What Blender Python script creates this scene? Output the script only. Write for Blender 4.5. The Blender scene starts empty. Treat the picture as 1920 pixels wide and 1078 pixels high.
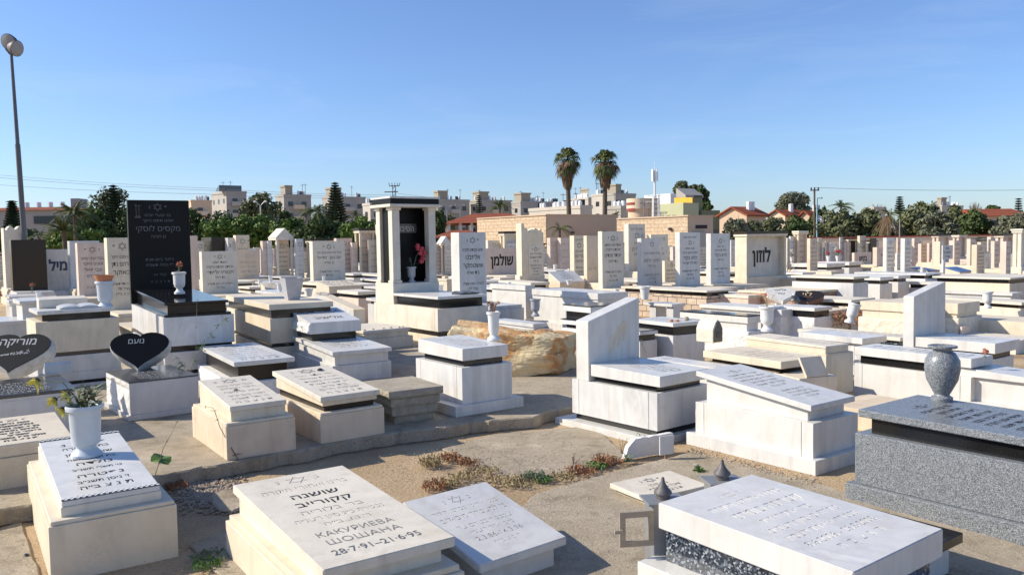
import bpy, bmesh, math, random
from mathutils import Vector, Matrix, noise
R = math.radians
rnd = random.Random(7)
S = bpy.context.scene
COL = S.collection

# ------------------------------------------------------------ camera
CF, PITCH, ROLL, EYE = 1530.0, R(3.24), R(-0.95), 2.0
def ray(px, py):
    dx, dy = px - 960.0, py - 539.0
    c, s = math.cos(ROLL), math.sin(ROLL)
    u, v = dx * c + dy * s, -dx * s + dy * c
    x, y, z = u / CF, 1.0, -v / CF
    c, s = math.cos(PITCH), math.sin(PITCH)
    return Vector((x, y * c + z * s, -y * s + z * c))
def P(px, py, z=0.0):
    r = ray(px, py); t = (z - EYE) / r.z
    return Vector((r.x * t, r.y * t, z))
def PD(px, py, d):
    r = ray(px, py); t = d / r.y
    return Vector((r.x * t, d, EYE + r.z * t))
def proj(p):
    x, y, z = p[0], p[1], p[2] - EYE
    c, s = math.cos(PITCH), math.sin(PITCH)
    yf, zu = y * c - z * s, y * s + z * c
    a, b = CF * x / yf, -CF * zu / yf
    c, s = math.cos(ROLL), math.sin(ROLL)
    return 960 + a * c - b * s, 539 + a * s + b * c
cd = bpy.data.cameras.new('camera'); cam = bpy.data.objects.new('camera', cd); COL.objects.link(cam)
cd.sensor_width = 36; cd.lens = CF / 1920 * 36; cd.clip_start = 0.05; cd.clip_end = 5000
fw = ray(960, 539).normalized(); rt = (ray(961, 539) - ray(960, 539)).normalized(); up = rt.cross(fw)
cam.matrix_world = Matrix.Translation((0, 0, EYE)) @ Matrix((rt, up, -fw)).transposed().to_4x4()
S.camera = cam
# ------------------------------------------------------------ light
SUN_EL, SUN_S = R(33), Vector((1.0, -0.02, 0)).normalized()   # direction the light travels over the ground
w = bpy.data.worlds.new("World"); S.world = w; w.use_nodes = True
nt = w.node_tree; bg = nt.nodes['Background']
sky = nt.nodes.new('ShaderNodeTexSky'); sky.sky_type = 'NISHITA'; sky.sun_disc = False
sky.sun_elevation = SUN_EL; sky.sun_rotation = math.atan2(-SUN_S.x, -SUN_S.y)
sky.air_density = 1.0; sky.dust_density = 0.6; sky.ozone_density = 4.0; sky.altitude = 60
tint = nt.nodes.new('ShaderNodeMix'); tint.data_type = 'RGBA'; tint.blend_type = 'MULTIPLY'; tint.inputs[0].default_value = 1; tint.inputs[7].default_value = (0.87, 0.945, 1.13, 1)
nt.links.new(sky.outputs[0], tint.inputs[6])
wtc = nt.nodes.new('ShaderNodeTexCoord'); wmp = nt.nodes.new('ShaderNodeMapping'); wmp.inputs['Scale'].default_value = (1.5, 1.5, 9)
wn = nt.nodes.new('ShaderNodeTexNoise'); wn.inputs['Scale'].default_value = 1.6; wn.inputs['Detail'].default_value = 7; wn.inputs['Roughness'].default_value = .6; wn.inputs['Distortion'].default_value = .6
wr = nt.nodes.new('ShaderNodeValToRGB'); wr.color_ramp.elements[0].position = .52; wr.color_ramp.elements[0].color = (0, 0, 0, 1); wr.color_ramp.elements[1].position = .85; wr.color_ramp.elements[1].color = (.16, .16, .16, 1)
cl = nt.nodes.new('ShaderNodeMix'); cl.data_type = 'RGBA'; cl.inputs[7].default_value = (6.2, 6.6, 7.2, 1)
nt.links.new(wtc.outputs['Generated'], wmp.inputs[0]); nt.links.new(wmp.outputs[0], wn.inputs[0]); nt.links.new(wn.outputs[0], wr.inputs[0]); nt.links.new(wr.outputs[0], cl.inputs[0])
nt.links.new(tint.outputs[2], cl.inputs[6]); nt.links.new(cl.outputs[2], bg.inputs[0]); bg.inputs[1].default_value = 0.125
sl = bpy.data.lights.new('sun', 'SUN'); sl.energy = 4.7; sl.angle = R(0.53); sl.color = (1.0, 0.915, 0.765)
sun = bpy.data.objects.new('sun', sl); COL.objects.link(sun)
sd = Vector((SUN_S.x * math.cos(SUN_EL), SUN_S.y * math.cos(SUN_EL), -math.sin(SUN_EL)))
sun.rotation_euler = sd.to_track_quat('-Z', 'Y').to_euler(); sun.location = (-20, 0, 20)
S.view_settings.view_transform = 'Standard'; S.view_settings.look = 'None'
S.view_settings.exposure = 0.32; S.view_settings.gamma = 1
S.render.engine = 'CYCLES'

# ------------------------------------------------------------ materials
def nodes(name, rough=0.5, spec=0.5):
    m = bpy.data.materials.new(name); m.use_nodes = True
    t = m.node_tree; b = t.nodes['Principled BSDF']
    b.inputs['Roughness'].default_value = rough
    b.inputs['Specular IOR Level'].default_value = spec
    return m, t, b
def N(t, kind, **kw):
    n = t.nodes.new(kind)
    for k, v in kw.items(): setattr(n, k, v)
    return n
def pos(t, sc=(1, 1, 1), rot=(0, 0, 0)):
    g = N(t, 'ShaderNodeNewGeometry'); mp = N(t, 'ShaderNodeMapping')
    mp.inputs['Scale'].default_value = sc; mp.inputs['Rotation'].default_value = rot
    t.links.new(g.outputs['Position'], mp.inputs['Vector']); return mp.outputs[0]
def noi(t, vec, scale, detail=4, rough=0.55, dist=0.0):
    n = N(t, 'ShaderNodeTexNoise'); n.inputs['Scale'].default_value = scale; n.inputs['Detail'].default_value = detail
    n.inputs['Roughness'].default_value = rough; n.inputs['Distortion'].default_value = dist
    t.links.new(vec, n.inputs['Vector']); return n.outputs[0]
def ramp(t, fac, stops):
    r = N(t, 'ShaderNodeValToRGB'); e = r.color_ramp.elements
    while len(e) < len(stops): e.new(0.5)
    for i, (p, c) in enumerate(stops):
        e[i].position = p; e[i].color = (c[0], c[1], c[2], 1) if hasattr(c, '__len__') else (c, c, c, 1)
    t.links.new(fac, r.inputs[0]); return r.outputs[0]
def mix(t, fac, a, b, mode='MIX'):
    m = N(t, 'ShaderNodeMix', data_type='RGBA', blend_type=mode)
    if isinstance(fac, (int, float)): m.inputs[0].default_value = fac
    else: t.links.new(fac, m.inputs[0])
    for i, v in ((6, a), (7, b)):
        if hasattr(v, '__len__'): m.inputs[i].default_value = (v[0], v[1], v[2], 1)
        else: t.links.new(v, m.inputs[i])
    return m.outputs[2]
def bump(t, b, h, strength=0.3, dist=0.01):
    n = N(t, 'ShaderNodeBump'); n.inputs['Strength'].default_value = strength; n.inputs['Distance'].default_value = dist
    t.links.new(h, n.inputs['Height']); t.links.new(n.outputs[0], b.inputs['Normal'])
M = {}
def marble(key, base, vein, vscale=2.2, rough=0.32, sc=(1.0, 1.0, 0.28), lo=0.5, hi=0.6, speck=None):
    m, t, b = nodes(key, rough, 0.4)
    v = pos(t, sc)
    n1 = noi(t, v, vscale, 6, 0.6, 1.6)
    ridge = ramp(t, n1, [(0.0, 0), (lo - 0.10, 0), (lo, 0.55), (lo + 0.03, 0.3), (hi + 0.10, 0), (1, 0)])
    n2 = noi(t, pos(t), 0.9, 3)
    fac = mix(t, 1.0, ridge, ramp(t, n2, [(0.35, 0.15), (0.65, 1)]), 'MULTIPLY')
    c = mix(t, fac, base, vein)
    if 'marble' in key:
        sv = ramp(t, noi(t, pos(t, (7, 7, .35)), 1.0, 4, .6, .4), [(.50, 0), (.62, 1), (.70, .2), (1, .6)])
        sm = ramp(t, noi(t, pos(t), .55, 2), [(.46, 0), (.60, .32)])
        c = mix(t, mix(t, 1.0, sv, sm, 'MULTIPLY'), c, vein)
    n3 = noi(t, pos(t), 5, 5)
    c = mix(t, 0.35, c, mix(t, 1.0, c, ramp(t, n3, [(0.3, 0.78), (0.7, 1.05)]), 'MULTIPLY'))
    if speck:
        n4 = noi(t, pos(t, (1, 1, 2.5)), 26, 8, 0.7, 2.2)
        sp = ramp(t, n4, [(0.0, 0), (0.485, 0), (0.5, 1), (0.515, 0), (1, 0)])
        msk = ramp(t, noi(t, pos(t), 3.1, 3), [(0.5, 0), (0.62, 1)])
        c = mix(t, mix(t, 1.0, sp, msk, 'MULTIPLY'), c, speck)
    # dirt runs
    st = ramp(t, noi(t, pos(t, (9, 9, 0.6)), 1.0, 5), [(0.55, 0), (0.8, 1)])
    c = mix(t, mix(t, 0.45, (0, 0, 0), st), c, (base[0] * 0.60, base[1] * 0.55, base[2] * 0.47))
    bl = ramp(t, noi(t, pos(t), 3.7, 8, 0.72), [(0.54, 0), (0.72, 1)])
    c = mix(t, mix(t, 0.28, (0, 0, 0), bl), c, (base[0] * 0.68, base[1] * 0.60, base[2] * 0.48))
    t.links.new(c, b.inputs['Base Color'])
    bump(t, b, noi(t, pos(t), 26, 7, .7), 0.22, 0.006)
    M[key] = m; return m
marble('white_marble', (0.71, 0.685, 0.63), (0.50, 0.495, 0.49), 1.5)
marble('white_marble_veined', (0.71, 0.69, 0.65), (0.38, 0.39, 0.41), 2.0, lo=0.49, hi=0.6)
marble('grey_marble', (0.64, 0.625, 0.595), (0.44, 0.445, 0.46), 2.0)
marble('cream_limestone', (0.75, 0.65, 0.49), (0.58, 0.49, 0.36), 1.6, 0.6, speck=(0.33, 0.29, 0.24))
marble('pale_limestone', (0.75, 0.68, 0.555), (0.60, 0.53, 0.43), 1.8, 0.6, speck=(0.36, 0.33, 0.29))
marble('warm_limestone', (0.74, 0.61, 0.45), (0.56, 0.44, 0.31), 1.3, 0.65)
marble('pink_limestone', (0.72, 0.58, 0.47), (0.56, 0.42, 0.34), 1.5, 0.6)
def granite(key, stops, rough=0.25, scale=160, spec=0.5):
    m, t, b = nodes(key, rough, spec)
    v = N(t, 'ShaderNodeTexVoronoi'); v.inputs['Scale'].default_value = scale
    t.links.new(pos(t), v.inputs['Vector'])
    sx = N(t, 'ShaderNodeSeparateColor'); t.links.new(v.outputs['Color'], sx.inputs[0])
    t.links.new(ramp(t, sx.outputs[0], stops), b.inputs['Base Color'])
    M[key] = m; return m
granite('black_granite', [(0, 0.007), (0.7, 0.012), (1, 0.022)], 0.12, 400, 0.45)
granite('brown_black_granite', [(0, (0.02, 0.014, 0.01)), (1, (0.035, 0.025, 0.018))], 0.25, 300, 0.3)
granite('grey_granite', [(0, (0.04, .045, .05)), (0.25, (0.10, .11, .12)), (0.6, (0.21, .225, .24)), (1, (0.40, .42, .43))], 0.35, 260)
granite('slate_face', [(0, 0.014), (1, 0.035)], 0.5, 300, 0.1)
granite('black_stone', [(0, 0.006), (1, 0.014)], 0.35, 300, 0.15)
granite('blue_granite', [(0, (0.01, 0.014, 0.022)), (0.45, (0.035, 0.045, 0.06)), (0.8, (0.10, 0.12, 0.15)), (1, (0.4, 0.42, 0.45))], 0.15, 90)
granite('dark_grey_granite', [(0, 0.035), (0.6, 0.07), (1, 0.13)], 0.16, 260)
def plain(key, col, rough=0.5, metal=0.0, var=0.25, scale=6, spec=0.5, bmp=0.15, bs=40, bd=0.004):
    m, t, b = nodes(key, rough, spec); b.inputs['Metallic'].default_value = metal
    c = ramp(t, noi(t, pos(t), scale, 6, 0.6), [(0.25, tuple(x * (1 - var) for x in col)), (0.75, tuple(min(1, x * (1 + var * 0.6)) for x in col))])
    t.links.new(c, b.inputs['Base Color'])
    if bmp: bump(t, b, noi(t, pos(t), bs, 5), bmp, bd)
    M[key] = m; return m
plain('rough_white_stone', (0.76, 0.74, 0.70), 0.85, var=0.15, scale=14, bmp=0.5, bs=50, bd=0.01)
plain('rough_cream_stone', (0.74, 0.66, 0.53), 0.85, var=0.2, scale=12, bmp=0.5, bs=50, bd=0.01)
plain('rough_red_stone', (0.20, 0.10, 0.075), 0.8, var=0.4, scale=20, bmp=0.5, bs=60, bd=0.01)
plain('letter_black', (0.016, 0.015, 0.014), 0.6, var=0.1, bmp=0)
plain('letter_grey', (0.24, 0.23, 0.22), 0.7, var=0.3, bmp=0)
plain('letter_pale', (0.45, 0.45, 0.44), 0.6, var=0.1, bmp=0)
plain('letter_dim', (0.13, 0.13, 0.13), 0.5, var=0.1, bmp=0)
plain('letter_gold', (0.55, 0.42, 0.22), 0.4, var=0.1, bmp=0)
plain('letter_faint', (0.42, 0.38, 0.33), 0.7, var=0.2, bmp=0)
plain('letter_blue', (0.05, 0.07, 0.12), 0.6, var=0.1, bmp=0)
plain('old_concrete', (0.38, 0.33, 0.25), 0.9, var=0.3, scale=9, bmp=0.6, bs=45, bd=0.012)
plain('concrete_slab', (0.40, 0.365, 0.30), 0.92, var=0.22, scale=3.2, bmp=0.5, bs=60, bd=0.01)
plain('clod', (0.34, 0.27, 0.20), 0.95, var=0.3, scale=20, bmp=0.5)
plain('pebble', (0.42, 0.36, 0.28), 0.9, var=0.4, scale=30, bmp=0.3)
plain('brown_metal', (0.40, 0.33, 0.25), 0.55, 0.3, var=0.3)
plain('lead', (0.13, 0.12, 0.12), 0.6, 0.4, var=0.35, scale=30)
plain('grey_steel', (0.28, 0.28, 0.28), 0.5, 0.3, var=0.2)
plain('shaded_heart_stone', (0.50, 0.50, 0.49), 0.85, var=0.3, scale=14, bmp=0.6, bs=40, bd=0.015)  # white heart stones, with the shade on their rims mixed into the grey
plain('pole_paint', (0.11, 0.115, 0.12), 0.5, 0.2, var=0.15, scale=3)
plain('white_paint', (0.78, 0.78, 0.77), 0.5, var=0.06)
plain('vase_white', (0.72, 0.71, 0.68), 0.55, var=0.12, scale=10)
plain('vase_bluegrey', (0.55, 0.60, 0.63), 0.5, var=0.1, scale=10)
plain('vase_grey', (0.42, 0.42, 0.43), 0.5, var=0.12, scale=10)
plain('terracotta', (0.50, 0.20, 0.09), 0.8, var=0.2)
plain('flower_red', (0.62, 0.03, 0.05), 0.6, var=0.3, scale=40, bmp=0)
plain('flower_orange', (0.55, 0.20, 0.12), 0.7, var=0.4, scale=40, bmp=0)
plain('flower_pink', (0.65, 0.10, 0.12), 0.6, var=0.3, scale=40, bmp=0)
plain('flower_yellow', (0.62, 0.56, 0.10), 0.7, var=0.3, scale=40, bmp=0)
plain('flower_white', (0.75, 0.70, 0.62), 0.7, var=0.3, scale=40, bmp=0)
plain('dry_plant', (0.32, 0.15, 0.07), 0.9, var=0.5, scale=30, bmp=0)
plain('dry_straw', (0.38, 0.30, 0.16), 0.9, var=0.4, scale=30, bmp=0)
plain('twig', (0.10, 0.075, 0.05), 0.9, var=0.3, bmp=0)
plain('leaf_fresh', (0.10, 0.20, 0.04), 0.6, var=0.5, scale=25, bmp=0)
plain('leaf_dull', (0.16, 0.20, 0.11), 0.7, var=0.4, scale=25, bmp=0)
plain('cream_plaster', (0.70, 0.56, 0.40), 0.9, var=0.08, scale=1.5, bmp=0.1)  # warm cream wall plaster, its own colour
plain('tan_plaster', (0.55, 0.41, 0.29), 0.9, var=0.06, scale=1.0, bmp=0.1)
plain('grey_plaster', (0.40, 0.37, 0.325), 0.9, var=0.10, scale=0.5, bmp=0.1)
plain('pale_plaster', (0.50, 0.455, 0.39), 0.9, var=0.10, scale=0.5, bmp=0.1)
plain('green_plaster', (0.46, 0.47, 0.29), 0.9, var=0.06, scale=0.8, bmp=0)
plain('olive_plaster', (0.22, 0.22, 0.12), 0.9, var=0.06, scale=0.8, bmp=0)
plain('orange_panel', (0.85, 0.42, 0.03), 0.6, var=0.05, scale=1, bmp=0)
plain('peach_plaster', (0.68, 0.50, 0.34), 0.9, var=0.06, scale=1, bmp=0)
plain('brick_red', (0.30, 0.05, 0.04), 0.8, var=0.2, scale=1, bmp=0)
plain('dark_glass', (0.03, 0.035, 0.045), 0.15, var=0.2, bmp=0)
plain('dark_void', (0.035, 0.03, 0.028), 0.9, var=0.2, bmp=0)
plain('blue_paint', (0.05, 0.09, 0.28), 0.6, var=0.1, bmp=0)
plain('blue_cover', (0.09, 0.16, 0.34), 0.35, var=0.1, bmp=0)
plain('cyan_pole', (0.25, 0.42, 0.50), 0.5, var=0.1, bmp=0)
plain('trunk', (0.13, 0.10, 0.075), 0.95, var=0.4, scale=8, bmp=0.6, bs=12, bd=0.03)
plain('palm_skirt', (0.20, 0.13, 0.075), 0.95, var=0.5, scale=6, bmp=0)
def leafmat(key, a, b_, sc=0.9):
    m, t, b = nodes(key, 0.65, 0.25)
    c = ramp(t, noi(t, pos(t), sc, 4), [(0.3, a), (0.7, b_)])
    t.links.new(c, b.inputs['Base Color']); M[key] = m
leafmat('foliage_dark', (0.038, 0.060, 0.018), (0.10, 0.14, 0.042))
leafmat('foliage_green', (0.065, 0.11, 0.02), (0.17, 0.25, 0.05))
leafmat('foliage_olive', (0.085, 0.10, 0.042), (0.20, 0.21, 0.10))
leafmat('foliage_grey', (0.09, 0.10, 0.06), (0.22, 0.225, 0.14))
leafmat('foliage_pine', (0.018, 0.032, 0.018), (0.045, 0.070, 0.035))
leafmat('foliage_palm', (0.055, 0.075, 0.022), (0.14, 0.16, 0.05), 2.5)
leafmat('foliage_bare', (0.16, 0.13, 0.10), (0.22, 0.19, 0.15))
def bricks(key, c1, c2, mortar, w_, h_, msize=0.012, bmp=0.5, rough=0.9, ang=36.5):
    m, t, b = nodes(key, rough, 0.2)
    tc = N(t, 'ShaderNodeTexCoord'); mp = N(t, 'ShaderNodeMapping')
    g = N(t, 'ShaderNodeSeparateXYZ'); cb = N(t, 'ShaderNodeCombineXYZ'); ad = N(t, 'ShaderNodeMath', operation='ADD')
    t.links.new(tc.outputs['Object'], g.inputs[0]); t.links.new(g.outputs[0], ad.inputs[0]); t.links.new(g.outputs[1], ad.inputs[1])
    t.links.new(ad.outputs[0], cb.inputs[0]); t.links.new(g.outputs[2], cb.inputs[1])
    br = N(t, 'ShaderNodeTexBrick'); t.links.new(cb.outputs[0], br.inputs['Vector'])
    br.inputs['Scale'].default_value = 1; br.inputs['Brick Width'].default_value = w_; br.inputs['Row Height'].default_value = h_
    br.inputs['Mortar Size'].default_value = msize
    br.inputs['Color1'].default_value = (*c1, 1); br.inputs['Color2'].default_value = (*c2, 1); br.inputs['Mortar'].default_value = (*mortar, 1)
    c = mix(t, 1.0, br.outputs[0], ramp(t, noi(t, pos(t), 6, 5), [(0.3, 0.8), (0.7, 1.12)]), 'MULTIPLY')
    t.links.new(c, b.inputs['Base Color'])
    h = mix(t, 0.6, br.outputs[1], noi(t, pos(t), 18, 5))
    iv = N(t, 'ShaderNodeInvert'); t.links.new(h, iv.inputs[1])
    bump(t, b, iv.outputs[0], bmp, 0.03); M[key] = m
bricks('stone_cladding', (0.62, 0.47, 0.32), (0.56, 0.42, 0.28), (0.40, 0.30, 0.21), 0.6, 0.22, 0.012, 0.8)
bricks('brick_tiles', (0.52, 0.34, 0.22), (0.30, 0.17, 0.12), (0.50, 0.38, 0.28), 0.17, 0.085, 0.006, 0.4)
bricks('split_stone', (0.62, 0.50, 0.38), (0.48, 0.36, 0.26), (0.16, 0.12, 0.10), 0.30, 0.15, 0.008, 0.9)
bricks('roof_tiles', (0.36, 0.105, 0.05), (0.29, 0.08, 0.04), (0.15, 0.04, 0.02), 0.25, 0.3, 0.02, 0.5)
# sandstone boulder
m, t, b = nodes('boulder_stone', 0.9, 0.2)
n1 = noi(t, pos(t), 1.7, 5, 0.6, 0.3)
c = ramp(t, n1, [(0.30, (0.72, 0.60, 0.38)), (0.46, (0.70, 0.54, 0.31)), (0.54, (0.56, 0.27, 0.10)), (0.62, (0.68, 0.48, 0.26)), (0.8, (0.50, 0.27, 0.12))])
t.links.new(c, b.inputs['Base Color']); bump(t, b, noi(t, pos(t), 7, 10, 0.68), 0.8, 0.05); M['boulder_stone'] = m
# ground
m, t, b = nodes('ground_dirt', 0.97, 0.15)
c = ramp(t, noi(t, pos(t), 0.9, 6, 0.6), [(0.3, (0.36, 0.25, 0.15)), (0.52, (0.54, 0.40, 0.245)), (0.8, (0.68, 0.52, 0.33))])
c = mix(t, 1.0, c, ramp(t, noi(t, pos(t), 45, 6, 0.7), [(0.3, 0.62), (0.55, 1.0), (0.8, 1.12)]), 'MULTIPLY')
t.links.new(c, b.inputs['Base Color']); bump(t, b, noi(t, pos(t), 28, 9, 0.7), 0.8, 0.03); M['ground_dirt'] = m
m, t, b = nodes('pave_concrete', 0.93, 0.2)
c = ramp(t, noi(t, pos(t), 2.0, 7, 0.65), [(0.30, (0.30, 0.24, 0.16)), (0.42, (0.45, 0.375, 0.27)), (0.58, (0.52, 0.435, 0.32)), (0.72, (0.64, 0.55, 0.42))])
c = mix(t, 1.0, c, ramp(t, noi(t, pos(t), 90, 5, 0.7), [(0.3, 0.72), (0.6, 1.05)]), 'MULTIPLY')
stn = ramp(t, noi(t, pos(t), 5.5, 8, 0.7, 0.8), [(0.52, 0), (0.6, 1)])
c = mix(t, mix(t, 0.30, (0, 0, 0), stn), c, (0.20, 0.17, 0.13))
crk = ramp(t, noi(t, pos(t), 2.3, 3, 0.5, 2.5), [(0.0, 0), (0.4955, 0), (0.5, 1), (0.5045, 0), (1, 0)])
c = mix(t, mix(t, 0.7, (0, 0, 0), crk), c, (0.12, 0.10, 0.08))
ag = ramp(t, noi(t, pos(t), 38, 3, 0.5), [(0.60, 0), (0.64, 1)])
c = mix(t, mix(t, 1.0, ag, ramp(t, noi(t, pos(t), 1.3, 2), [(0.45, 0), (0.6, 0.7)]), 'MULTIPLY'), c, (0.62, 0.55, 0.45))
t.links.new(c, b.inputs['Base Color']); bump(t, b, noi(t, pos(t), 55, 8, 0.75), 0.9, 0.02); M['pave_concrete'] = m
# terrazzo-like gravel slab
granite('gravel_slab', [(0, (0.16, 0.14, 0.12)), (0.5, (0.45, 0.40, 0.34)), (1, (0.75, 0.70, 0.63))], 0.9, 45, 0.2)

# ------------------------------------------------------------ mesh helpers
class MB:
    def __init__(s): s.v = []; s.f = []
    def add(s, vs, fs, Mx=None):
        o = len(s.v)
        s.v += [tuple(Mx @ Vector(v)) if Mx else tuple(v) for v in vs]
        s.f += [tuple(i + o for i in f) for f in fs]
    def hexa(s, x0, x1, y0, y1, f0, f1, b0=None, b1=None, Mx=None):
        """box whose front (y0) runs f0..f1 in z and whose back (y1) runs b0..b1"""
        b0 = f0 if b0 is None else b0; b1 = f1 if b1 is None else b1
        s.add([(x0, y0, f0), (x1, y0, f0), (x1, y1, b0), (x0, y1, b0), (x0, y0, f1), (x1, y0, f1), (x1, y1, b1), (x0, y1, b1)],
              [(0, 3, 2, 1), (4, 5, 6, 7), (0, 1, 5, 4), (1, 2, 6, 5), (2, 3, 7, 6), (3, 0, 4, 7)], Mx)
    def lathe(s, prof, seg=24, Mx=None, cx=0, cy=0):
        vs = []; fs = []
        for r, z in prof:
            for k in range(seg):
                a = 2 * math.pi * k / seg; vs.append((cx + r * math.cos(a), cy + r * math.sin(a), z))
        for i in range(len(prof) - 1):
            for k in range(seg):
                a = i * seg + k; b_ = i * seg + (k + 1) % seg
                fs.append((a, b_, b_ + seg, a + seg))
        fs.append(tuple(range(seg))[::-1]); n = (len(prof) - 1) * seg; fs.append(tuple(range(n, n + seg)))
        s.add(vs, fs, Mx)
    def tube(s, pts, r, seg=6, r1=None):
        pts = [Vector(p) for p in pts]; vs = []; fs = []; n = len(pts)
        for i, p in enumerate(pts):
            d = (pts[min(i + 1, n - 1)] - pts[max(i - 1, 0)]).normalized()
            a = d.cross(Vector((0, 0, 1))); a = a.normalized() if a.length > 0.05 else d.cross(Vector((0, 1, 0))).normalized()
            b_ = d.cross(a); rr = r if r1 is None else r + (r1 - r) * i / (n - 1)
            for k in range(seg):
                t_ = 2 * math.pi * k / seg; vs.append(p + (a * math.cos(t_) + b_ * math.sin(t_)) * rr)
        for i in range(n - 1):
            for k in range(seg):
                x = i * seg + k; y = i * seg + (k + 1) % seg; fs.append((x, y, y + seg, x + seg))
        fs.append(tuple(range(seg))[::-1]); fs.append(tuple(range((n - 1) * seg, n * seg)))
        s.add(vs, fs)
    def prism(s, poly, h0, h1, Mx=None):
        n = len(poly)
        s.add([(x, y, h0) for x, y in poly] + [(x, y, h1) for x, y in poly],
              [tuple(range(n))[::-1], tuple(range(n, 2 * n))] + [(i, (i + 1) % n, n + (i + 1) % n, n + i) for i in range(n)], Mx)
    def quad(s, a, b, c, d): s.add([a, b, c, d], [(0, 1, 2, 3)])
    def build(s, name, mat, parent=None, bev=0.0, smooth=False, seg=1):
        me = bpy.data.meshes.new(name); me.from_pydata(s.v, [], s.f); me.update()
        bm = bmesh.new(); bm.from_mesh(me)
        if len(s.f) < 20000: bmesh.ops.recalc_face_normals(bm, faces=[f for f in bm.faces]) if bev or smooth else None
        if bev:
            es = [e for e in bm.edges if e.is_manifold and e.calc_face_angle(0) > 0.5]
            bmesh.ops.bevel(bm, geom=es, offset=bev, segments=seg, affect='EDGES', clamp_overlap=True)
        if smooth:
            for f in bm.faces: f.smooth = True
            for e in bm.edges:
                if e.is_manifold and e.calc_face_angle(0) > 0.7: e.smooth = False
        bm.to_mesh(me); bm.free()
        me.materials.append(M[mat]); o = bpy.data.objects.new(name, me); COL.objects.link(o)
        if parent: o.parent = parent
        return o
def tag(o, label=None, cat=None, group=None, kind=None):
    if label: o['label'] = label
    if cat: o['category'] = cat
    if group: o['group'] = group
    if kind: o['kind'] = kind
    return o
def thing(name, label, cat, loc=(0, 0, 0), rz=0, group=None):
    o = bpy.data.objects.new(name, None); o.empty_display_size = 0.2; COL.objects.link(o)
    o.location = loc; o.rotation_euler = (0, 0, rz); return tag(o, label, cat, group)
def copy_tree(o, parent=None):
    c = o.copy(); COL.objects.link(c)
    if parent: c.parent = parent
    for ch in list(o.children): copy_tree(ch, c)
    return c
def rough_block(x0, x1, y0, y1, z0, z1, mat, name, parent, amp=0.012, cell=0.035, sides='lr', seed=0):
    """block with chiselled sides"""
    b = MB()
    def grid(o, u, v, nrm, amp_):
        nu = max(2, int(u.length / cell)); nv = max(2, int(v.length / cell)); vs = []; fs = []
        for j in range(nv + 1):
            for i in range(nu + 1):
                p = o + u * (i / nu) + v * (j / nv)
                e = 0 if i in (0, nu) or j in (0, nv) else 1
                if amp_:
                    q = p * 9 + Vector((seed, seed * 2, 0))
                    p = p + nrm * amp_ * (e * (noise.noise(q) + 0.6 * noise.noise(q * 2.7) + 0.55) + 0.15 * noise.noise(q * 3))
                vs.append(p)
        for j in range(nv):
            for i in range(nu):
                a = j * (nu + 1) + i; fs.append((a, a + 1, a + nu + 2, a + nu + 1))
        b.add(vs, fs)
    V = Vector; X = V((x1 - x0, 0, 0)); Y = V((0, y1 - y0, 0)); Z = V((0, 0, z1 - z0))
    A = lambda s_: amp if s_ in sides else 0
    grid(V((x0, y0, z0)), X, Z, V((0, -1, 0)), A('f')); grid(V((x1, y0, z0)), Y, Z, V((1, 0, 0)), A('r'))
    grid(V((x1, y1, z0)), -X, Z, V((0, 1, 0)), A('b')); grid(V((x0, y1, z0)), -Y, Z, V((-1, 0, 0)), A('l'))
    grid(V((x0, y0, z1)), X, Y, V((0, 0, 1)), A('t'))
    return b.build(name, mat, parent)

# ------------------------------------------------------------ lettering
_tc = {}
def visual(s):
    if not any('\u0590' <= c <= '\u05ff' for c in s): return s
    s = s[::-1]; out = ''; run = ''
    for c in s:
        if c.isdigit() or (c in '.-·–' and run): run += c
        else: out += run[::-1] + c; run = ''
    return out + run[::-1]
def glyphs(s, res=2, bold=0.0):
    bold *= 0.4; k = (s, res, bold)
    if k in _tc: return _tc[k]
    cu = bpy.data.curves.new('text', 'FONT'); cu.body = visual(s); cu.size = 1.0; cu.align_x = 'CENTER'
    cu.resolution_u = res; cu.offset = bold; cu.fill_mode = 'FRONT'
    ob = bpy.data.objects.new('text', cu); COL.objects.link(ob)
    dg = bpy.context.evaluated_depsgraph_get(); me = bpy.data.meshes.new_from_object(ob.evaluated_get(dg))
    vs = [tuple(v.co) for v in me.vertices]; fs = [tuple(p.vertices) for p in me.polygons]
    bpy.data.objects.remove(ob); bpy.data.curves.remove(cu); bpy.data.meshes.remove(me)
    if vs:
        x0 = min(v[0] for v in vs); x1 = max(v[0] for v in vs); cx = (x0 + x1) / 2
        vs = [(v[0] - cx, v[1], 0) for v in vs]; wd = x1 - x0
    else: wd = 0.1
    _tc[k] = (vs, fs, wd); return _tc[k]
def star(b, cx, cy, r, wl, Mx):
    for sgn in (1, -1):
        o = [(cx + r * math.sin(2 * math.pi * k / 3) , cy + sgn * r * math.cos(2 * math.pi * k / 3), 0.0002 * sgn) for k in range(3)]
        i_ = [(cx + (p[0] - cx) * (1 - 2 * wl / r), cy + (p[1] - cy) * (1 - 2 * wl / r), p[2]) for p in o]
        fs = [(k, (k + 1) % 3, 3 + (k + 1) % 3, 3 + k) for k in range(3)]
        if sgn < 0: fs = [f[::-1] for f in fs]
        b.add(o + i_, fs, Mx)
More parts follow.
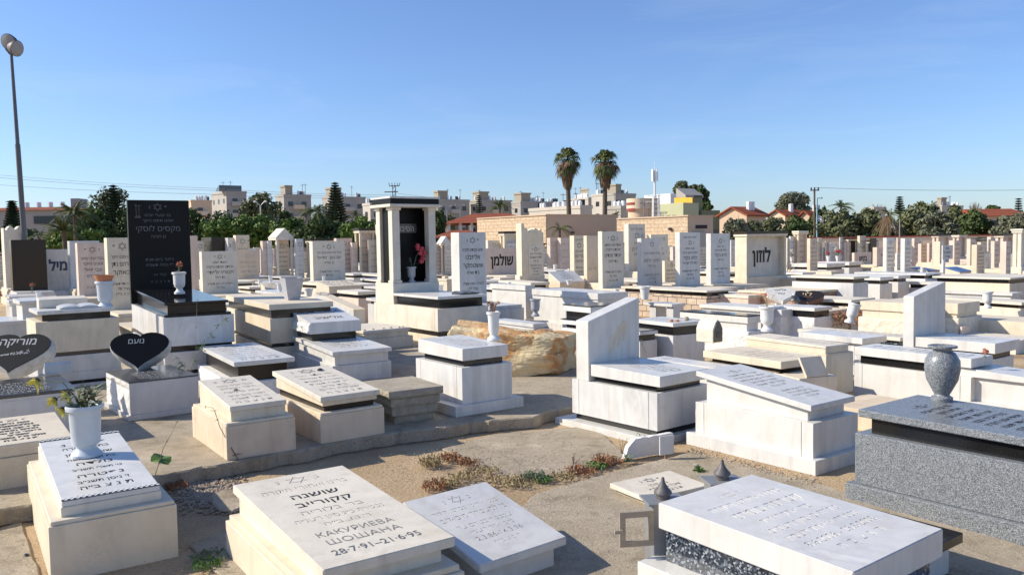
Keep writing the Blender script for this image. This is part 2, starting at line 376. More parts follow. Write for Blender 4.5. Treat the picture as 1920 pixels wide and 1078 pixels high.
def write(lines, Wd, Ht, Mx, mat, parent, res=2, name='inscription', bold=0.012, fill=0.86, align='c'):
    """lines: (text, relative height) from top to bottom, laid in a Wd x Ht field whose lower left is the origin of Mx"""
    b = MB(); tot = sum(l[1] for l in lines); y = Ht
    for s, h in lines:
        hh = Ht * h / tot; y -= hh
        if not s: continue
        if '*' in s:
            r = hh * 0.44; sides = s.split('*')
            if len(sides) == 3:      # star, text, star
                for sx in (0.2, 0.8): star(b, Wd * sx, y + hh * 0.5, r, r * 0.09, Mx)
                vs, fs, wd = glyphs(sides[1], res, bold); sz = hh * 0.6
                b.add([(Wd / 2 + v[0] * sz, y + hh * 0.3 + v[1] * sz, 0) for v in vs], fs, Mx)
            else:
                star(b, Wd / 2, y + hh * 0.5, r, r * 0.08, Mx)
                for sd_, off in ((sides[0], 1), (sides[1], -1)):
                    if sd_:
                        vs, fs, wd = glyphs(sd_, res, bold); sz = hh * 0.5
                        b.add([(Wd / 2 + off * r * 1.7 + v[0] * sz, y + hh * 0.35 + v[1] * sz, 0) for v in vs], fs, Mx)
            continue
        vs, fs, wd = glyphs(s, res, bold)
        sz = hh * 0.76; sx = min(sz, fill * Wd / max(wd, 0.01)); 
        if sx < sz * 0.7: sz = sx / 0.7
        b.add([(Wd / 2 + v[0] * sx, y + hh * 0.22 + v[1] * sz, 0) for v in vs], fs, Mx)
    return b.build(name, mat, parent)

def carve(g, slab, Mx, depth, cutters, keep):
    """sink the lettering meshes into the slab"""
    nrm = (Mx.to_3x3() @ Vector((0, 0, 1))).normalized(); bm = bmesh.new()
    for o in cutters: bm.from_mesh(o.data)
    bmesh.ops.translate(bm, verts=bm.verts, vec=nrm * (-depth))
    r = bmesh.ops.extrude_face_region(bm, geom=bm.faces[:])
    for e in r['geom']:
        if isinstance(e, bmesh.types.BMVert): e.co += nrm * (depth + .012)
    bmesh.ops.recalc_face_normals(bm, faces=bm.faces); me = bpy.data.meshes.new('cut'); bm.to_mesh(me); bm.free()
    cut = bpy.data.objects.new('cut', me); COL.objects.link(cut); cut.parent = g.root; bpy.context.view_layer.update()
    md = slab.modifiers.new('cut', 'BOOLEAN'); md.operation = 'DIFFERENCE'; md.object = cut; md.solver = 'EXACT'; md.use_self = True
    dg = bpy.context.evaluated_depsgraph_get(); me2 = bpy.data.meshes.new_from_object(slab.evaluated_get(dg)); slab.modifiers.clear()
    n0 = len(slab.data.vertices); ok = len(me2.vertices) > n0 + 200
    if ok: slab.data = me2
    bpy.data.objects.remove(cut)
    for o in cutters:
        if not keep: bpy.data.objects.remove(o)
        elif ok:
            for v in o.data.vertices: v.co -= nrm * (depth - .0005)
    return ok
# ------------------------------------------------------------ graves
YAW = R(36.5)
def solve_z(px, py, zc): return P(px, py, zc)
def z_at(p, ypx):
    lo, hi = -0.5, 90.0
    for _ in range(50):
        mz = (lo + hi) / 2
        if proj((p.x, p.y, mz))[1] > ypx: lo = mz
        else: hi = mz
    return (lo + hi) / 2
def along(p, d, xpx):
    """t so that p + t d falls on image column xpx (roll ignored through bisection on x)"""
    lo, hi = 0.0, 400.0
    f = lambda t_: proj(p + d * t_)[0] - xpx
    s0 = f(lo) > 0
    best = 0
    step = 0.01; t_ = 0
    while t_ < 400:
        t_ += step
        if (f(t_) > 0) != s0: hi = t_; lo = t_ - step; break
        step *= 1.08
    else: return 1.0
    for _ in range(40):
        m_ = (lo + hi) / 2
        if (f(m_) > 0) == s0: lo = m_
        else: hi = m_
    return (lo + hi) / 2
class G: pass
DBG = []; OCC = []; PXB = []
def L(name, mat, z1=None, inset=0.0, rise=0.0, t=None, rough='', bev=0.004, gap=0): return (name, mat, z1, inset, rise, t, rough, bev, gap)
def grave(label, FL, FR, BL=None, z0=0.0, ybot=None, z1=None, W=None, Ln=None, layers=(), name='grave_monument', cat='grave', group=None, yaw=None):
    g = G()
    if W is not None and z1 is None:
        a, b_ = P(*FL, 0.0), P(*FR, 0.0); z1 = EYE - EYE * W / (b_ - a).length
    if ybot is not None:
        q = P(FL[0] + (ybot - FL[1]) * 0.0, ybot, z0); z1 = z_at(q, FL[1])
    p0 = P(*FL, z1); p1 = P(*FR, z1); ya = math.atan2(p1.y - p0.y, p1.x - p0.x)
    if BL:
        p2 = P(*BL, z1); yb = math.atan2(-(p2.x - p0.x), p2.y - p0.y)
        y_ = ya * 0.5 + yb * 0.5 if yaw is None else yaw
    else: y_ = ya if yaw is None else yaw
    y_ = max(YAW - R(5), min(YAW + R(5), y_))
    D2 = Vector((math.cos(y_), math.sin(y_), 0)); D1 = Vector((-math.sin(y_), math.cos(y_), 0))
    g.W = along(p0, D2, FR[0]) if FR else W
    g.L = Ln if Ln else along(p0, D1, BL[0])
    g.yaw = y_; g.z0 = z0
    base = Vector((p0.x, p0.y, z0))
    PXB.append((BL[0] if BL else FL[0] - 30, FR[0], (BL[1] if BL else FL[1] - 12) - 8, FL[1], p0.y))
    g.root = thing(name, label, cat, base, y_, group)
    g.D1, g.D2, g.p0 = D1, D2, base
    zf, zb = 0.0, 0.0; g.parts = {}; g.tops = []
    for (nm, mt, z1_, ins, rise, t_, rough, bev, gap) in layers:
        if not hasattr(ins, '__len__'): ins = (ins,) * 4
        x0, x1, y0, y1 = ins[0], g.W - ins[1], ins[2], g.L - ins[3]
        if t_ is not None: nf, nb = zf + t_, zb + t_ + rise
        else:
            if z1_ is None: z1_ = z1 - z0
            if z1_ > 100: z1_ = z_at(base + D2 * x0 + D1 * y0, z1_) - z0
            nf, nb = z1_, z1_ + rise
        if rough:
            o = rough_block(x0, x1, y0, y1, zf, nf, mt, nm, g.root, sides=rough, seed=len(DBG) * 3.7)
        else:
            b_ = MB()
            if nm == 'body' and abs(nf - nb) < .001 and abs(zf - zb) < .001 and nf - zf > .2 and y1 - y0 > .8 and base.y < 16:
                q_ = .006; a1, a2 = y0 + .11, y1 - .11
                b_.prism([(x0, y0), (x1, y0), (x1, a1), (x1 - q_, a1), (x1 - q_, a1 + q_), (x1, a1 + q_), (x1, a2), (x1 - q_, a2), (x1 - q_, a2 + q_), (x1, a2 + q_), (x1, y1), (x0, y1),
                          (x0, a2 + q_), (x0 + q_, a2 + q_), (x0 + q_, a2), (x0, a2), (x0, a1 + q_), (x0 + q_, a1 + q_), (x0 + q_, a1), (x0, a1)], zf + gap, nf)
                o = b_.build(nm, mt, g.root, 0.002)
            else: b_.hexa(x0, x1, y0, y1, zf + gap, nf, zb + gap, nb); o = b_.build(nm, mt, g.root, bev)
        g.parts[nm] = o; g.tops.append((x0, x1, y0, y1, nf, nb)); zf, zb = nf, nb
    OCC.append((base + D2 * g.W * .5 + D1 * g.L * .5, g.L * .5 + .15))
    DBG.append((label[:50], round(base.y, 2), 'W%.2f L%.2f z1 %.2f top %.2f yaw %.1f' % (g.W, g.L, z1, zf + z0, math.degrees(y_))))
    return g
def top_matrix(g, i=-1, m=0.0, lift=0.0015):
    x0, x1, y0, y1, zf, zb = g.tops[i]
    ln = math.hypot(y1 - y0, zb - zf); v = Vector((0, y1 - y0, zb - zf)).normalized(); u = Vector((1, 0, 0)); n = u.cross(v)
    o = Vector((x0 + m, y0, zf)) + v * m + n * lift
    return Matrix(((u.x, v.x, n.x, o.x), (u.y, v.y, n.y, o.y), (u.z, v.z, n.z, o.z), (0, 0, 0, 1))), x1 - x0 - 2 * m, ln - 2 * m
def inscribe(g, lines, mat='letter_grey', i=-1, m=0.06, bold=0.012, foot=0.0, head=0.0, res=2, name='inscription', wfrac=1.0):
    Mx, a, b_ = top_matrix(g, i, m)
    Mx = Mx @ Matrix.Translation(((1 - wfrac) * a / 2, foot * b_, 0))
    return write(lines, a * wfrac, b_ * (1 - foot - head), Mx, mat, g.root, res, name, bold)
def front_matrix(x0, z0, y=-0.002): return Matrix(((1, 0, 0, x0), (0, 0, -1, y), (0, 1, 0, z0), (0, 0, 0, 1)))
def on_top(g, u, v, i=-1):
    """world point on the top of layer i at fractions u (across) and v (towards the back)"""
    x0, x1, y0, y1, zf, zb = g.tops[i]
    return g.p0 + g.D2 * (x0 + (x1 - x0) * u) + g.D1 * (y0 + (y1 - y0) * v) + Vector((0, 0, zf + (zb - zf) * v))
LOREM = ['בני ובעלי אבינו', 'ואחינו היקר', 'נפטר בשם טוב', 'יום ה אדר תשנה', 'בעלי אבינו וסבנו', 'אשתי אמנו היקרה', 'נפטרה בשבת קודש', 'כה טבת תשסג', 'בת שרה ויצחק', 'בן אברהם ורחל', 'אמנו וסבתנו היקרה', 'ת נ צ ב ה']
def lorem(n, star_=True, big=None, seed=0):
    r = random.Random(seed); o = [('פ*נ', 1.5)] if star_ else []
    for k in range(n): o.append((r.choice(LOREM[:-1]), 1.0))
    if big: o.insert(2 if star_ else 1, (big, 1.5))
    o.append((LOREM[-1], 0.9)); return o
def stele(label, xl, xs, xr, yt, yb, zb, mat, lines=None, lmat='letter_black', z_body=True, body='cream_limestone', blen=1.3, name='headstone_grave', cat='headstone', group=None, yaw=None, field=(0.06, 0.05, 0.95), flat=False, bold=0.012, res=1, top_fn=None, thick=None, zbase=0.0, bw=0.1):
    """upright slab: xl left edge of its lit side, xs front left corner, xr right edge, yt/yb rows of top and foot"""
    g = G(); y_ = YAW if yaw is None else R(yaw)
    D2 = Vector((math.cos(y_), math.sin(y_), 0)); D1 = Vector((-math.sin(y_), math.cos(y_), 0))
    p0 = P(xs, yb, zb)
    if p0.y > 36: p0 = PD(xs, yb, 36); zb = 0.55; p0.z = zb
    PXB.append((xl, xr, yt, min(yb, proj(p0)[1]), p0.y)); W = along(p0, D2, xr); T = thick if thick else along(p0, D1, xl)
    T = max(0.04, min(T, 2.5)); H = z_at(p0, yt) - zb
    base = Vector((p0.x, p0.y, zbase)); g.root = thing(name, label, cat, base, y_, group)
    g.W, g.T, g.H, g.yaw, g.D1, g.D2, g.p0, g.zb = W, T, H, y_, D1, D2, base, zb - zbase
    z_ = zb - zbase; g.z_ = z_
    if top_fn: g.stone = top_fn(g)
    else:
        b_ = MB(); b_.hexa(0, W, 0, T, z_, z_ + H); g.stone = b_.build('headstone', mat, g.root, 0.004)
    if z_body and z_ > 0.08:
        b_ = MB(); b_.hexa(-bw, W + bw, -blen, T + 0.06, 0, z_ - 0.07); b_.build('base', body, g.root, 0.005)
        b_ = MB(); b_.hexa(-bw + 0.03, W + bw - 0.03, -blen + 0.03, T + 0.03, z_ - 0.07, z_); b_.build('slab', body, g.root, 0.004)
    if lines:
        a, lo_, hi_ = field
        write(lines, W * (1 - 2 * a), H * (hi_ - lo_), front_matrix(W * a, z_ + H * lo_), lmat, g.root, res, 'inscription', bold)
    OCC.append((base + D2 * W * .5 - D1 * (blen * .5 if z_body else 0), blen * .5 + .3))
    DBG.append((label[:50], round(base.y, 2), 'W%.2f T%.2f H%.2f' % (W, T, H)))
    return g

# ============================================================ SETTING
def struct(o): o['kind'] = 'structure'; return o
b = MB(); b.add([(-900, -60, 0), (900, -60, 0), (900, 1500, 0), (-900, 1500, 0)], [(0, 1, 2, 3)])
struct(b.build('ground', 'ground_dirt'))
SH = 0.13
def poly_px(name, pts, z0, z1, mat, jit=0.0, bev=0.012, sub=10):
    w_ = [P(x, y, z1) for x, y in pts]; q = []
    n = len(w_)
    for i in range(n):
        a, c = w_[i], w_[(i + 1) % n]; k = max(1, min(60, int((c - a).length * sub)))
        for j in range(k):
            p = a.lerp(c, j / k); e = jit
            nf = lambda v_: noise.noise(v_ * 3.1) + .45 * noise.noise(v_ * 11) + .25 * noise.noise(v_ * 26); q.append((p.x + nf(p) * e, p.y + nf(p + Vector((9, 0, 0))) * e))
    b = MB(); b.prism(q, z0, z1); return b.build(name, mat, None, bev)
# raised shelf carrying the second row of graves
struct(poly_px('raised_path', [(-250, 1012), (0, 955), (295, 893), (432, 866), (585, 840), (695, 816), (850, 797), (975, 783), (1075, 763), (1180, 715), (1150, 640), (900, 600), (200, 640), (-400, 700)], 0.001, SH, 'pave_concrete', 0.085, 0.025, sub=18))
struct(poly_px('path', [(826, 840), (935, 812), (1115, 798), (1180, 858), (1085, 885), (1020, 892), (960, 900), (890, 868)], 0.0015, 0.02, 'pave_concrete', 0.03))
struct(poly_px('path', [(850, 1120), (1000, 925), (1195, 872), (1300, 845), (1430, 880), (1540, 905), (1700, 960), (1990, 1040), (2100, 1400), (800, 1400)], 0.0018, 0.03, 'pave_concrete', 0.03))
struct(poly_px('path', [(-300, 1200), (-60, 1010), (40, 975), (110, 1200), (430, 1090), (350, 1020), (520, 960), (470, 1400), (-300, 1600)], 0.0012, 0.018, 'pave_concrete', 0.02))
struct(poly_px('path', [(398, 925), (420, 916), (450, 917), (470, 927), (466, 945), (440, 956), (412, 955), (396, 942)], 0.0016, 0.03, 'pave_concrete', 0.02))

# ============================================================ FOREGROUND GRAVES
g = grave('cream box grave with a chequer edged tilted plaque, under the white urn of wilted sunflowers', (90.3, 981.4), (330.7, 939), (50, 889), z1=0.37,
          layers=[L('body', 'cream_limestone', 0.345, 0.0), L('lid', 'cream_limestone', 0.37, 0.012), L('block', 'pale_limestone', 0.43, 0.075, 0.06), L('slab', 'white_marble', None, (0.082, 0.082, 0.082, 0.082), 0, 0.035)])
G1 = g
inscribe(g, [('פ        נ', 1), ('בתנו היקרה', 0.9), ('שאנל רחמן', 1.35), ('בת תמר ומשה', 1.0), ('נולדה', 1), ('ט׳ תשרי תשנ״ב', 1.0), ('', 0.25), ('נפטרה', 1), ('ז׳ ניסן תשנ״ב', 1.0), ('ת נ צ ב״ה', 1.0)], 'letter_black', m=0.10, head=0.04, foot=.03, bold=0.015, res=3)
for v0, v1 in ((0.0, 0.022), (0.978, 1.0)):
    Mx, a, bb = top_matrix(g, -1, 0, 0.001); c1, c2 = MB(), MB(); n = 34
    c1.hexa(0, a, v0 * bb, v1 * bb, 0, 0.004, Mx=Mx)
    for k in range(n):
        for r_ in (0, 1):
            if (k + r_) % 2: c2.hexa(a * k / n, a * (k + 1) / n, bb * (v0 + (v1 - v0) * r_ / 2), bb * (v0 + (v1 - v0) * (r_ + 1) / 2), 0.0042, 0.006, Mx=Mx)
    c1.build('trim', 'letter_black', g.root); c2.build('trim_square', 'white_paint', g.root)
q0 = P(136, 817, 0.47) - Vector((math.cos(YAW), math.sin(YAW), 0)) * .70; qa, qb = proj((q0.x, q0.y, .30)), proj(q0 * Vector((1, 1, 0)) + Vector((math.cos(YAW) * .7, math.sin(YAW) * .7, .30)))
g = grave('cream grave cut by the left picture edge, its tilted plaque crowded with raised black letters', qa, qb, None, z1=0.30, Ln=0.95, yaw=YAW,
          layers=[L('body', 'cream_limestone', 0.37, (-.03, .0, -.02, 0))], z0=0.0)
b = MB(); b.hexa(0, g.W, 0, g.L, 0.371, 0.47, 0.371, 0.52); b.build('slab', 'cream_limestone', g.root, 0.006); g.tops[-1] = (0, g.W, 0, g.L, 0.47, 0.52)
inscribe(g, [('פ*נ', 1.4), ('בננו היקר', 1), ('אלכסנדר', 1.2), ('בן יעקב ומרים', 1), ('אחינו האהוב', 1), ('נפטר כ״ג סיון', 1), ('תשנ״ד', 1), ('נולד ט״ו בשבט', 1), ('ת נ צ ב ה', 1)], 'letter_black', m=0.09, bold=0.16, res=2)

g = grave('large cream tilted plaque grave in the foreground with black Hebrew and grey Cyrillic lettering', (575, 1105), (873, 1063), (422.5, 975.8), z1=0.33, Ln=1.42,
          layers=[L('body', 'cream_limestone', 0.30, 0), L('lid', 'cream_limestone', 0.33, 0.01)])
g.W = 0.80
# rebuild on exact plaque corners
for o in list(g.root.children): bpy.data.objects.remove(o)
def plaque_corners(px, zf, rise_guess):
    """px = FL, FR, BL, BR; returns p0, W, L, yaw and zb so a rectangle on a tilted plane fits"""
    FL, FR, BL, BR = px; p0 = P(*FL, zf); p1 = P(*FR, zf); best = None
    ya = math.atan2(p1.y - p0.y, p1.x - p0.x); Wd = (p1 - p0).length
    for k in range(-6, 7):
        y_ = ya + R(k * 0.4)
        D2 = Vector((math.cos(y_), math.sin(y_), 0)); D1 = Vector((-math.sin(y_), math.cos(y_), 0))
        for i in range(0, 30):
            zb = zf + i * 0.015
            for j in range(60):
                Ln_ = 0.5 + j * 0.03
                e = 0
                for q, t in ((p0 + D1 * Ln_, BL), (p0 + D2 * Wd + D1 * Ln_, BR)):
                    a = proj((q.x, q.y, zb)); e += (a[0] - t[0]) ** 2 + (a[1] - t[1]) ** 2
                a = proj(p0 + D2 * Wd); e += (a[0] - FR[0]) ** 2 + (a[1] - FR[1]) ** 2
                if best is None or e < best[0]: best = (e, p0, Wd, Ln_, y_, zb)
    return best
def plaque_grave(label, px, zf, th, layers_fn, slabmat, z0=0.0):
    e, p0, Wd, Ln_, y_, zb = plaque_corners(px, zf, 0.1)
    g = G(); g.D2 = Vector((math.cos(y_), math.sin(y_), 0)); g.D1 = Vector((-math.sin(y_), math.cos(y_), 0))
    g.p0 = Vector((p0.x, p0.y, z0)); g.W, g.L, g.yaw = Wd, Ln_, y_; zf -= z0; zb -= z0
    g.root = thing('grave_monument', label, 'grave', g.p0, y_); g.parts = {}
    b = MB(); b.hexa(0, Wd, 0, Ln_, zf - th, zf, zb - th, zb); g.parts['slab'] = b.build('slab', slabmat, g.root, 0.005, seg=2)
    g.tops = [(0, Wd, 0, Ln_, zf, zb)]; layers_fn(g, Wd, Ln_, zf - th, zb - th)
    DBG.append((label[:50], round(p0.y, 2), 'plaque err %.1f W%.2f L%.2f zb%.2f' % (e ** 0.5, Wd, Ln_, zb))); return g
bpy.data.objects.remove(g.root)
def lf(g, W_, L_, zf, zb):
    b = MB(); b.hexa(0.035, W_ - 0.06, 0.05, L_ - 0.01, 0.27, zf, 0.27, zb); b.build('block', 'pale_limestone', g.root, 0.003)
    b = MB(); b.hexa(-0.02, W_ + 0.0, -0.04, L_ + 0.03, 0.235, 0.27); b.build('lid', 'cream_limestone', g.root, 0.003)
    b = MB(); b.hexa(-0.04, W_ + 0.02, -0.06, L_ + 0.05, 0.0, 0.234); b.build('body', 'cream_limestone', g.root, 0.004)
g = plaque_grave('large cream tilted plaque grave in the foreground with black Hebrew and grey Cyrillic lettering', ((605.4, 1068.5), (853.4, 1005.4), (437.6, 908.2), (641.7, 870.1)), 0.41, 0.055, lf, 'pale_limestone'); G2 = g
Mx, a, bb = top_matrix(g, -1, 0.0)
def sub(M_, x, y): return M_ @ Matrix.Translation((x, y, 0))
write([('פ*נ', 1.5), ('בתנו ואחותי היקרה', 1.15)], a * 0.86, bb * 0.20, sub(Mx, a * 0.07, bb * 0.77), 'letter_dim', g.root, 3, bold=0)
write([('שושנה', 1), ('קקורייב', 1)], a * 0.56, bb * 0.20, sub(Mx, a * 0.22, bb * 0.56), 'letter_black', g.root, 3, 'bold_inscription', bold=0.022, fill=0.98)
write([('בת בלוריה', 1.1), ('נפטרה כ״ג סיון תשנ״ה', 1), ('ת.נ.צ.ב״ה', 0.9)], a * 0.84, bb * 0.22, sub(Mx, a * 0.08, bb * 0.34), 'letter_dim', g.root, 3, bold=0)
write([('КАКУРИЕВА', 1), ('ШОШАНА', 1)], a * 0.70, bb * 0.16, sub(Mx, a * 0.13, bb * 0.16), 'letter_grey', g.root, 3, 'cyrillic_inscription', bold=0)
write([('28·7·91–21·6·95', 1)], a * 0.78, bb * 0.085, sub(Mx, a * 0.10, bb * 0.065), 'letter_dim', g.root, 3, 'date_inscription', bold=0.008)
print('boolean', carve(g, g.parts['slab'], Mx, .004, [o for o in g.root.children if o.name.startswith('inscription')], True))

def lf(g, W_, L_, zf, zb):
    b = MB(); b.hexa(0.06, W_ - 0.05, 0.06, L_ - 0.02, -0.01, zf, -0.01, zb); b.build('body', 'white_marble', g.root, 0.003)
g = plaque_grave('low white marble plaque grave with silvery carved lettering, right of the large cream plaque', ((899, 1059.7), (1063.2, 1005.9), (755, 939.5), (906.6, 902.7)), 0.21, 0.05, lf, 'white_marble')
inscribe(g, [('פ*נ', 1.7), ('בננו אחינו ונכדנו היקר', 1.1), ('בן למשפחת מיכאלוב', 1.3), ('', 0.3), ('שנפטר בטרם עת', 1.05), ('כ״ב אדר תשנ״ו', 1), ('2.3.86-14.3.96', 1.1), ('ת נ צ ב״ה', 0.9)], 'letter_grey', m=0.04, head=0.03, foot=0.12, bold=0, res=3)
print('boolean', carve(g, g.parts['slab'], top_matrix(g, -1)[0], .004, [o for o in g.root.children if o.name.startswith('inscription')], True))

def wedge_grave(label, lid, body, FL, FR, BL, rise, ybot, z0, layers, lines=None, lm='letter_grey', **k):
    g = grave(label, FL, FR, BL, z0=z0, ybot=ybot, layers=layers, **k)
    if lines: inscribe(g, lines, lm, m=0.05)
    return g
# left of the middle, on the shelf
G4 = grave('small cream box grave with a weathered tilted lid, leftmost of the two on the kerb', (423.8, 800.3), (553.3, 781.2), (359.5, 757.4), z0=SH, ybot=863.6, layers=[
    L('body', 'warm_limestone', None, 0), L('lid', 'cream_limestone', None, 0.01, t=0.025), L('block', 'cream_limestone', None, 0.065, rise=0.10, t=0.09), L('slab', 'pale_limestone', None, (0.055, 0.055, 0.055, 0.065), t=0.045)])
inscribe(G4, [('פ*נ', 1.6), ('בעלי אבינו וסבנו', 1), ('היקר והאהוב', 1), ('יעקב בן משה', 1.2), ('נפטר ביום שישי', 1), ('ח׳ אדר תשנ״ה', 1), ('ת נ צ ב ה', 1)], 'letter_grey', m=0.06, bold=0.0)
G5 = grave('cream box grave with an overhanging plaque and two pebbles, beside the stacked slabs', (600.2, 780.9), (720, 766.3), None, z0=SH, ybot=832.4, Ln=1.3, yaw=YAW, layers=[
    L('body', 'warm_limestone', None, 0), L('lid', 'cream_limestone', None, 0.01, t=0.025), L('recess', 'brown_black_granite', None, 0.075, t=0.055, rise=0.02), L('block', 'cream_limestone', None, 0.05, rise=0.08, t=0.045), L('slab', 'pale_limestone', None, (0.02, 0.03, 0.02, 0.02), t=0.05)])
inscribe(G5, [('פ*נ', 1.7), ('אמנו וסבתנו היקרה', 1), ('חנה בת שמואל', 1.1), ('נפטרה בשבת', 0.9), ('י״ג תשרי תשנ״ד', 1), ('בת ס״ב', 0.9), ('שבקה חיים', 1), ('ת נ צ ב ה', 1)], 'letter_grey', m=0.07, bold=0.0)
G10 = grave('white slab over a dark recess with rough sides, behind the two cream kerb graves', (439.3, 696), (553.3, 685.3), (376, 665.8), z0=SH, W=0.72, layers=[
    L('body', 'rough_white_stone', .26, (-.04, .03, -.02, 0), rough='lf'), L('recess', 'brown_black_granite', .45, (.06, .08, .06, .06)), L('slab', 'white_marble', .505, 0)])
inscribe(G10, lorem(6, True, None, 71), 'letter_dim', m=.09, bold=0)
# stacked rough concrete slabs
p = P(730, 786, SH)
r = thing('slab_stack', 'stack of rough tan concrete slabs between the cream grave and the white marble one', 'slab stack', (0, 0, 0))
st = grave('x', (729, 735), (831, 721), (676.5, 709), z1=SH + 0.36, z0=SH, layers=[])
r.location = st.p0; r.rotation_euler = (0, 0, st.yaw); bpy.data.objects.remove(st.root); DBG.pop()
for k, (z0_, z1_, i_) in enumerate(((0, .09, .10), (.09, .185, .06), (.19, .275, .035), (.285, .36, 0.0))):
    o = rough_block(i_, st.W - i_ * 0.7, i_, st.L - i_, z0_, z1_, 'old_concrete', 'stacked_slab', r, amp=0.012, cell=0.02, sides='lrf', seed=k)
# white marble with black recess
G7 = grave('white veined marble grave with a black recess, carrying the tall white urn beside the boulder', (866.1, 690), (959.7, 680.7), (779.5, 676), z0=SH, ybot=None, z1=SH + 0.515, layers=[
    L('plinth', 'white_marble_veined', 0.115, (-0.12, -0.12, -0.05, -0.05)), L('body', 'white_marble_veined', 0.515, 0), L('recess', 'black_granite', None, 0.075, t=0.07), L('slab', 'white_marble', None, (0.025, 0.035, 0.02, 0.02), t=0.13, rise=0.03)])
inscribe(G7, lorem(7, True, 'יעקב', 3), 'letter_faint', m=0.08)
# wedge stele grave
W4 = grave('white marble grave with a slanting wing headstone, throwing a dark shadow over its slab', (1232.3, 738.1), (1328.3, 719.5), (1072.3, 709.8), z0=0.0, z1=0.50, layers=[
    L('plinth', 'white_marble', 0.07, (-0.12, -0.1, -0.06, -0.15)), L('foot_recess', 'black_granite', 0.13, 0.03), L('body', 'white_marble_veined', 0.50, 0), L('recess', 'black_granite', None, (0.06, 0.06, 0.06, 0.30), t=0.06), L('slab', 'white_marble', None, (0.02, 0.02, -0.02, 0.27), t=0.105, rise=0.02)])
g = W4; b = MB(); y0, y1 = g.L - 0.265, g.L - 0.07; zl = 0.50; zt = z_at(g.p0 + g.D1 * y0, 603); zr = z_at(g.p0 + g.D1 * y0 + g.D2 * g.W, 558)
b.add([(0, y0, zl), (g.W, y0, zl), (g.W, y1, zl), (0, y1, zl), (0, y0, zt), (g.W, y0, zr), (g.W, y1, zr), (0, y1, zt)], [(0, 3, 2, 1), (4, 5, 6, 7), (0, 1, 5, 4), (1, 2, 6, 5), (2, 3, 7, 6), (3, 0, 4, 7)])
b.build('headstone', 'white_marble', g.root, 0.006)
# faint worn emblem on the wing
b = MB(); cx, cz = g.W * .56, zl + .40
for (ox, oz, rx, rz_, sh) in ((-.10, -.03, .035, .11, .2), (-.03, .03, .03, .14, .35), (.05, .07, .035, .15, .3), (.12, .10, .025, .12, .2)):
    b.prism([(cx + ox + math.cos(a_) * rx * (1 + .25 * math.sin(3 * a_)) + math.sin(a_) * rz_ * sh, cz + oz + math.sin(a_) * rz_) for a_ in [k * 6.283 / 16 for k in range(16)]], 0, .001, Matrix(((1, 0, 0, 0), (0, 0, -1, y0 - .001), (0, 1, 0, 0), (0, 0, 0, 1))))
b.build('worn_emblem', 'cream_limestone', g.root)
inscribe(g, lorem(8, True, None, 5), 'letter_grey', m=0.10, head=0.18, bold=0.0)
# large white marble grave right of centre
W2 = grave('large white marble grave with a tilted overhanging slab, on a broad plinth behind the lanterns', (1524.9, 794.5), (1608.8, 773), (1303.6, 751.7), z0=0.0, z1=0.42, layers=[
    L('plinth', 'white_marble_veined', 0.125, (-0.07, -0.03, -0.07, -0.06)), L('body', 'white_marble', 0.42, 0), L('block', 'white_marble', None, (0.06, 0.075, 0.09, 0.09), rise=0.15, t=0.10), L('slab', 'white_marble', None, (0.0, 0.015, 0.02, 0.01), t=0.05)])
Mx, a, bb = top_matrix(W2, -1, 0.0)
write(lorem(5, True, None, 8), a * 0.84, bb * 0.48, sub(Mx, a * 0.08, bb * 0.42), 'letter_grey', W2.root, 2, bold=0.0)
write(lorem(3, False, None, 9), a * 0.84, bb * 0.22, sub(Mx, a * 0.08, bb * 0.14), 'letter_grey', W2.root, 2, bold=0.0)
# granite grave at the right edge
g = grave('grey speckled granite grave with a black band, at the right edge under the granite urn', (2000, 921.5), (2250, 880), (1603, 812), z1=0.53, Ln=1.55, W=None, yaw=YAW, layers=[])
bpy.data.objects.remove(g.root); DBG.pop()
pb = P(1603, 810.5, 0.53); D2 = Vector((math.cos(YAW), math.sin(YAW), 0)); D1 = Vector((-math.sin(YAW), math.cos(YAW), 0))
g = G(); g.W, g.L, g.D1, g.D2, g.yaw = 0.92, 1.75, D1, D2, YAW; g.p0 = pb - D1 * 1.75; g.p0.z = 0
g.root = thing('grave_monument', 'grey speckled granite grave with a black band, at the right edge under the granite urn', 'grave', g.p0, YAW)
b = MB(); b.hexa(-0.05, g.W + .05, -0.05, g.L + .05, 0, 0.15); b.build('plinth', 'grey_granite', g.root, 0.006)
b = MB(); b.hexa(0, g.W, 0, g.L, 0.15, 0.53); b.build('body', 'grey_granite', g.root, 0.006)
b = MB(); b.hexa(0.07, g.W - .07, 0.07, g.L - 0.09, 0.53, 0.635, 0.53, 0.65); b.build('recess', 'black_granite', g.root, 0.003)
b = MB(); b.hexa(0.02, g.W - .02, 0.02, g.L - 0.01, 0.635, 0.69, 0.65, 0.705); b.build('slab', 'grey_granite', g.root, 0.006)
g.tops = [(0.02, g.W - .02, 0.02, g.L - 0.01, 0.69, 0.705)]; G8 = g
inscribe(g, [('פ*נ', 1.3)] + [(x, 1) for x in LOREM[:6]] + [(x, 1) for x in LOREM[3:10]] + [('ת נ צ ב ה', 1)], 'letter_black', m=0.10, head=0.06, bold=0.015)

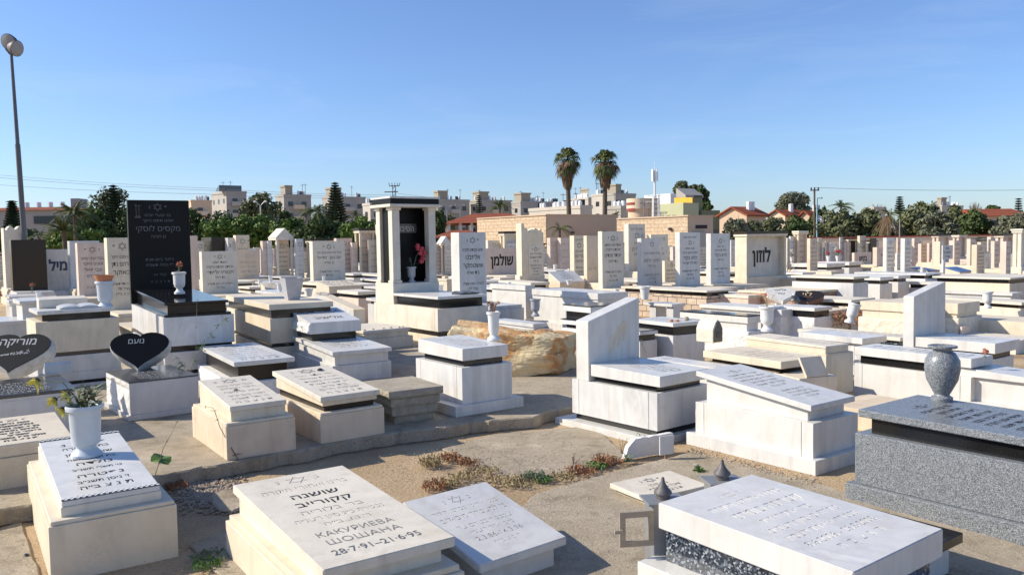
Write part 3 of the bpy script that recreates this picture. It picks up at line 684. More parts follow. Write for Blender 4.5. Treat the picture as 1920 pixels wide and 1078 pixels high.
# large white slab in the right foreground, letters really cut
def lf(g, W_, L_, zf, zb):
    b = MB(); b.hexa(0.03, W_ - 0.03, 0.05, L_ - 0.03, 0.20, zf, 0.20, zb); b.build('recess', 'blue_granite', g.root, 0.002)
    b = MB(); b.hexa(-0.10, W_ + 0.10, -0.10, L_ + 0.07, 0.0, 0.20); b.build('body', 'white_marble', g.root, 0.006)
g = plaque_grave('thick white marble slab grave with cut white lettering over a blue granite band', ((1600.2, 1072.5), (1768.5, 991), (1230.8, 940.7), (1409.7, 889)), 0.50, 0.145, lf, 'white_marble'); G9 = g
tmp = MB(); Mx, a, bb = top_matrix(g, -1, 0.0, -0.006)
def lines_mesh(lines, Wd, Ht, Mx, bold):
    n0 = len(bpy.data.objects); o = write(lines, Wd, Ht, Mx, 'letter_pale', None, 3, 'cut', bold); return o
cut = lines_mesh([('פ*נ', 1.1), ('בתנו ואחותנו היקרה', 1.15), ('קטרינה פומרנץ', 1.6), ('בת ארקדי ז״ל', 1.1), ('נולדה כ׳ סיון תשנ״ט', 1.15), ('נפטרה א׳ אלול תשס״ו', 1.15), ('8.6.2006 - 25.8.2008', 1.05), ('ת  נ  צ  ב  ה', 1.1)], a * 0.84, bb * 0.78, sub(Mx, a * 0.08, bb * 0.13), 0.0)
cut.parent = g.root
for v_ in cut.data.vertices: v_.co += (Mx.to_3x3() @ Vector((0, 0, 1))) * .006
print('boolean', carve(g, g.parts['slab'], Mx, .007, [cut], False))

# black slab grave behind it
g = grave('low grave with a polished black slab, squeezed beside the grey granite grave', (1768, 1027), (1822, 1004), None, z1=0.2, Ln=1.45, yaw=YAW, layers=[])
bpy.data.objects.remove(g.root); DBG.pop()
q = P(1806, 998, 0.27)
g = G(); g.W, g.L, g.D1, g.D2, g.yaw = 0.62, 1.5, D1, D2, YAW; g.p0 = q - D2 * 0.62; g.p0.z = 0.03
g.root = thing('grave_monument', 'low grave with a polished black slab, squeezed beside the grey granite grave', 'grave', g.p0, YAW)
b = MB(); b.hexa(0.05, g.W - .06, 0.05, g.L - 0.05, 0, 0.18); b.build('body', 'white_marble', g.root, 0.004)
b = MB(); b.hexa(0, g.W, 0, g.L, 0.18, 0.24); b.build('slab', 'black_granite', g.root, 0.004)
g.tops = [(0, g.W, 0, g.L, 0.24, 0.24)]
inscribe(g, [('פ*נ', 1.3), ('רחל', 1.3), ('בת מרדכי', 1.3), ('נפטרה ב ה׳ ניסן', 1), ('ת נ צ ב ה', 1.2)], 'letter_pale', m=0.05, bold=0.01, head=0.05)
# small cream slab on the paving
g = grave('small cream stone slab lying almost flat on the paving, beside the open lantern', (1215, 934.5), (1330, 909), (1143, 900.7), z1=0.10, z0=0.03, layers=[L('footing', 'old_concrete', 0.035, 0.03), L('slab', 'pale_limestone', 0.065, 0, rise=0.01)], cat='grave')
inscribe(g, [('פ*נ', 1.6), ('בת קורן', 1), ('דינה בת יוסף', 1), ('ת נ צ ב ה', 1)], 'letter_dim', m=0.05, bold=0.01)

# broken white kerb stone with a plaque on a pin
b = MB(); pts = [P(1172, 862, 0.02), P(1262, 846, 0.02)]
a_, c_ = pts; d_ = (c_ - a_); n_ = Vector((-d_.y, d_.x, 0)).normalized() * 0.05
top = []
for k in range(15):
    u = k / 14; h = 0.19 * min(1, (u * 5) ** 0.5) * (0.92 + 0.08 * noise.noise(Vector((u * 9, 0, 0)))) ; top.append((u, h))
vs = []; fs = []
for u, h in top:
    p = a_ + d_ * u
    for s_ in (0, 1):
        for hh in (0, h): vs.append(p + n_ * s_ + Vector((0, 0, hh)))
for k in range(14):
    i = k * 4; j = i + 4; fs += [(i, j, j + 1, i + 1), (i + 2, i + 3, j + 3, j + 2), (i + 1, j + 1, j + 3, i + 3)]
fs += [(0, 1, 3, 2), (56, 58, 59, 57)]
b.add(vs, fs); tag(b.build('broken_kerb', 'rough_white_stone'), 'broken piece of rounded white stone standing on edge among the weeds', 'broken stone')
t = thing('ground_sign', 'small worn white board on a short rusty pin beside the broken white stone', 'small sign', P(1250, 862, 0.02), R(24))
b = MB(); b.hexa(-0.075, 0.075, -0.006, 0.006, 0.05, 0.22); b.build('board', 'white_marble_veined', t, 0.002)
b = MB(); b.hexa(-0.01, 0.01, 0.007, 0.02, -0.03, 0.12); b.build('pin', 'dry_plant', t, 0)

# lanterns at the head of the white slab
def lantern(label, px, base_z, rz, door=False):
    q = P(px[0], px[1], base_z); t = thing('memorial_lantern', label, 'lantern', (q.x, q.y, 0), rz); zb = base_z
    b = MB(); s_ = 0.085
    b.hexa(-s_, s_, -s_, s_, 0.10, zb - 0.012); b.build('housing', 'grey_steel', t, 0.003)
    b = MB(); b.hexa(-s_ - .03, s_ + .04, -s_ - .01, s_ + .01, zb - 0.012, zb); b.build('roof_plate', 'grey_steel', t, 0.002)
    b = MB(); b.lathe([(0.04, zb), (0.04, zb + 0.028), (0.052, zb + 0.032), (0.05, zb + 0.045), (0.034, zb + 0.062), (0.02, zb + 0.082), (0.012, zb + 0.10), (0.009, zb + 0.12), (0.006, zb + 0.125)], 20); b.build('finial', 'lead', t, 0, True)
    if door:
        b = MB(); f = 0.034; W_, H_ = 0.20, 0.20; z0_ = zb - 0.235; x0 = -s_ - W_
        for (a1, a2, c1, c2) in ((0, W_, 0, f), (0, W_, H_ - f, H_), (0, f, f, H_ - f), (W_ - f, W_, f, H_ - f)):
            b.hexa(x0 + a1, x0 + a2, -s_ - 0.012, -s_, z0_ + c1, z0_ + c2)
        b.build('door', 'brown_metal', t, 0.001)
        b = MB(); b.hexa(x0 - 0.035, x0 + 0.015, -s_ - 0.03, -s_ - 0.014, z0_ + 0.085, z0_ + 0.105); b.build('latch', 'brown_metal', t, 0.002)
lantern('weathered metal memorial lantern with its framed glass door swung open, left of the two finials', (1243, 934), 0.50, R(8), True)
lantern('weathered metal memorial lantern with a pointed cap, right of the two behind the white slab', (1354, 898), 0.50, R(8))

# ============================================================ MIDDLE GROUND, LEFT
def heart_poly(w_, h_, n=40):
    o = []
    for k in range(n):
        a = 2 * math.pi * k / n
        x = 16 * math.sin(a) ** 3 * (1 + .06 * math.cos(a)); y = 13 * math.cos(a) - 3.2 * math.cos(2 * a) - 1.4 * math.cos(3 * a) - .5 * math.cos(4 * a) - 1.5
        o.append((x / 32 * w_, (y + 17) / 29.0 * h_))
    return o[::-1]
def heart(label, px, z, w_, h_, rz, word, wmat, th=0.24, face='black_stone', stone='rough_white_stone', tilt=R(-38), rose=False, res=3):
    q = P(px[0], px[1], z); t = thing('heart_headstone', label, 'heart stone', q, rz)
    poly = heart_poly(w_, h_)
    Mx = Matrix.Rotation(R(90) + tilt, 4, 'X')
    b = MB(); n = len(poly); rings = []
    for (zz, sc) in ((-th, 0.82), (-th * 0.75, 0.97), (-th * 0.3, 1.04), (0.0, 1.0)):
        rings.append([(x * sc, h_ * 0.5 + (y - h_ * 0.5) * sc, zz) for x, y in poly])
    vs = [Mx @ (Vector(p) + Vector((0, 0, 0.012 * noise.noise(Vector(p) * 14) if i < 3 else 0))) for i, r_ in enumerate(rings) for p in r_]
    fs = [(i * n + k, i * n + (k + 1) % n, (i + 1) * n + (k + 1) % n, (i + 1) * n + k) for i in range(3) for k in range(n)] + [tuple(range(n))[::-1], tuple(range(3 * n, 4 * n))]
    b.add(vs, fs); b.build('stone', 'shaded_heart_stone', t, 0, False)
    b = MB(); b.prism([(x * 0.985, h_ * 0.5 + (y - h_ * 0.5) * 0.985) for x, y in poly], 0.002, 0.012, Mx); b.build('face', face, t, 0.002)
    write([(word, 1)], w_ * (0.72 if rose else .6), h_ * (0.30 if rose else .24), Mx @ Matrix.Translation((-w_ * 0.36, h_ * 0.58, 0.0135)), wmat, t, res, bold=0.0 if not rose else 0.03)
    if rose:
        b = MB()
        for k in range(26):
            u = k / 25; x = -w_ * 0.26 + w_ * 0.46 * u; y = h_ * (0.40 + 0.09 * u); r_ = 0.006 + 0.028 * max(0, u - 0.35)
            for j in range(3):
                a = rnd.random() * 6.3; cx, cy = x + math.cos(a) * r_, y + math.sin(a) * r_
                b.add([(cx - .012, cy, .0137), (cx, cy - .004, .0137), (cx + .012, cy, .0137), (cx, cy + .004, .0137)], [(0, 1, 2, 3)], Mx @ Matrix.Translation((cx, cy, 0)) @ Matrix.Rotation(a, 4, 'Z') @ Matrix.Translation((-cx, -cy, 0)))
        b.build('engraving', wmat, t)
    return t
GH = grave('rough sided marble grave with thin black slab, under the whole heart stone', (241.7, 716.7), (370.7, 701.7), (198.6, 691.6), z0=SH, z1=SH + 0.42, layers=[
    L('plinth', 'grey_marble', 0.06, (-0.03, -0.02, -0.02, 0)), L('body', 'rough_white_stone', 0.33, 0.0, rough='lb'), L('edge', 'white_marble', 0.405, 0.0, rough='l'), L('slab', 'dark_grey_granite', 0.42, -0.006)])
b = MB(); b.hexa(0.0, GH.W, -0.006, 0.002, 0.062, 0.40); b.build('front_panel', 'grey_marble', GH.root, 0.001)
inscribe(GH, lorem(6, False, None, 11), 'letter_pale', m=0.06, head=0.35, bold=0.0)
heart('rough white heart stone with black face and thin handwritten lettering, fully in view', (258, 693), SH + 0.44, 0.66, 0.54, R(14), 'נועם', 'letter_pale', tilt=R(-34), res=3)
GM = grave('grave with a polished dark slab at the left edge, under the rose heart', (-90, 752), (141.5, 724), None, z0=SH, z1=SH + 0.50, Ln=1.1, yaw=YAW, layers=[
    L('body', 'grey_marble', 0.44, 0), L('edge', 'grey_marble', 0.47, 0.0), L('slab', 'dark_grey_granite', 0.50, -0.01)])
inscribe(GM, lorem(6, False, None, 12), 'letter_pale', m=0.06, head=0.25, bold=0.0)
heart('rough white heart stone with bold letters and a carved rose, at left edge', (14, 702), SH + 0.50, 0.72, 0.60, R(6), 'מוריקה', 'letter_pale', tilt=R(-42), rose=True, face='slate_face')
b = MB(); q = P(84, 703, SH + 0.51)
b.hexa(0, 0.26, 0, 0.02, 0, 0.10, 0, 0.13); b.hexa(0, 0.26, 0.021, 0.16, 0, 0.10, 0, 0.03)
o = b.build('book_stone', 'grey_marble', None, 0.004); o.location = q; o.rotation_euler = (0, 0, YAW); tag(o, 'small grey stone book stand on the dark slab right of the rose heart', 'stone book')

def tall(label, **k): return grave(label, **k)
# big grave with pillow slab, open book and planter, left
A1 = grave('tall pale grave with black bands, pillow block and open stone book, behind the rose heart', (66.4, 604.7), (223, 594), (48.8, 585), z0=0.0, W=1.03, layers=[
    L('lower_block', 'grey_marble', 728, (-.03, -.03, -.03, 0)), L('lower_band', 'black_granite', 720, 0.02), L('ledge', 'grey_marble', 704, -.01), L('second_block', 'grey_marble', 672, 0), L('middle_band', 'black_granite', 664, 0.02), L('body', 'cream_limestone', None, 0), L('recess', 'black_granite', None, 0.09, t=0.09), L('slab', 'white_marble', None, (0.03, 0.06, 0.03, 0.06), t=0.05)])
b = MB(); zt = A1.tops[-1][4]; b.hexa(0.12, A1.W * 0.72, A1.L * 0.62, A1.L * 0.85, zt + 0.002, zt + 0.12, zt + 0.002, zt + 0.15); b.build('pillow_block', 'pale_limestone', A1.root, 0.008)
def open_book(parent, w_, d_, z, x, y, mat):
    b = MB(); n = 8; vs = []; fs = []
    for j in range(2):
        for i in range(n * 2 + 1):
            u = (i - n) / n; h = 0.035 * math.sin(min(1, abs(u)) * math.pi) ** 0.7 * 0.7 + 0.012 + 0.01 * (1 - abs(u))
            vs += [(x + u * w_ / 2, y + j * d_, z), (x + u * w_ / 2, y + j * d_, z + h + 0.02 * j)]
    m_ = (n * 2 + 1) * 2
    for i in range(n * 2):
        a = i * 2; fs += [(a, a + 2, a + 3, a + 1), (m_ + a, m_ + a + 1, m_ + a + 3, m_ + a + 2), (a + 1, a + 3, m_ + a + 3, m_ + a + 1)]
    fs += [(0, 1, m_ + 1, m_), (m_ - 2, 2 * m_ - 2, 2 * m_ - 1, m_ - 1)]
    b.add(vs, fs); return b.build('open_book', mat, parent, 0, True)
open_book(A1.root, 0.5, 0.28, zt + 0.002, A1.W * 0.55, A1.L * 0.14, 'grey_marble')
A2 = grave('white slab grave with a narrow step, behind the grave with the open book', (37, 571), (155, 562), (24, 545), z0=0, z1=.92, layers=[
    L('body', 'white_marble', None, 0.05), L('slab', 'white_marble', None, 0.0, t=0.06, rise=0.03)])
inscribe(A2, lorem(5, True, None, 14), 'letter_faint', m=0.08)
A3 = grave('stepped white grave at the far left edge with two thin ledges', (17, 573), (80, 566), (9, 548), z0=0, z1=.85, layers=[
    L('body', 'grey_marble', None, 0.06), L('ledge', 'white_marble', None, 0.02, t=0.04), L('slab', 'white_marble', None, 0.0, t=0.06)])
A4 = grave('low wide grey grave block at the left edge below the stepped white grave', (-60, 607), (50, 592), None, z0=0, z1=0.62, Ln=1.4, yaw=YAW, layers=[L('body', 'grey_marble', 0.55, 0), L('slab', 'grey_marble', 0.62, -.02)])
# black stele monument
A5 = grave('marble grave with a polished black stepped slab at the foot of the tall black headstone', (305.6, 596.4), (438.4, 594), (246.7, 578.9), z0=0, W=0.95, yaw=R(31), layers=[
    L('lower_block', 'grey_marble', 705, (-.03, -.03, -.03, 0)), L('lower_band', 'black_granite', 697, .02), L('second_block', 'grey_marble', 662, 0.0), L('middle_band', 'black_granite', 650, 0.03), L('body', 'white_marble_veined', None, 0), L('ledge', 'black_granite', None, (0.02, .03, .02, .02), t=0.035), L('recess', 'black_granite', None, (0.07, .09, .06, .02), t=0.13, rise=0.06), L('slab', 'black_granite', None, (0.03, .06, .03, .02), t=0.035)])
g = A5; x0, x1, y0, y1, zf, zb = g.tops[-1]
b = MB(); ys = g.L - 0.16; zt = z_at(g.p0 + g.D1 * ys, 375)
wst = along(g.p0 + g.D1 * ys + Vector((0, 0, zb)), g.D2, 360) 
b.hexa(-0.02, wst, ys, ys + 0.12, zb - 0.25, zt); g.parts['headstone'] = b.build('headstone', 'black_stone', g.root, 0.004)
H_ = zt - zb
write([('פ*נ', 1.5), ('בני ובעלי אבינו', 0.8), ('אחינו ודודנו היקר', 0.8), ('מקסים לוסקי', 1.5), ('בן חנינה', 0.8), ('', 2.6), ('נפטר ביום שבת', 0.8), ('י״ז כסלו תשס״ג', 0.8), ('', 0.7), ('בגיל  נא', 0.7), ('', .3), ('ת  נ  צ  ב  ה', 0.7)], wst * 0.94, H_ * 0.93, front_matrix(0.0, zb + H_ * 0.05, ys - 0.002), 'letter_dim', g.root, 2, bold=0.008)
# etched broken column on the headstone
b = MB(); cx, cz = wst * 0.14, zb + H_ * 0.80
for (a1, a2, c1, c2) in ((-.05, .05, 0, .012), (-.035, .035, .02, .03), (-.025, -.018, .03, .22), (.018, .025, .03, .20), (-.04, .06, .20, .207), (-.04, -.03, .207, .23)): b.hexa(cx + a1, cx + a2, ys - .003, ys - .001, cz + c1, cz + c2)
b.build('etched_column', 'letter_dim', g.root)
# grave with square planter
A6 = grave('tall cream grave with black recess bands, under the square grey planter', (506.3, 597.7), (625, 590), (425, 572), z0=0, W=1.0, layers=[
    L('lower_block', 'cream_limestone', 652, 0), L('lower_band', 'black_granite', 644, 0.03), L('body', 'cream_limestone', None, 0.0), L('recess', 'black_granite', None, 0.03, t=0.13), L('slab', 'cream_limestone', None, (-0.01, 0, -0.01, 0), t=0.085)])
# grave with tilted pillow headstone
A7 = grave('white marble grave with a rough edged pillow block carrying two stars and one bold word', (627.2, 684.8), (729.8, 674.6), (541, 646), z0=0, W=0.80, layers=[
    L('plinth', 'white_marble_veined', None, (-.035, -.02, -.02, -.03), t=0.36), L('body', 'white_marble', 667, 0.01, rise=0.06), L('slab', 'white_marble', None, (-.03, -.03, -.03, -.03), t=0.055)])
g = A7; x0, x1, y0, y1, zf, zb = g.tops[-1]; D = y1 - y0; zz = lambda y: zf + (zb - zf) * (y - y0) / D
Mx, a, bb = top_matrix(g, -1, 0.0)
write([('נולד בירושלים', .8), ('כ״ו תשרי תשל״ה', 1), ('נהרג בתאונת דרכים', 1), ('ז׳ אייר תשנ״ה', 1), ('ת נ צ ב ה', .9)], a * .7, bb * .34, sub(Mx, a * .17, bb * .13), 'letter_grey', g.root, 2, bold=0.008)
ya_, yb_ = y0 + D * 0.52, y0 + D * 0.96
b = MB(); b.hexa(x0 + .09, x1 - .09, ya_, yb_, zz(ya_) - .005, zz(yb_) + 0.085, zz(yb_) - .005, zz(yb_) + 0.085); b.build('pillow_band', 'black_granite', g.root, 0.002)
zp = zz(yb_) + 0.085; pt = (x0 + .03, x1 - .03, ya_ - .07, yb_ + .04, zp + 0.165, zp + 0.29)
b = MB(); b.hexa(pt[0] + .012, pt[1], pt[2], pt[3], zp, pt[4], zp, pt[5]); b.build('pillow_block', 'white_marble', g.root, 0.004)
ra = rough_block(pt[0] - .003, pt[0] + .014, pt[2] + .003, pt[3] - .003, zp + .004, zp + 0.14, 'rough_white_stone', 'rough_edge', g.root, amp=0.02, cell=0.02, sides='l')
g.tops.append(pt); Mx, a, bb = top_matrix(g, -1, 0.0)
write([('*פ״נ*', 1), ('אלישיב', 1.5)], a * .9, bb * .8, sub(Mx, a * .05, bb * .13), 'letter_black', g.root, 3, bold=0.025, fill=.62)
# cream grave behind it
A8 = grave('cream slab grave with a row of pebbles along its edge, behind the pillow block grave', (681.7, 624), (768, 616), None, z0=0, z1=0.44, Ln=1.25, yaw=YAW, layers=[
    L('plinth', 'cream_limestone', 0.07, (-.09, -.09, -.05, 0)), L('body', 'cream_limestone', 0.32, (-.04, -.05, -.03, 0)), L('block', 'cream_limestone', None, 0.02, t=0.10), L('slab', 'pale_limestone', None, (-.01, -.01, -.01, 0), t=0.05)])
# open stone leaf on it
o = open_book(None, 0.30, 0.2, 0, 0, 0, 'cream_limestone'); o.location = on_top(A8, 0.25, 0.86) + Vector((0, 0, .003)); o.rotation_euler = (0, 0, YAW); tag(o, 'small carved cream stone leaf lying behind the pillow block grave', 'stone leaf')

# monument with canopy
A9 = grave('cream columned canopy monument over a black inner slab, with a white table slab in front', (821.5, 579.2), (911.4, 575.3), (703.7, 566.2), z0=0, z1=0.78, yaw=YAW, layers=[
    L('lower_block', 'cream_limestone', 0.27, (-.02, -.02, -.02, -.02)), L('lower_band', 'black_granite', 0.36, (0.0, 0.0, 0.0, 0)), L('body', 'pale_limestone', 0.78, (-.03, -.03, -.03, 0))])
g = A9
def X_of(px, y):  # local x on the line at depth y that falls on column px
    return along(g.p0 + g.D1 * y + Vector((0, 0, 0.9)), g.D2, px)
Wg, Lg = g.W, g.L
b = MB(); b.hexa(0.06, Wg - .05, 0.05, Lg * 0.66, 0.78, 0.95); b.build('table_recess', 'black_granite', g.root, 0.003)
b = MB(); b.hexa(0.0, Wg + .02, 0.0, Lg * 0.68, 0.95, 1.0); b.build('table_slab', 'white_marble', g.root, 0.004)
open_book(g.root, 0.42, 0.30, 1.002, Wg * 0.72, 0.12, 'dark_grey_granite')
py0, py1 = Lg * 0.68, Lg - 0.02; PZ = z_at(g.p0 + g.D1 * py0, 532)
b = MB(); b.hexa(-.0, Wg, py0, py1, 0.78, PZ); b.build('pedestal', 'pale_limestone', g.root, 0.006)
zr = z_at(g.p0 + g.D1 * py0, 388)
colw = 0.17
for cx in (0.03, Wg - .03 - colw):
    for cy in (py0 + .04, py1 - .04 - colw):
        b = MB(); b.hexa(cx, cx + colw, cy, cy + colw, PZ + .06, zr - .06); b.hexa(cx - .02, cx + colw + .02, cy - .02, cy + colw + .02, PZ, PZ + .06); b.hexa(cx - .025, cx + colw + .025, cy - .025, cy + colw + .025, zr - .06, zr)
        b.build('column', 'pale_limestone', g.root, 0.006)
b = MB(); b.hexa(-.06, Wg + .05, py0 - .06, py1 + .04, zr, zr + .06); b.build('cornice', 'pale_limestone', g.root, 0.005)
b = MB(); b.hexa(-.03, Wg + .02, py0 - .03, py1 + .01, zr + .06, zr + .17); b.build('roof_band', 'black_stone', g.root, 0.004)
b = MB(); b.hexa(-.05, Wg + .04, py0 - .05, py1 + .03, zr + .17, zr + .21); b.build('roof', 'white_marble', g.root, 0.004)
b = MB(); b.hexa(0.05 + colw * .6, Wg - .05 - colw * .6, py0 + .46, py0 + .56, PZ + .002, zr - .002); b.build('inner_slab', 'black_stone', g.root, 0.003)
for sx in (0.085, Wg - .115): 
    b = MB(); b.hexa(sx, sx + .03, py0 + .23, py1 - .24, PZ + .002, zr - .001); b.build('side_slab', 'black_stone', g.root, 0.002)
b = MB(); zc = PZ + (zr - PZ) * 0.66; b.hexa(.27, Wg - .27, py0 + .40, py0 + .455, zc, zc + .2); b.build('name_plate', 'dark_grey_granite', g.root, 0.01)
write([('הסיבני', 1)], Wg * .42, .2, front_matrix(Wg * .29, zc, py0 + .398), 'letter_faint', g.root, 3, bold=0.06)

# ============================================================ CENTRE
# boulder
q = P(965, 704, SH)
t = MB(); bm = bmesh.new(); bmesh.ops.create_icosphere(bm, subdivisions=6, radius=1)
Lb, Wb, Hb = 0.94, 0.52, 0.66
for v in bm.verts:
    c = v.co.copy(); e = max(abs(c.x), abs(c.y), abs(c.z)); c = c.lerp(c / e, 0.86)
    p = Vector((c.x * Lb * (0.93 + 0.10 * c.y), c.y * Wb * (1 - .18 * max(0, c.x)), c.z * Hb / 2))
    p += c * (0.07 * noise.noise(c * 1.5) + 0.022 * noise.noise(c * 3.3) + 0.008 * noise.noise(c * 14))
    if c.z > 0: p.z = p.z * (1 - .16 * c.x) - .03 * (c.x + 1)
    v.co = p + Vector((0, 0, Hb / 2))
me = bpy.data.meshes.new('boulder'); bm.to_mesh(me); bm.free(); me.materials.append(M['boulder_stone'])
t = bpy.data.objects.new('boulder', me); COL.objects.link(t); t.location = P(955, 705, SH) + Vector((0.0, 0.45, -.03)); t.rotation_euler = (0, 0, R(-14)); tag(t, 'big rough tan and rust coloured boulder with an inscribed top, on the path', 'boulder')
b = MB(); Mx = Matrix.Rotation(R(-4), 4, 'Y')
import functools
o = write([('אבי מורי', 1), ('איש רב פעלים', 1), ('יוסף בן דוד', 1), ('נפטר כ״ב טבת', 1)], 0.75, 0.5, Matrix.Translation((0.0, -.27, 0)), 'letter_black', None, 2, bold=.02)
bt = bpy.data.objects['boulder']
from mathutils.bvhtree import BVHTree
tree_ = BVHTree.FromPolygons([v.co for v in me.vertices], [tuple(p.vertices) for p in me.polygons])
for v in o.data.vertices:
    h = tree_.ray_cast(Vector((v.co.x, v.co.y, 3)), Vector((0, 0, -1)))
    v.co.z = (h[0].z if h[0] else Hb) + .016
o.parent = bt

# grave under grey urn, left of the wing stone
B1 = grave('grey slab grave with a stepped edge, under the small grey urn behind the boulder', (1000, 611), (1026, 607), (915, 603), z0=0, W=None, z1=0.52, Ln=1.3, yaw=YAW, layers=[L('body', 'grey_marble', 0.44, (-.05, -.08, -.05, -.05)), L('band', 'grey_marble', 0.49, .03), L('slab', 'grey_marble', 0.55, 0)])
B2 = grave('large plain white marble grave with an overhanging slab, behind the black topped rough grave', (1121, 562.5), (1178, 557), (997, 544), z0=0, z1=0.78, yaw=R(33), layers=[
    L('plinth', 'white_marble', 0.2, -.04), L('body', 'white_marble', 0.78, (.03, .05, .03, .03)), L('slab', 'white_marble', None, 0, t=0.13)])
B3 = grave('white marble grave with a thick slab, to the right of the blue white headstone', (985, 545), (1003, 540), (905, 528), z0=0, z1=0.80, Ln=1.5, W=None, yaw=YAW, layers=[L('plinth', 'white_marble', .12, (-.06, -.06, -.06, 0)), L('body', 'white_marble', 0.80, .04), L('slab', 'white_marble', None, 0, t=0.12)])
B3.root  # noqa
B4 = grave('rough faced white grave with stacked thin black slabs, half hidden behind the wing headstone', (1108, 620), (1160, 612), (1058, 610), z0=0, z1=0.45, layers=[
    L('body', 'rough_white_stone', 0.45, (-.05, 0, -.05, 0), rough='lf'), L('band', 'black_granite', None, .03, t=.07), L('ledge', 'rough_white_stone', None, (-.03, 0, -.03, 0), t=.08, rough='lf'), L('thin_slab', 'black_granite', None, -.05, t=.012), L('upper_band', 'black_granite', None, .03, t=.14), L('upper_ledge', 'rough_white_stone', None, (0, 0, 0, 0), t=.10, rough='lf'), L('slab', 'dark_grey_granite', None, -.02, t=.02)])
B5 = grave('white slab grave over a deep black band with brown pebbles, right of the wing headstone', (1262, 629.8), (1321.4, 624), (1185, 612), z0=0, z1=0.56, layers=[
    L('body', 'white_marble_veined', 0.56, 0), L('recess', 'black_granite', None, (.04, .04, .04, .04), t=.13), L('slab', 'white_marble', None, (0, .01, 0, 0), t=.055)])
inscribe(B5, lorem(9, True, None, 15), 'letter_faint', m=.10, bold=0)
B6 = grave('small low grave with a dark band, tucked right behind the wing headstone', (1200, 640), (1232, 632), (1170, 630), z0=0, z1=0.50, Ln=0.9, layers=[L('body', 'grey_marble', .50, 0), L('band', 'black_granite', None, .02, t=.09), L('slab', 'white_marble_veined', None, -.01, t=.05), L('top', 'dark_grey_granite', None, 0.0, t=.012)])
# white bench
BN = grave('white marble bench with two block legs, standing among the graves right of centre', (1260, 570.5), (1285, 566.5), (1206, 562), z0=0, z1=0.62, yaw=YAW, layers=[], name='stone_bench', cat='bench')
b = MB(); b.hexa(0, BN.W, 0, BN.L, .56, .62); b.build('seat', 'white_marble', BN.root, .004)
for y in (0.02, BN.L * .62):
    b = MB(); b.hexa(.06, BN.W - .03, y, y + BN.L * .22, 0, .56); b.build('leg', 'grey_marble', BN.root, .004)
# slab to the right of wing grave
B7 = grave('white marble slab grave lying in the long shadow of the wing headstone', (1390, 697), (1423, 688), (1213, 664), z0=0, z1=0.50, yaw=YAW, layers=[L('body', 'white_marble', .44, .06), L('slab', 'white_marble', .50, 0)])
inscribe(B7, lorem(9, True, None, 16), 'letter_faint', m=.10, bold=0)
B8 = grave('cream slab grave with a dark recess, carrying the arched stone candle house', (1464.5, 681), (1540.5, 664), (1318, 648), z0=0, z1=0.56, layers=[
    L('body', 'old_concrete', 0.44, (.0, .0, .0, 0)), L('recess', 'brown_black_granite', None, (.08, .08, .08, .08), t=.05), L('slab', 'cream_limestone', None, 0, t=.085)])
inscribe(B8, lorem(3, True, None, 17), 'letter_faint', m=.10, head=.25, foot=.1, bold=0)
B9 = grave('white grave with rough sides and a thin polished black top, behind the arched candle house', (1402, 607), (1428, 602), (1306, 592), z0=0, z1=0.60, Ln=1.45, yaw=YAW, layers=[
    L('body', 'rough_white_stone', .47, (-.02, -.03, -.03, 0), rough='lf'), L('block', 'white_marble', .60, (.03, .04, .04, .03)), L('edge', 'white_marble', None, (0, .02, 0, 0), t=.11), L('slab', 'black_granite', None, (-.01, 0, -.01, 0), t=.018)])
B10 = grave('pale grave with thin layered slab edges, carrying the big dry stalk urn', (1549, 665), (1600, 655), (1395, 622), z0=0, z1=0.52, layers=[
    L('body', 'pale_limestone', .50, 0), L('ledge', 'cream_limestone', None, (0, .0, 0, 0), t=.02), L('block', 'cream_limestone', None, (.03, .06, .03, .03), t=.07), L('slab', 'pale_limestone', None, (.02, .06, .02, .02), t=.03, rise=.02)])
inscribe(B10, lorem(5, True, None, 18), 'letter_faint', m=.10, head=.25, bold=0)
B11 = grave('plain white veined marble slab grave, just left of the slab under the tilted urn', (1617, 646), (1663, 636.5), (1497, 627), z0=0, z1=0.46, layers=[L('body', 'white_marble_veined', .46, (.06, .06, .06, .06)), L('slab', 'white_marble_veined', None, 0, t=.085)])
B12 = grave('cream slab grave with engraved rows over a dark speckled band, under the tilted white urn', (1688, 640), (1720, 632), (1565, 612), z0=0, z1=0.46, Ln=1.7, yaw=YAW, layers=[L('body', 'cream_limestone', .38, .02), L('recess', 'blue_granite', .46, .05), L('slab', 'pale_limestone', None, 0, t=.05)])
inscribe(B12, lorem(9, True, None, 19), 'letter_grey', m=.08, head=.2, bold=0.01)
B13 = grave('white marble slab grave over a long black band, behind the granite urn', (1820.8, 708), (1863, 700), (1601.6, 681.6), z0=0, z1=0.46, layers=[
    L('body', 'white_marble', .46, 0), L('recess', 'black_granite', None, (.05, .07, .05, .05), t=.10), L('slab', 'white_marble', None, (.0, .02, .0, .0), t=.10)])
inscribe(B13, [('פ*נ', 1.2)] + [(x, 1) for x in LOREM[4:11]] + [(LOREM[1], 1), (LOREM[5], 1), ('ת נ צ ב ה', 1)], 'letter_dim', m=.10, bold=0.015)
B14 = grave('thick white slab grave at the foot of the slanting headstone near the right edge', (1866, 664), (1912, 654), (1716, 641), z0=0, z1=0.50, W=None, yaw=YAW, layers=[
    L('body', 'white_marble', .42, .05), L('recess', 'black_granite', .50, .08), L('slab', 'white_marble', None, 0, t=.13)])
inscribe(B14, lorem(6, False, None, 20), 'letter_faint', m=.10, head=.2, foot=.08, bold=0)
g = B14; y0 = g.L + .01; y1 = g.L + .16
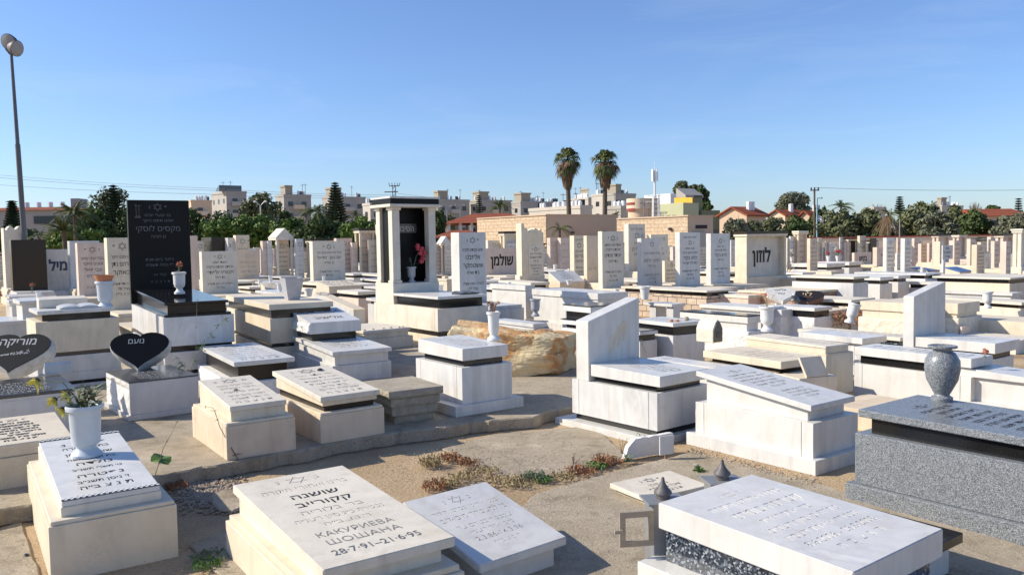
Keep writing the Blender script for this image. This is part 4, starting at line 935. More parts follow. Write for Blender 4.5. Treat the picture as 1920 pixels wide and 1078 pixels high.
x_r = along(g.p0 + g.D1 * y0 + Vector((0, 0, .6)), g.D2, 1772); zl = z_at(g.p0 + g.D1 * y0, 556); zr_ = z_at(g.p0 + g.D1 * y0 + g.D2 * x_r, 528)
b = MB(); b.add([(-.02, y0, 0), (x_r, y0, 0), (x_r, y1, 0), (-.02, y1, 0), (-.02, y0, zl), (x_r, y0, zr_), (x_r, y1, zr_), (-.02, y1, zl)], [(0, 3, 2, 1), (4, 5, 6, 7), (0, 1, 5, 4), (1, 2, 6, 5), (2, 3, 7, 6), (3, 0, 4, 7)])
b.build('headstone', 'white_marble', g.root, .006)
B15 = grave('small white grave with a tilted slab at the right edge, behind the granite grave', (1955, 722), (1990, 712), (1846, 700), z0=0, z1=0.46, Ln=1.1, yaw=YAW, layers=[L('plinth', 'white_marble', .2, (-.06, -.06, -.06, -.04)), L('body', 'white_marble', .46, .03), L('slab', 'white_marble', None, -.02, t=.05, rise=.06)])
B16 = grave('cream box grave with rough faced sides and a smooth lid, right of the slanting headstone', (1797, 597), (1841, 592), None, z0=0, z1=0.5, Ln=1.45, yaw=YAW, layers=[
    L('body', 'rough_cream_stone', .50, 0, rough='l'), L('block', 'cream_limestone', None, (.05, .09, .05, .05), t=.07), L('slab', 'cream_limestone', None, (.02, .04, .02, .02), t=.19)])
B17 = grave('cream grave with a rough face and thick lid, left of the slanting headstone', (1712, 600), (1750, 590), None, z0=0, z1=0.5, Ln=1.0, yaw=YAW, layers=[
    L('body', 'rough_cream_stone', .50, (-.05, 0, -.05, 0), rough='lf'), L('block', 'cream_limestone', None, (0, .0, .0, .05), t=.13), L('slab', 'cream_limestone', None, (-.03, .0, -.03, .02), t=.16)])
B18 = grave('low tan block grave behind the leaning stone plaque, in front of the black banded marble', (1640, 772), (1720, 745), (1545, 722), z0=0, z1=0.22, yaw=YAW, layers=[L('body', 'warm_limestone', .22, 0)])
t = thing('leaning_plaque', 'tan stone plaque leaning back on a small stand, beside the pale chequered grave', 'plaque', P(1513, 707, .45), R(20))
b = MB(); Mx = Matrix.Rotation(R(-32), 4, 'X'); b.hexa(0, .30, 0, .03, 0, .24, Mx=Mx); b.build('plate', 'warm_limestone', t, .003)
b = MB(); b.hexa(.20, .26, .06, .12, -.45, .08); b.build('stand', 'brown_metal', t, .002)
b = MB(); b.hexa(-.1, .42, .0, .45, -.45, -.01); b.build('base', 'cream_limestone', t, .004)
B19 = grave('white slab grave with rough sides beneath the pale urn, near the right edge', (1897, 555), (1916, 549), (1782, 546), z0=0, z1=0.62, Ln=1.9, yaw=YAW, layers=[L('body', 'rough_white_stone', .55, .02, rough='lf'), L('block', 'white_marble', .62, .03), L('slab', 'white_marble', None, (-.02, -.02, -.02, 0), t=.06)])
B20 = grave('long low cream ledge grave at the right edge, in front of the pale urn', (1945, 606), (1990, 598), (1826, 582), z0=0, z1=0.42, Ln=1.9, yaw=YAW, layers=[L('body', 'cream_limestone', .42, 0)])
B21 = grave('flat cream grave slab with a little upright plaque, near the right edge', (1905, 640), (1950, 630), (1806, 612), z0=0, z1=0.22, Ln=1.7, yaw=YAW, layers=[L('body', 'pale_limestone', .22, 0)])
b = MB(); b.hexa(.32, .62, 1.0, 1.04, .222, .36, .222, .36); b.build('plaque', 'pink_limestone', B21.root, .003)
B22 = grave('white slab grave behind the pale plant pot, with a wide overhang', (1428, 585), (1470, 577), (1355, 571), z0=0, z1=.60, Ln=1.5, yaw=YAW, layers=[L('body', 'white_marble', .60, .05), L('slab', 'white_marble', None, 0, t=.07)])
# slabs right of the pot
B23 = grave('white grave with grey front and rough left side, carrying the white carved stone', (1464, 588), (1500, 583), (1420, 576), z0=0, z1=.55, Ln=1.0, yaw=YAW, layers=[L('body', 'rough_white_stone', .48, 0, rough='l'), L('slab', 'grey_marble', .62, (0, 0, -.02, 0))])
B24 = grave('small grave with white slab, black recess and rough sides, under the pigeon figure', (1527, 596), (1559, 591), (1499, 592), z0=0, z1=.48, Ln=.9, yaw=YAW, layers=[L('body', 'rough_white_stone', .48, 0, rough='l'), L('recess', 'black_granite', None, .03, t=.12), L('slab', 'white_marble', None, -.01, t=.065)])
# carved white tilted stone and brown one
def tablet(label, px, z, rz, w_, d_, th, stone, face, lines, lm, rise=R(32)):
    t = thing('tilted_stone', label, 'tilted stone', P(px[0], px[1], z), rz); Mx = Matrix.Rotation(rise, 4, 'X')
    poly = heart_poly(w_, d_, 30)
    b = MB(); n = len(poly); rings = [[(x * s_, d_ / 2 + (y - d_ / 2) * s_, zz) for x, y in poly] for zz, s_ in ((-th, .7), (-th * .5, .96), (0, 1))]
    vs = [Mx @ (Vector(p) + Vector((0, 0, .02 * noise.noise(Vector(p) * 12) if i < 2 else 0))) for i, r_ in enumerate(rings) for p in r_]
    b.add(vs, [(i * n + k, i * n + (k + 1) % n, (i + 1) * n + (k + 1) % n, (i + 1) * n + k) for i in range(2) for k in range(n)] + [tuple(range(n))[::-1], tuple(range(2 * n, 3 * n))])
    b.build('stone', stone, t)
    b = MB(); b.prism([(x * .98, d_ / 2 + (y - d_ / 2) * .98) for x, y in poly], .001, .008, Mx); b.build('face', face, t)
    write(lines, w_ * .7, d_ * .45, Mx @ Matrix.Translation((-w_ * .35, d_ * .42, .0095)), lm, t, 2, bold=.02)
    b = MB(); b.hexa(-.1, .1, d_ * .35, d_ * .35 + .1, -.2, .12); b.build('support', stone, t)
tablet('tilted white rough edged heart shaped stone with two bold black words', (1468, 566), .66, R(-8), .62, .55, .17, 'rough_white_stone', 'white_marble', [('אליאור', 1), ('עמר', 1)], 'letter_black')
tablet('tilted reddish brown heart stone with a polished face and gold lettering, beside the white one', (1515, 568), .62, R(-18), .68, .6, .2, 'rough_red_stone', 'brown_black_granite', [('לוי', 1)], 'letter_gold', R(24))
# pigeon statue
t = thing('bird_statue', 'small grey pigeon figure with a white head, on the grave before the brick walled tomb', 'bird statue', on_top(B24, .75, .75), R(200))
b = MB(); b.lathe([(0.001, -.10), (.035, -.08), (.06, 0.0), (.055, .06), (.035, .11), (.001, .13)], 14, Matrix.Translation((0, 0, .10)) @ Matrix.Rotation(R(50), 4, 'Y')); b.build('body', 'dark_grey_granite', t, 0, True)
b = MB(); b.lathe([(.03, .10), (.026, .16), (.03, .19), (.022, .215), (.001, .222)], 14, Matrix.Translation((.06, 0, 0))); b.build('head', 'vase_white', t, 0, True)
b = MB(); b.lathe([(.008, 0), (.001, .03)], 6, Matrix.Translation((.085, 0, .19)) @ Matrix.Rotation(R(100), 4, 'Y')); b.build('beak', 'lead', t, 0, True)

# brick walled tombs
def tomb(label, FL, FR, BL, z1, mat, slab, t_=.05, Ln=None, lm=None, cat='grave', z0=0.0, over=-.02, rec=None, yaw=YAW):
    ly = [L('body', mat, z1, 0, bev=.003)]
    if rec: ly.append(L('recess', rec, None, .06, t=.09))
    ly.append(L('slab', slab, None, over, t=t_))
    return grave(label, FL, FR, BL, z0=z0, z1=z1, Ln=Ln, yaw=yaw, layers=ly, cat=cat)
tomb('tomb walled with small brown brick tiles, right of the brown heart stone', (1490, 553), (1584, 537), None, .72, 'brick_tiles', 'cream_limestone', .05, Ln=1.5)
tomb('plain grey box tomb of two stacked blocks, right of the brick tiled tomb', (1600, 531), (1628, 527), None, .92, 'grey_marble', 'pale_limestone', .05, Ln=1.6, rec='brown_black_granite')
tomb('white box tomb with dark recess, second to the left of the slanting headstone', (1650, 533), (1673, 530), None, .78, 'white_marble', 'white_marble', .08, Ln=1.9, rec='brown_black_granite')
tomb('white box tomb with a dark recess, nearest the slanting headstone on its left', (1684, 529), (1705, 526), None, .78, 'white_marble', 'white_marble', .07, Ln=1.8, rec='brown_black_granite')
tomb('tomb walled with split tan stone blocks under dark slabs, behind the white bench', (1325, 556), (1373, 556), None, .66, 'split_stone', 'pale_limestone', .04, Ln=1.7, rec='black_granite')
tomb('split stone walled tomb with a cream slab, left of the white bench', (1262, 552), (1290, 548), None, .62, 'split_stone', 'cream_limestone', .05, Ln=1.8, rec='brown_black_granite')
tomb('low cream tomb with a broad tilted slab, in front of the columned family tomb', (1403, 560), (1450, 553), None, .62, 'pink_limestone', 'pale_limestone', .07, Ln=1.7)
tomb('cream tomb with a pale slab, in front of the first narrow portal', (1513, 525), (1560, 519), None, .66, 'warm_limestone', 'pale_limestone', .04, Ln=1.5)
tomb('white slab tomb with a dark gap under it, behind the brick tiled tomb', (1550, 506), (1583, 503), None, .72, 'grey_marble', 'white_marble', .14, Ln=1.5, rec='black_granite')
tomb('white slab tomb carrying the pot of red flowers, behind the long white slabs', (1592, 502), (1618, 499), None, .72, 'grey_marble', 'white_marble', .13, Ln=1.6, rec='black_granite')
tomb('long white tomb with a black gap, behind the left shoulder of the slanting headstone', (1735, 523), (1762, 518), None, .82, 'white_marble', 'white_marble', .05, Ln=2.0, rec='black_granite')
tomb('wide warm cream wall tomb with thin slab and black gap, right edge', (1893, 532), (1960, 524), None, .86, 'warm_limestone', 'pale_limestone', .04, Ln=1.7, rec='black_granite')
tomb('grey box tomb with a cream flank, under the blue covered plaque near the right edge', (1800, 520), (1822, 517), None, .85, 'grey_marble', 'cream_limestone', .05, Ln=1.3)
tomb('cream box tomb with a stepped ledge, left of the elevated small headstone at left centre', (512, 508), (545, 505), None, .80, 'cream_limestone', 'cream_limestone', .06, Ln=1.4, rec='cream_limestone')
tomb('pale slab tomb with black band and small lettering, left of the canopy monument', (672, 560), (712, 555), None, .62, 'pink_limestone', 'pale_limestone', .08, Ln=1.2, rec='black_granite')
tomb('warm cream tomb block immediately left of the white headstone with the bold name', (838, 527), (856, 524), None, .82, 'cream_limestone', 'cream_limestone', .05, Ln=1.6)
# extra cream tilted plaques in the middle left
def plq(label, FL, FR, BL, z1, rise, mat='cream_limestone', Ln=None, lm='letter_grey', yaw=YAW, seed=0, band=None, top=None, th=.03, lines=None, W=None):
    ly = []
    if band: ly.append(L('band', band, z1 - .16, .03)); ly.append(L('block', mat, z1, 0, rise=rise))
    else: ly.append(L('block', mat, z1, 0, rise=rise))
    g = grave(label, FL, FR, BL, z1=z1, Ln=Ln, yaw=yaw, layers=ly + [L('plate', top or mat, None, -.01, t=th)])
    inscribe(g, lines or lorem(4, True, None, seed), lm, m=.05, bold=.01); return g
plq('cream pillow plaque with two stars over a dark band, before the broad white headstone', (617, 540), (678, 534), (593, 517), .80, .12, lm='letter_dim', band='black_granite', th=.04, lines=[('*פ״נ*', 1), ('משה בן לאה', .8), ('ת נ צ ב ה', .7)])
plq('tilted grey cream plaque with a star and dark lettering, directly behind the pillow block grave', (663, 583), (684, 580), (590, 552), .60, .28, mat='grey_marble', top='cream_limestone', seed=31, lm='letter_dim')
plq('tilted cream plaque with a star, left of the square grey planter', (505, 548), (545, 544), (489, 524), .62, .22, mat='cream_limestone', seed=32, lm='letter_dim')
plq('white lectern shaped plaque stone with a star, right of the weathered broken headstone', (1050, 531), (1096, 526), (1029, 499), .74, .30, mat='warm_limestone', top='white_marble', seed=33, lm='letter_dim')
plq('small grey lectern plaque beneath the wide white headstone, right of it', (676, 500), (692, 498), (650, 492), .8, .2, mat='grey_marble', seed=34)
plq('cream plaque stone with a blue plastic cover, behind the little white urn near the right', (1745, 509), (1762, 506), (1707, 493), .74, .10, mat='rough_cream_stone', top='blue_cover', seed=35, lm='letter_blue')
plq('cream stone with a blue cover, right of the white post sign', (1800, 511), (1822, 507), (1772, 497), .86, .12, mat='cream_limestone', top='blue_cover', seed=36, lm='letter_blue')

# ============================================================ HEADSTONES
A = stele
A('slim white headstone with bold two line name, right of the canopy monument', 847.7, 863, 913, 436, 569, .60, 'white_marble', [('פ*נ', 1.6), ('', .3), ('אמנו וסבתנו היקרה', 1.1), ('אליזבט', 1.5), ('אשטמקר', 1.5), ('בת שרה', 1.1), ('', 1), ('נפטרה ו׳ בשבט תשל״ג', .9), ('בגיל 77', .9), ('ת נ צ ב ה', .9), ('', .6)], body='grey_marble', res=2, bold=.02)
A('tall cream headstone with a black star, partly hidden by the black headstone at its right', 200.5, 206, 262, 446, 582, .62, 'cream_limestone', [('נ*פ', 1.6), ('', .3), ('אבינו וסבנו היקר', 1), ('אברהם נתן', 1.3), ('רבאוקר', 1.3), ('', .8), ('נפטר כ׳ אדר תשמ״ב', .8), ('בגיל 78', .8), ('ת נ צ ב״ה', .8), ('', 1.6)], res=2, bold=.015)
A('tan headstone with a star and four rows of lettering, behind the terracotta topped urn', 145, 149, 204, 456, 556, .66, 'pink_limestone', [('נ*פ', 1.5), ('', .3), ('בעלי אבינו אחינו', 1), ('וסבנו היקר', 1), ('צבי יואל', 1.2), ('מזרחי', 1.2), ('', 1), ('ת נ צ ב ה', .8), ('', .8)], res=2)
A('grey mottled headstone peeking out behind the tan starred headstone', 130, 134, 190, 452, 540, .7, 'grey_marble', None)
A('plain dark brown headstone slab with a pink flower at its foot, near the left edge', 21, 25, 90, 450, 546, .66, 'brown_black_granite', None, body='white_marble', bw=.05)
A('white wall headstone with a black stripe and large bold letters, beside the dark brown headstone', 84, 88, 134, 468, 545, .60, 'white_marble', [('', .55), ('מיל', 2.2), ('', 1.7)], lmat='letter_blue', body='white_marble', bold=.10)
A('cream headstone with a star and a long bold name, right of the tall black headstone', 376, 381, 447, 472, 552, .62, 'pale_limestone', [('נ*פ', 1.4), ('אשתי אמנו', .9), ('אחותנו וסבתנו היקרה', 1), ('ויקטוריה אלפנדרי', 1.3), ('בת רחל', .9), ('', .5), ('נפטרה י״ב ניסן תשל״ג', .8), ('בגיל 72', .8), ('', .5)], res=2)
A('tan headstone with faint worn lettering, joined to the right of the long bold name headstone', 444, 446, 487, 471, 524, .66, 'warm_limestone', lorem(3, True, None, 41), lmat='letter_faint')
A('small black headstone between white posts, right of the tall black headstone', 380, 397, 426, 445, 474, .8, 'brown_black_granite', None, body='white_marble', zbase=0)
A('light headstone with a curved shoulder and a blue inscription, next to the small black headstone', 424, 428, 469, 446, 474, .8, 'white_marble', [('פ*נ', 1.2), ('בתנו', .8), ('שרה בת אסתר', 1), ('תשנ״א', .8)], lmat='letter_blue')
A('pinkish narrow headstone just behind the right side of the tall black headstone', 356, 360, 374, 442, 545, .6, 'pink_limestone', None)
A('broad white headstone with a star and wide gapped bold name, behind the pillow plaque', 582, 588, 648, 453, 527, .66, 'pale_limestone', [('נ*פ', 1.6), ('בעלי אבינו אחינו וסבנו היקר', .9), ('יום טוב  מזיאל', 1.3), ('בן קלייר', 1), ('', 1.1), ('נפטר י׳ אלול תשל״ב', .8), ('בגיל 48', .8), ('', .4)], res=2)
A('cream headstone with rows of small text, just behind the broad white headstone', 628, 632, 662, 447, 500, .78, 'pink_limestone', lorem(5, True, None, 42), lmat='letter_dim')
A('narrow cream headstone with a white edge, left of the canopy monument', 691, 694.5, 712, 450, 509, .7, 'cream_limestone', lorem(4, False, None, 43), lmat='letter_dim')
A('thin tan slab headstone close against the left columns of the canopy monument', 706, 709, 716, 421, 500, .7, 'warm_limestone', None)
# weathered headstone with broken top
def weathered(g):
    n = 26; W_, T_, H_, z_ = g.W, g.T, g.H, g.z_; prof = []
    for k in range(n + 1):
        u = k / n; h = H_ * (1.0 if u < .12 else (.90 + .045 * noise.noise(Vector((u * 7, 2, 0))) + .02 * noise.noise(Vector((u * 23, 0, 0))) - (.05 if u > .9 else 0) - (.03 if .3 < u < .42 else 0))); prof.append((W_ * u, h))
    b = MB(); vs = []; fs = []
    for x, h in prof: vs += [(x, 0, z_), (x, 0, z_ + h), (x, T_, z_), (x, T_, z_ + h)]
    for k in range(n):
        i = k * 4; j = i + 4; fs += [(i, j, j + 1, i + 1), (i + 2, i + 3, j + 3, j + 2), (i + 1, j + 1, j + 3, i + 3)]
    m_ = n * 4; fs += [(0, 1, 3, 2), (m_, m_ + 2, m_ + 3, m_ + 1)]
    b.add(vs, fs); o = b.build('headstone', 'cream_limestone', g.root, 0)
    b = MB(); b.hexa(W_ * .30, W_ * .95, -.012, .004, z_ + H_ * .10, z_ + H_ * .62); b.build('inset_plate', 'pale_limestone', g.root, .003)
    b = MB(); b.hexa(-.08, W_ * .0, .0, T_, z_, z_ + H_ * .12, z_, z_ + H_ * .12); b.build('shoulder', 'rough_cream_stone', g.root, .02)
    write([('פ*נ', 1.6), ('אבינו ובעלי היקר', .8), ('שמעון יעקובוביץ', 1.1), ('בן יוסף', .9), ('', .4), ('נפטר ביום שישי', .8), ('א׳ אייר תשנ״ב', .8), ('בגיל 62', .8), ('ת נ צ ב ה', .8)], W_ * .62, H_ * .50, front_matrix(W_ * .315, z_ + H_ * .11, -.014), 'letter_black', g.root, 2, bold=.03)
    return o
A('weathered cream headstone with a jagged broken top and an inset plate of bold lettering', 969, 979, 1020, 419, 530, .66, 'cream_limestone', None, top_fn=weathered)
def arch_top(frac=.2, mat='white_marble', n=14):
    def f(g):
        W_, T_, H_, z_ = g.W, g.T, g.H, g.z_; r = W_ * frac
        poly = [(0, z_), (W_, z_)] + [(W_ / 2 + W_ / 2 * math.cos(math.pi * k / n), z_ + H_ - r + r * math.sin(math.pi * k / n)) for k in range(n + 1)]
        b = MB(); b.prism([(x, z) for x, z in poly], 0, T_, Matrix(((1, 0, 0, 0), (0, 0, 1, 0), (0, 1, 0, 0), (0, 0, 0, 1)))); return b.build('headstone', mat, g.root, .004)
    return f
def scroll_top(g):
    W_, T_, H_, z_ = g.W, g.T, g.H, g.z_; n = 30
    poly = [(0, z_), (W_, z_)] + [(W_ * (1 - k / n), z_ + H_ * (1 - .03 * math.sin(k / n * math.pi * 5) - (.04 if k < 3 else 0) - (.02 if k in (26, 27) else 0))) for k in range(n + 1)]
    b = MB(); b.prism(poly, 0, T_, Matrix(((1, 0, 0, 0), (0, 0, 1, 0), (0, 1, 0, 0), (0, 0, 0, 1)))); return b.build('headstone', 'pale_limestone', g.root, .004)
A('pale headstone with a scrolled wavy top rising behind the dark brown headstone', 7, 12, 56, 427, 540, .6, 'pale_limestone', None, top_fn=scroll_top)
A('grey pink headstone with a worn top, second behind the weathered broken headstone', 1026, 1032, 1046, 446, 494, .8, 'pink_limestone', lorem(3, True, None, 44), lmat='letter_faint')
A('narrow cream headstone with a bright lit edge, behind the lectern plaque', 1046, 1052, 1069, 446, 500, .78, 'pink_limestone', lorem(4, False, None, 45), lmat='letter_faint')
A('cream headstone with a dark star and bold first row, right behind the lectern plaque', 1069, 1077, 1096, 442, 517, .74, 'cream_limestone', [('כל מי ינצא', .8), ('נ*', 1.5), ('אמנו היקרה', .8), ('כלי רוח', 1.1), ('בת סוניה', .9), ('', .5), ('בגיל 78', .8), ('תנצבה', .8)], lmat='letter_black')
A('narrow tan headstone touching the left side of the bold starred headstone', 1095, 1101, 1122, 442, 530, .70, 'warm_limestone', [('', 3), ('נפטר ביום', .5), ('', 1)], lmat='letter_faint')
A('tall pale grey headstone with streaked top and bold name, middle of the row', 1122, 1130, 1170, 434, 541, .66, 'pale_limestone', [('נ*פ', 1.6), ('אשתי אמנו אחותנו', .9), ('וסבתנו היקרה', .9), ('אסתר מכדינו', 1.3), ('בת לונה', 1), ('', 1.2), ('נפטרה כ״ג שבט תשל״ב', .8), ('בגיל 92', .8), ('ת נ צ ב ה', .8), ('', .6)], res=2)
A('tallest grey cream headstone of the row with a blackened top edge', 1171, 1179, 1210, 420, 509, .85, 'pale_limestone', [('אבינו מורי ואבי', .8), ('נ*', 1.5), ('אלינו', .8), ('ורוחי בן', 1), ('אדנם', .8), ('', 2)], lmat='letter_dim')
A('grey headstone of middling height with a faded star, in front of the tallest headstone', 1195, 1203, 1242, 447, 538, .66, 'grey_marble', [('*', 1.4), ('', .5), ('בעלי ואחינו היקר', .9), ('', .3), ('אמנון אלמוג', 1.2), ('בן רחל', .9), ('', .9), ('נפטר בי״ג תמוז תשנ״ב', .7), ('בגיל 51', .7), ('ת נ צ ב ה', .7)], lmat='letter_dim', res=2)
A('broad cream headstone with a chipped top, behind the two blue white headstones', 1214, 1221, 1253, 440, 510, .82, 'pale_limestone', [('כל מי ינצא', 1), ('', 1), ('אברהם', 1), ('בן שמעון', 1), ('', 3)], lmat='letter_black')
A('blue white headstone with a star and five bold rows, left of the twin pair', 1266, 1275, 1313, 436, 538, .66, 'white_marble', [('אבא גל מי ינצא', .9), ('נ*', 1.5), ('אבינו אחינו', .9), ('והסבא הטוב והיקר', .9), ('זלמה בקלר', 1.3), ('בת כלל ישראל', 1), ('', .8), ('נפטר ח׳ תמוז תשס״ד', .8), ('בגיל 88', .8), ('ת נ צ ב ה', .8), ('', .8)], res=2)
A('blue white headstone with a star and a short bold name, right of the twin pair', 1324, 1333, 1369, 438, 533, .66, 'white_marble', [('', .3), ('נ*', 1.6), ('הרי אבינו', .8), ('אחינו וסבנו היקר', .8), ('הרש בקלר', 1.3), ('בן מרדכי', .8), ('', 1.2), ('נפטר תשרי תשס״ג', .8), ('בגיל 73', .8), ('ת נ צ ב ה', .8), ('', .8)], res=2)
# wall headstones with big family names
A('wide grey cream wall headstone with huge dark letters, beside the weathered broken headstone', 908, 912, 971, 466, 516, .70, 'pink_limestone', [('', .35), ('שולמן', 2.3), ('', .7)], field=(.08, .0, 1), bold=.10, bw=.0, res=2)
A('low tan wall headstone with huge dark letters, in the right middle distance', 1597, 1602, 1634, 474, 496, .8, 'pink_limestone', [('', .25), ('בקיש', 2.2), ('', .4)], field=(.04, 0, 1), bold=.10, bw=0)
A('cream wall with two large dark letters, half hidden by a blue white headstone', 1636, 1644, 1664, 464, 500, .8, 'pink_limestone', [('', 1), ('מיל', 1.2), ('', 1.8)], bold=.05, bw=0)
A('low cream wall headstone with three large black letters, behind the grey headstone of middling height', 1252, 1253, 1268, 462, 492, .82, 'pale_limestone', [('בוד', 1), ('', .8)], bold=.05, bw=0)
# columned family tomb
def canopy(label, xl, xs, xr, yt, yb, zb, mat='cream_limestone', inner='pink_limestone', roofm='brown_black_granite', lines=None, colw=.12, depthmax=1.0, roof_ov=.05, gable=False, base_h=.12, lmat='letter_dim', solid_side=False, cols=4, big=None, lm2='letter_black', zbase=0, body=True, panel=.35):
    g = A(label, xl, xs, xr, yt, yb, zb, mat, None, z_body=False, name='canopy_monument', cat='canopy monument', top_fn=lambda g: None, zbase=zbase)
    W_, T_, H_, z_ = g.W, min(max(g.T, .25), depthmax), g.H, g.z_; c = min(colw, W_ * .22, T_ * .45)
    rt_ = .05 * H_; gh = .14 * H_ if gable else 0; zt = z_ + H_ - rt_ * 2 - gh
    b = MB(); b.hexa(-.03, W_ + .03, -.03, T_ + .03, 0, z_ + base_h); b.build('base', mat, g.root, .005)
    if body: b = MB(); b.hexa(0, W_, -1.3, -.035, 0, z_); b.build('slab', mat, g.root, .005)
    if solid_side:
        for x in (0, W_ - c): b = MB(); b.hexa(x, x + c, 0, T_, z_ + base_h, zt); b.build('side_wall', mat, g.root, .004)
    else:
        for x in (0, W_ - c):
            for y in (0, T_ - c): b = MB(); b.hexa(x, x + c, y, y + c, z_ + base_h, zt); b.build('column', mat, g.root, .003)
    b = MB(); b.hexa(-roof_ov * .6, W_ + roof_ov * .6, -roof_ov * .6, T_ + roof_ov * .6, zt, zt + rt_); b.build('cornice', mat, g.root, .003)
    if gable:
        b = MB(); z0 = zt + rt_; v = [(-roof_ov, -roof_ov, z0), (W_ + roof_ov, -roof_ov, z0), (W_ / 2, -roof_ov, z0 + rt_ + gh), (-roof_ov, T_ + roof_ov, z0), (W_ + roof_ov, T_ + roof_ov, z0), (W_ / 2, T_ + roof_ov, z0 + rt_ + gh)]
        b.add(v, [(0, 1, 2), (3, 5, 4), (0, 2, 5, 3), (1, 4, 5, 2), (0, 3, 4, 1)]); b.build('gable', 'white_marble' if roofm == 'white_marble' else mat, g.root)
    else:
        b = MB(); b.hexa(-roof_ov, W_ + roof_ov, -roof_ov, T_ + roof_ov, zt + rt_, zt + 2 * rt_); b.build('roof', roofm, g.root, .003)
    yp = T_ * panel
    b = MB(); b.hexa(c * .8, W_ - c * .8, yp, yp + .06, z_ + base_h, zt - .002); b.build('inner_slab', inner, g.root)
    if lines: write(lines, W_ - 2.4 * c, (zt - z_ - base_h) * .85, front_matrix(c * 1.2, z_ + base_h + (zt - z_ - base_h) * .08, yp - .003), lmat, g.root, 1)
    if big: write([('', .55), (big, 1.9), ('', .75)], W_ - 2.2 * c, (zt - z_ - base_h), front_matrix(c * 1.1, z_ + base_h, yp - .003), lm2, g.root, 3, bold=.10)
    return g
canopy('wide cream family tomb with dark roof band and four huge black letters', 1378, 1400, 1474, 434, 530, .62, 'cream_limestone', 'pale_limestone', big='לוזון', colw=.10, solid_side=True, depthmax=.8, base_h=.16, panel=.45, body=False)
canopy('cream house shaped canopy with gabled roof and orange tinted panel, behind the square planter', 507, 520, 551, 428, 502, .74, 'pale_limestone', 'warm_limestone', gable=True, lines=lorem(4, True, None, 51), colw=.09)
canopy('cream canopy monument with dark roof and rusty panel, left of the black roofed one', 667, 676, 704, 428, 500, .7, 'cream_limestone', 'pink_limestone', lines=lorem(4, False, None, 52), colw=.09)
canopy('long low white canopy with a black roof stripe behind the broad white headstone', 570, 585, 640, 448, 486, .8, 'pale_limestone', 'pale_limestone', colw=.12, depthmax=.6)
canopy('cream canopy with slim columns before the stone building, behind the weathered headstone', 938, 946, 974, 434, 470, .9, 'cream_limestone', 'pale_limestone', colw=.09)
canopy('small cream canopy with a tilted white roof, before the red roofed hall', 822, 828, 844, 443, 474, .9, 'cream_limestone', 'pale_limestone', roofm='white_marble', gable=True, colw=.07)
canopy('narrow cream portal with a white cap, first canopy right of the family tomb', 1489, 1497, 1513, 433, 491, .78, 'warm_limestone', 'warm_limestone', roofm='pale_limestone', lines=lorem(4, False, None, 53), colw=.09, depthmax=.5)
canopy('cream canopy with a pale roof and double cornice, nearest to the right picture edge', 1906, 1914, 1935, 429, 508, .8, 'pale_limestone', 'pale_limestone', roofm='pale_limestone', colw=.12)
canopy('tan canopy with a black roof, second from the right edge', 1872, 1880, 1899, 439, 500, .85, 'pink_limestone', 'pink_limestone', colw=.09)
canopy('tan canopy with a dark striped roof above the white post sign', 1749, 1759, 1779, 440, 492, .85, 'pink_limestone', 'warm_limestone', colw=.09)
canopy('narrow tan canopy with a white cap right of the white post sign', 1793, 1797, 1810, 441, 486, .9, 'pink_limestone', 'pink_limestone', roofm='pale_limestone', colw=.08)
canopy('small tan portal framed in yellow before the boundary wall, above the red flowers', 1583, 1590, 1608, 446, 478, .95, 'cream_limestone', 'dark_void', colw=.07)
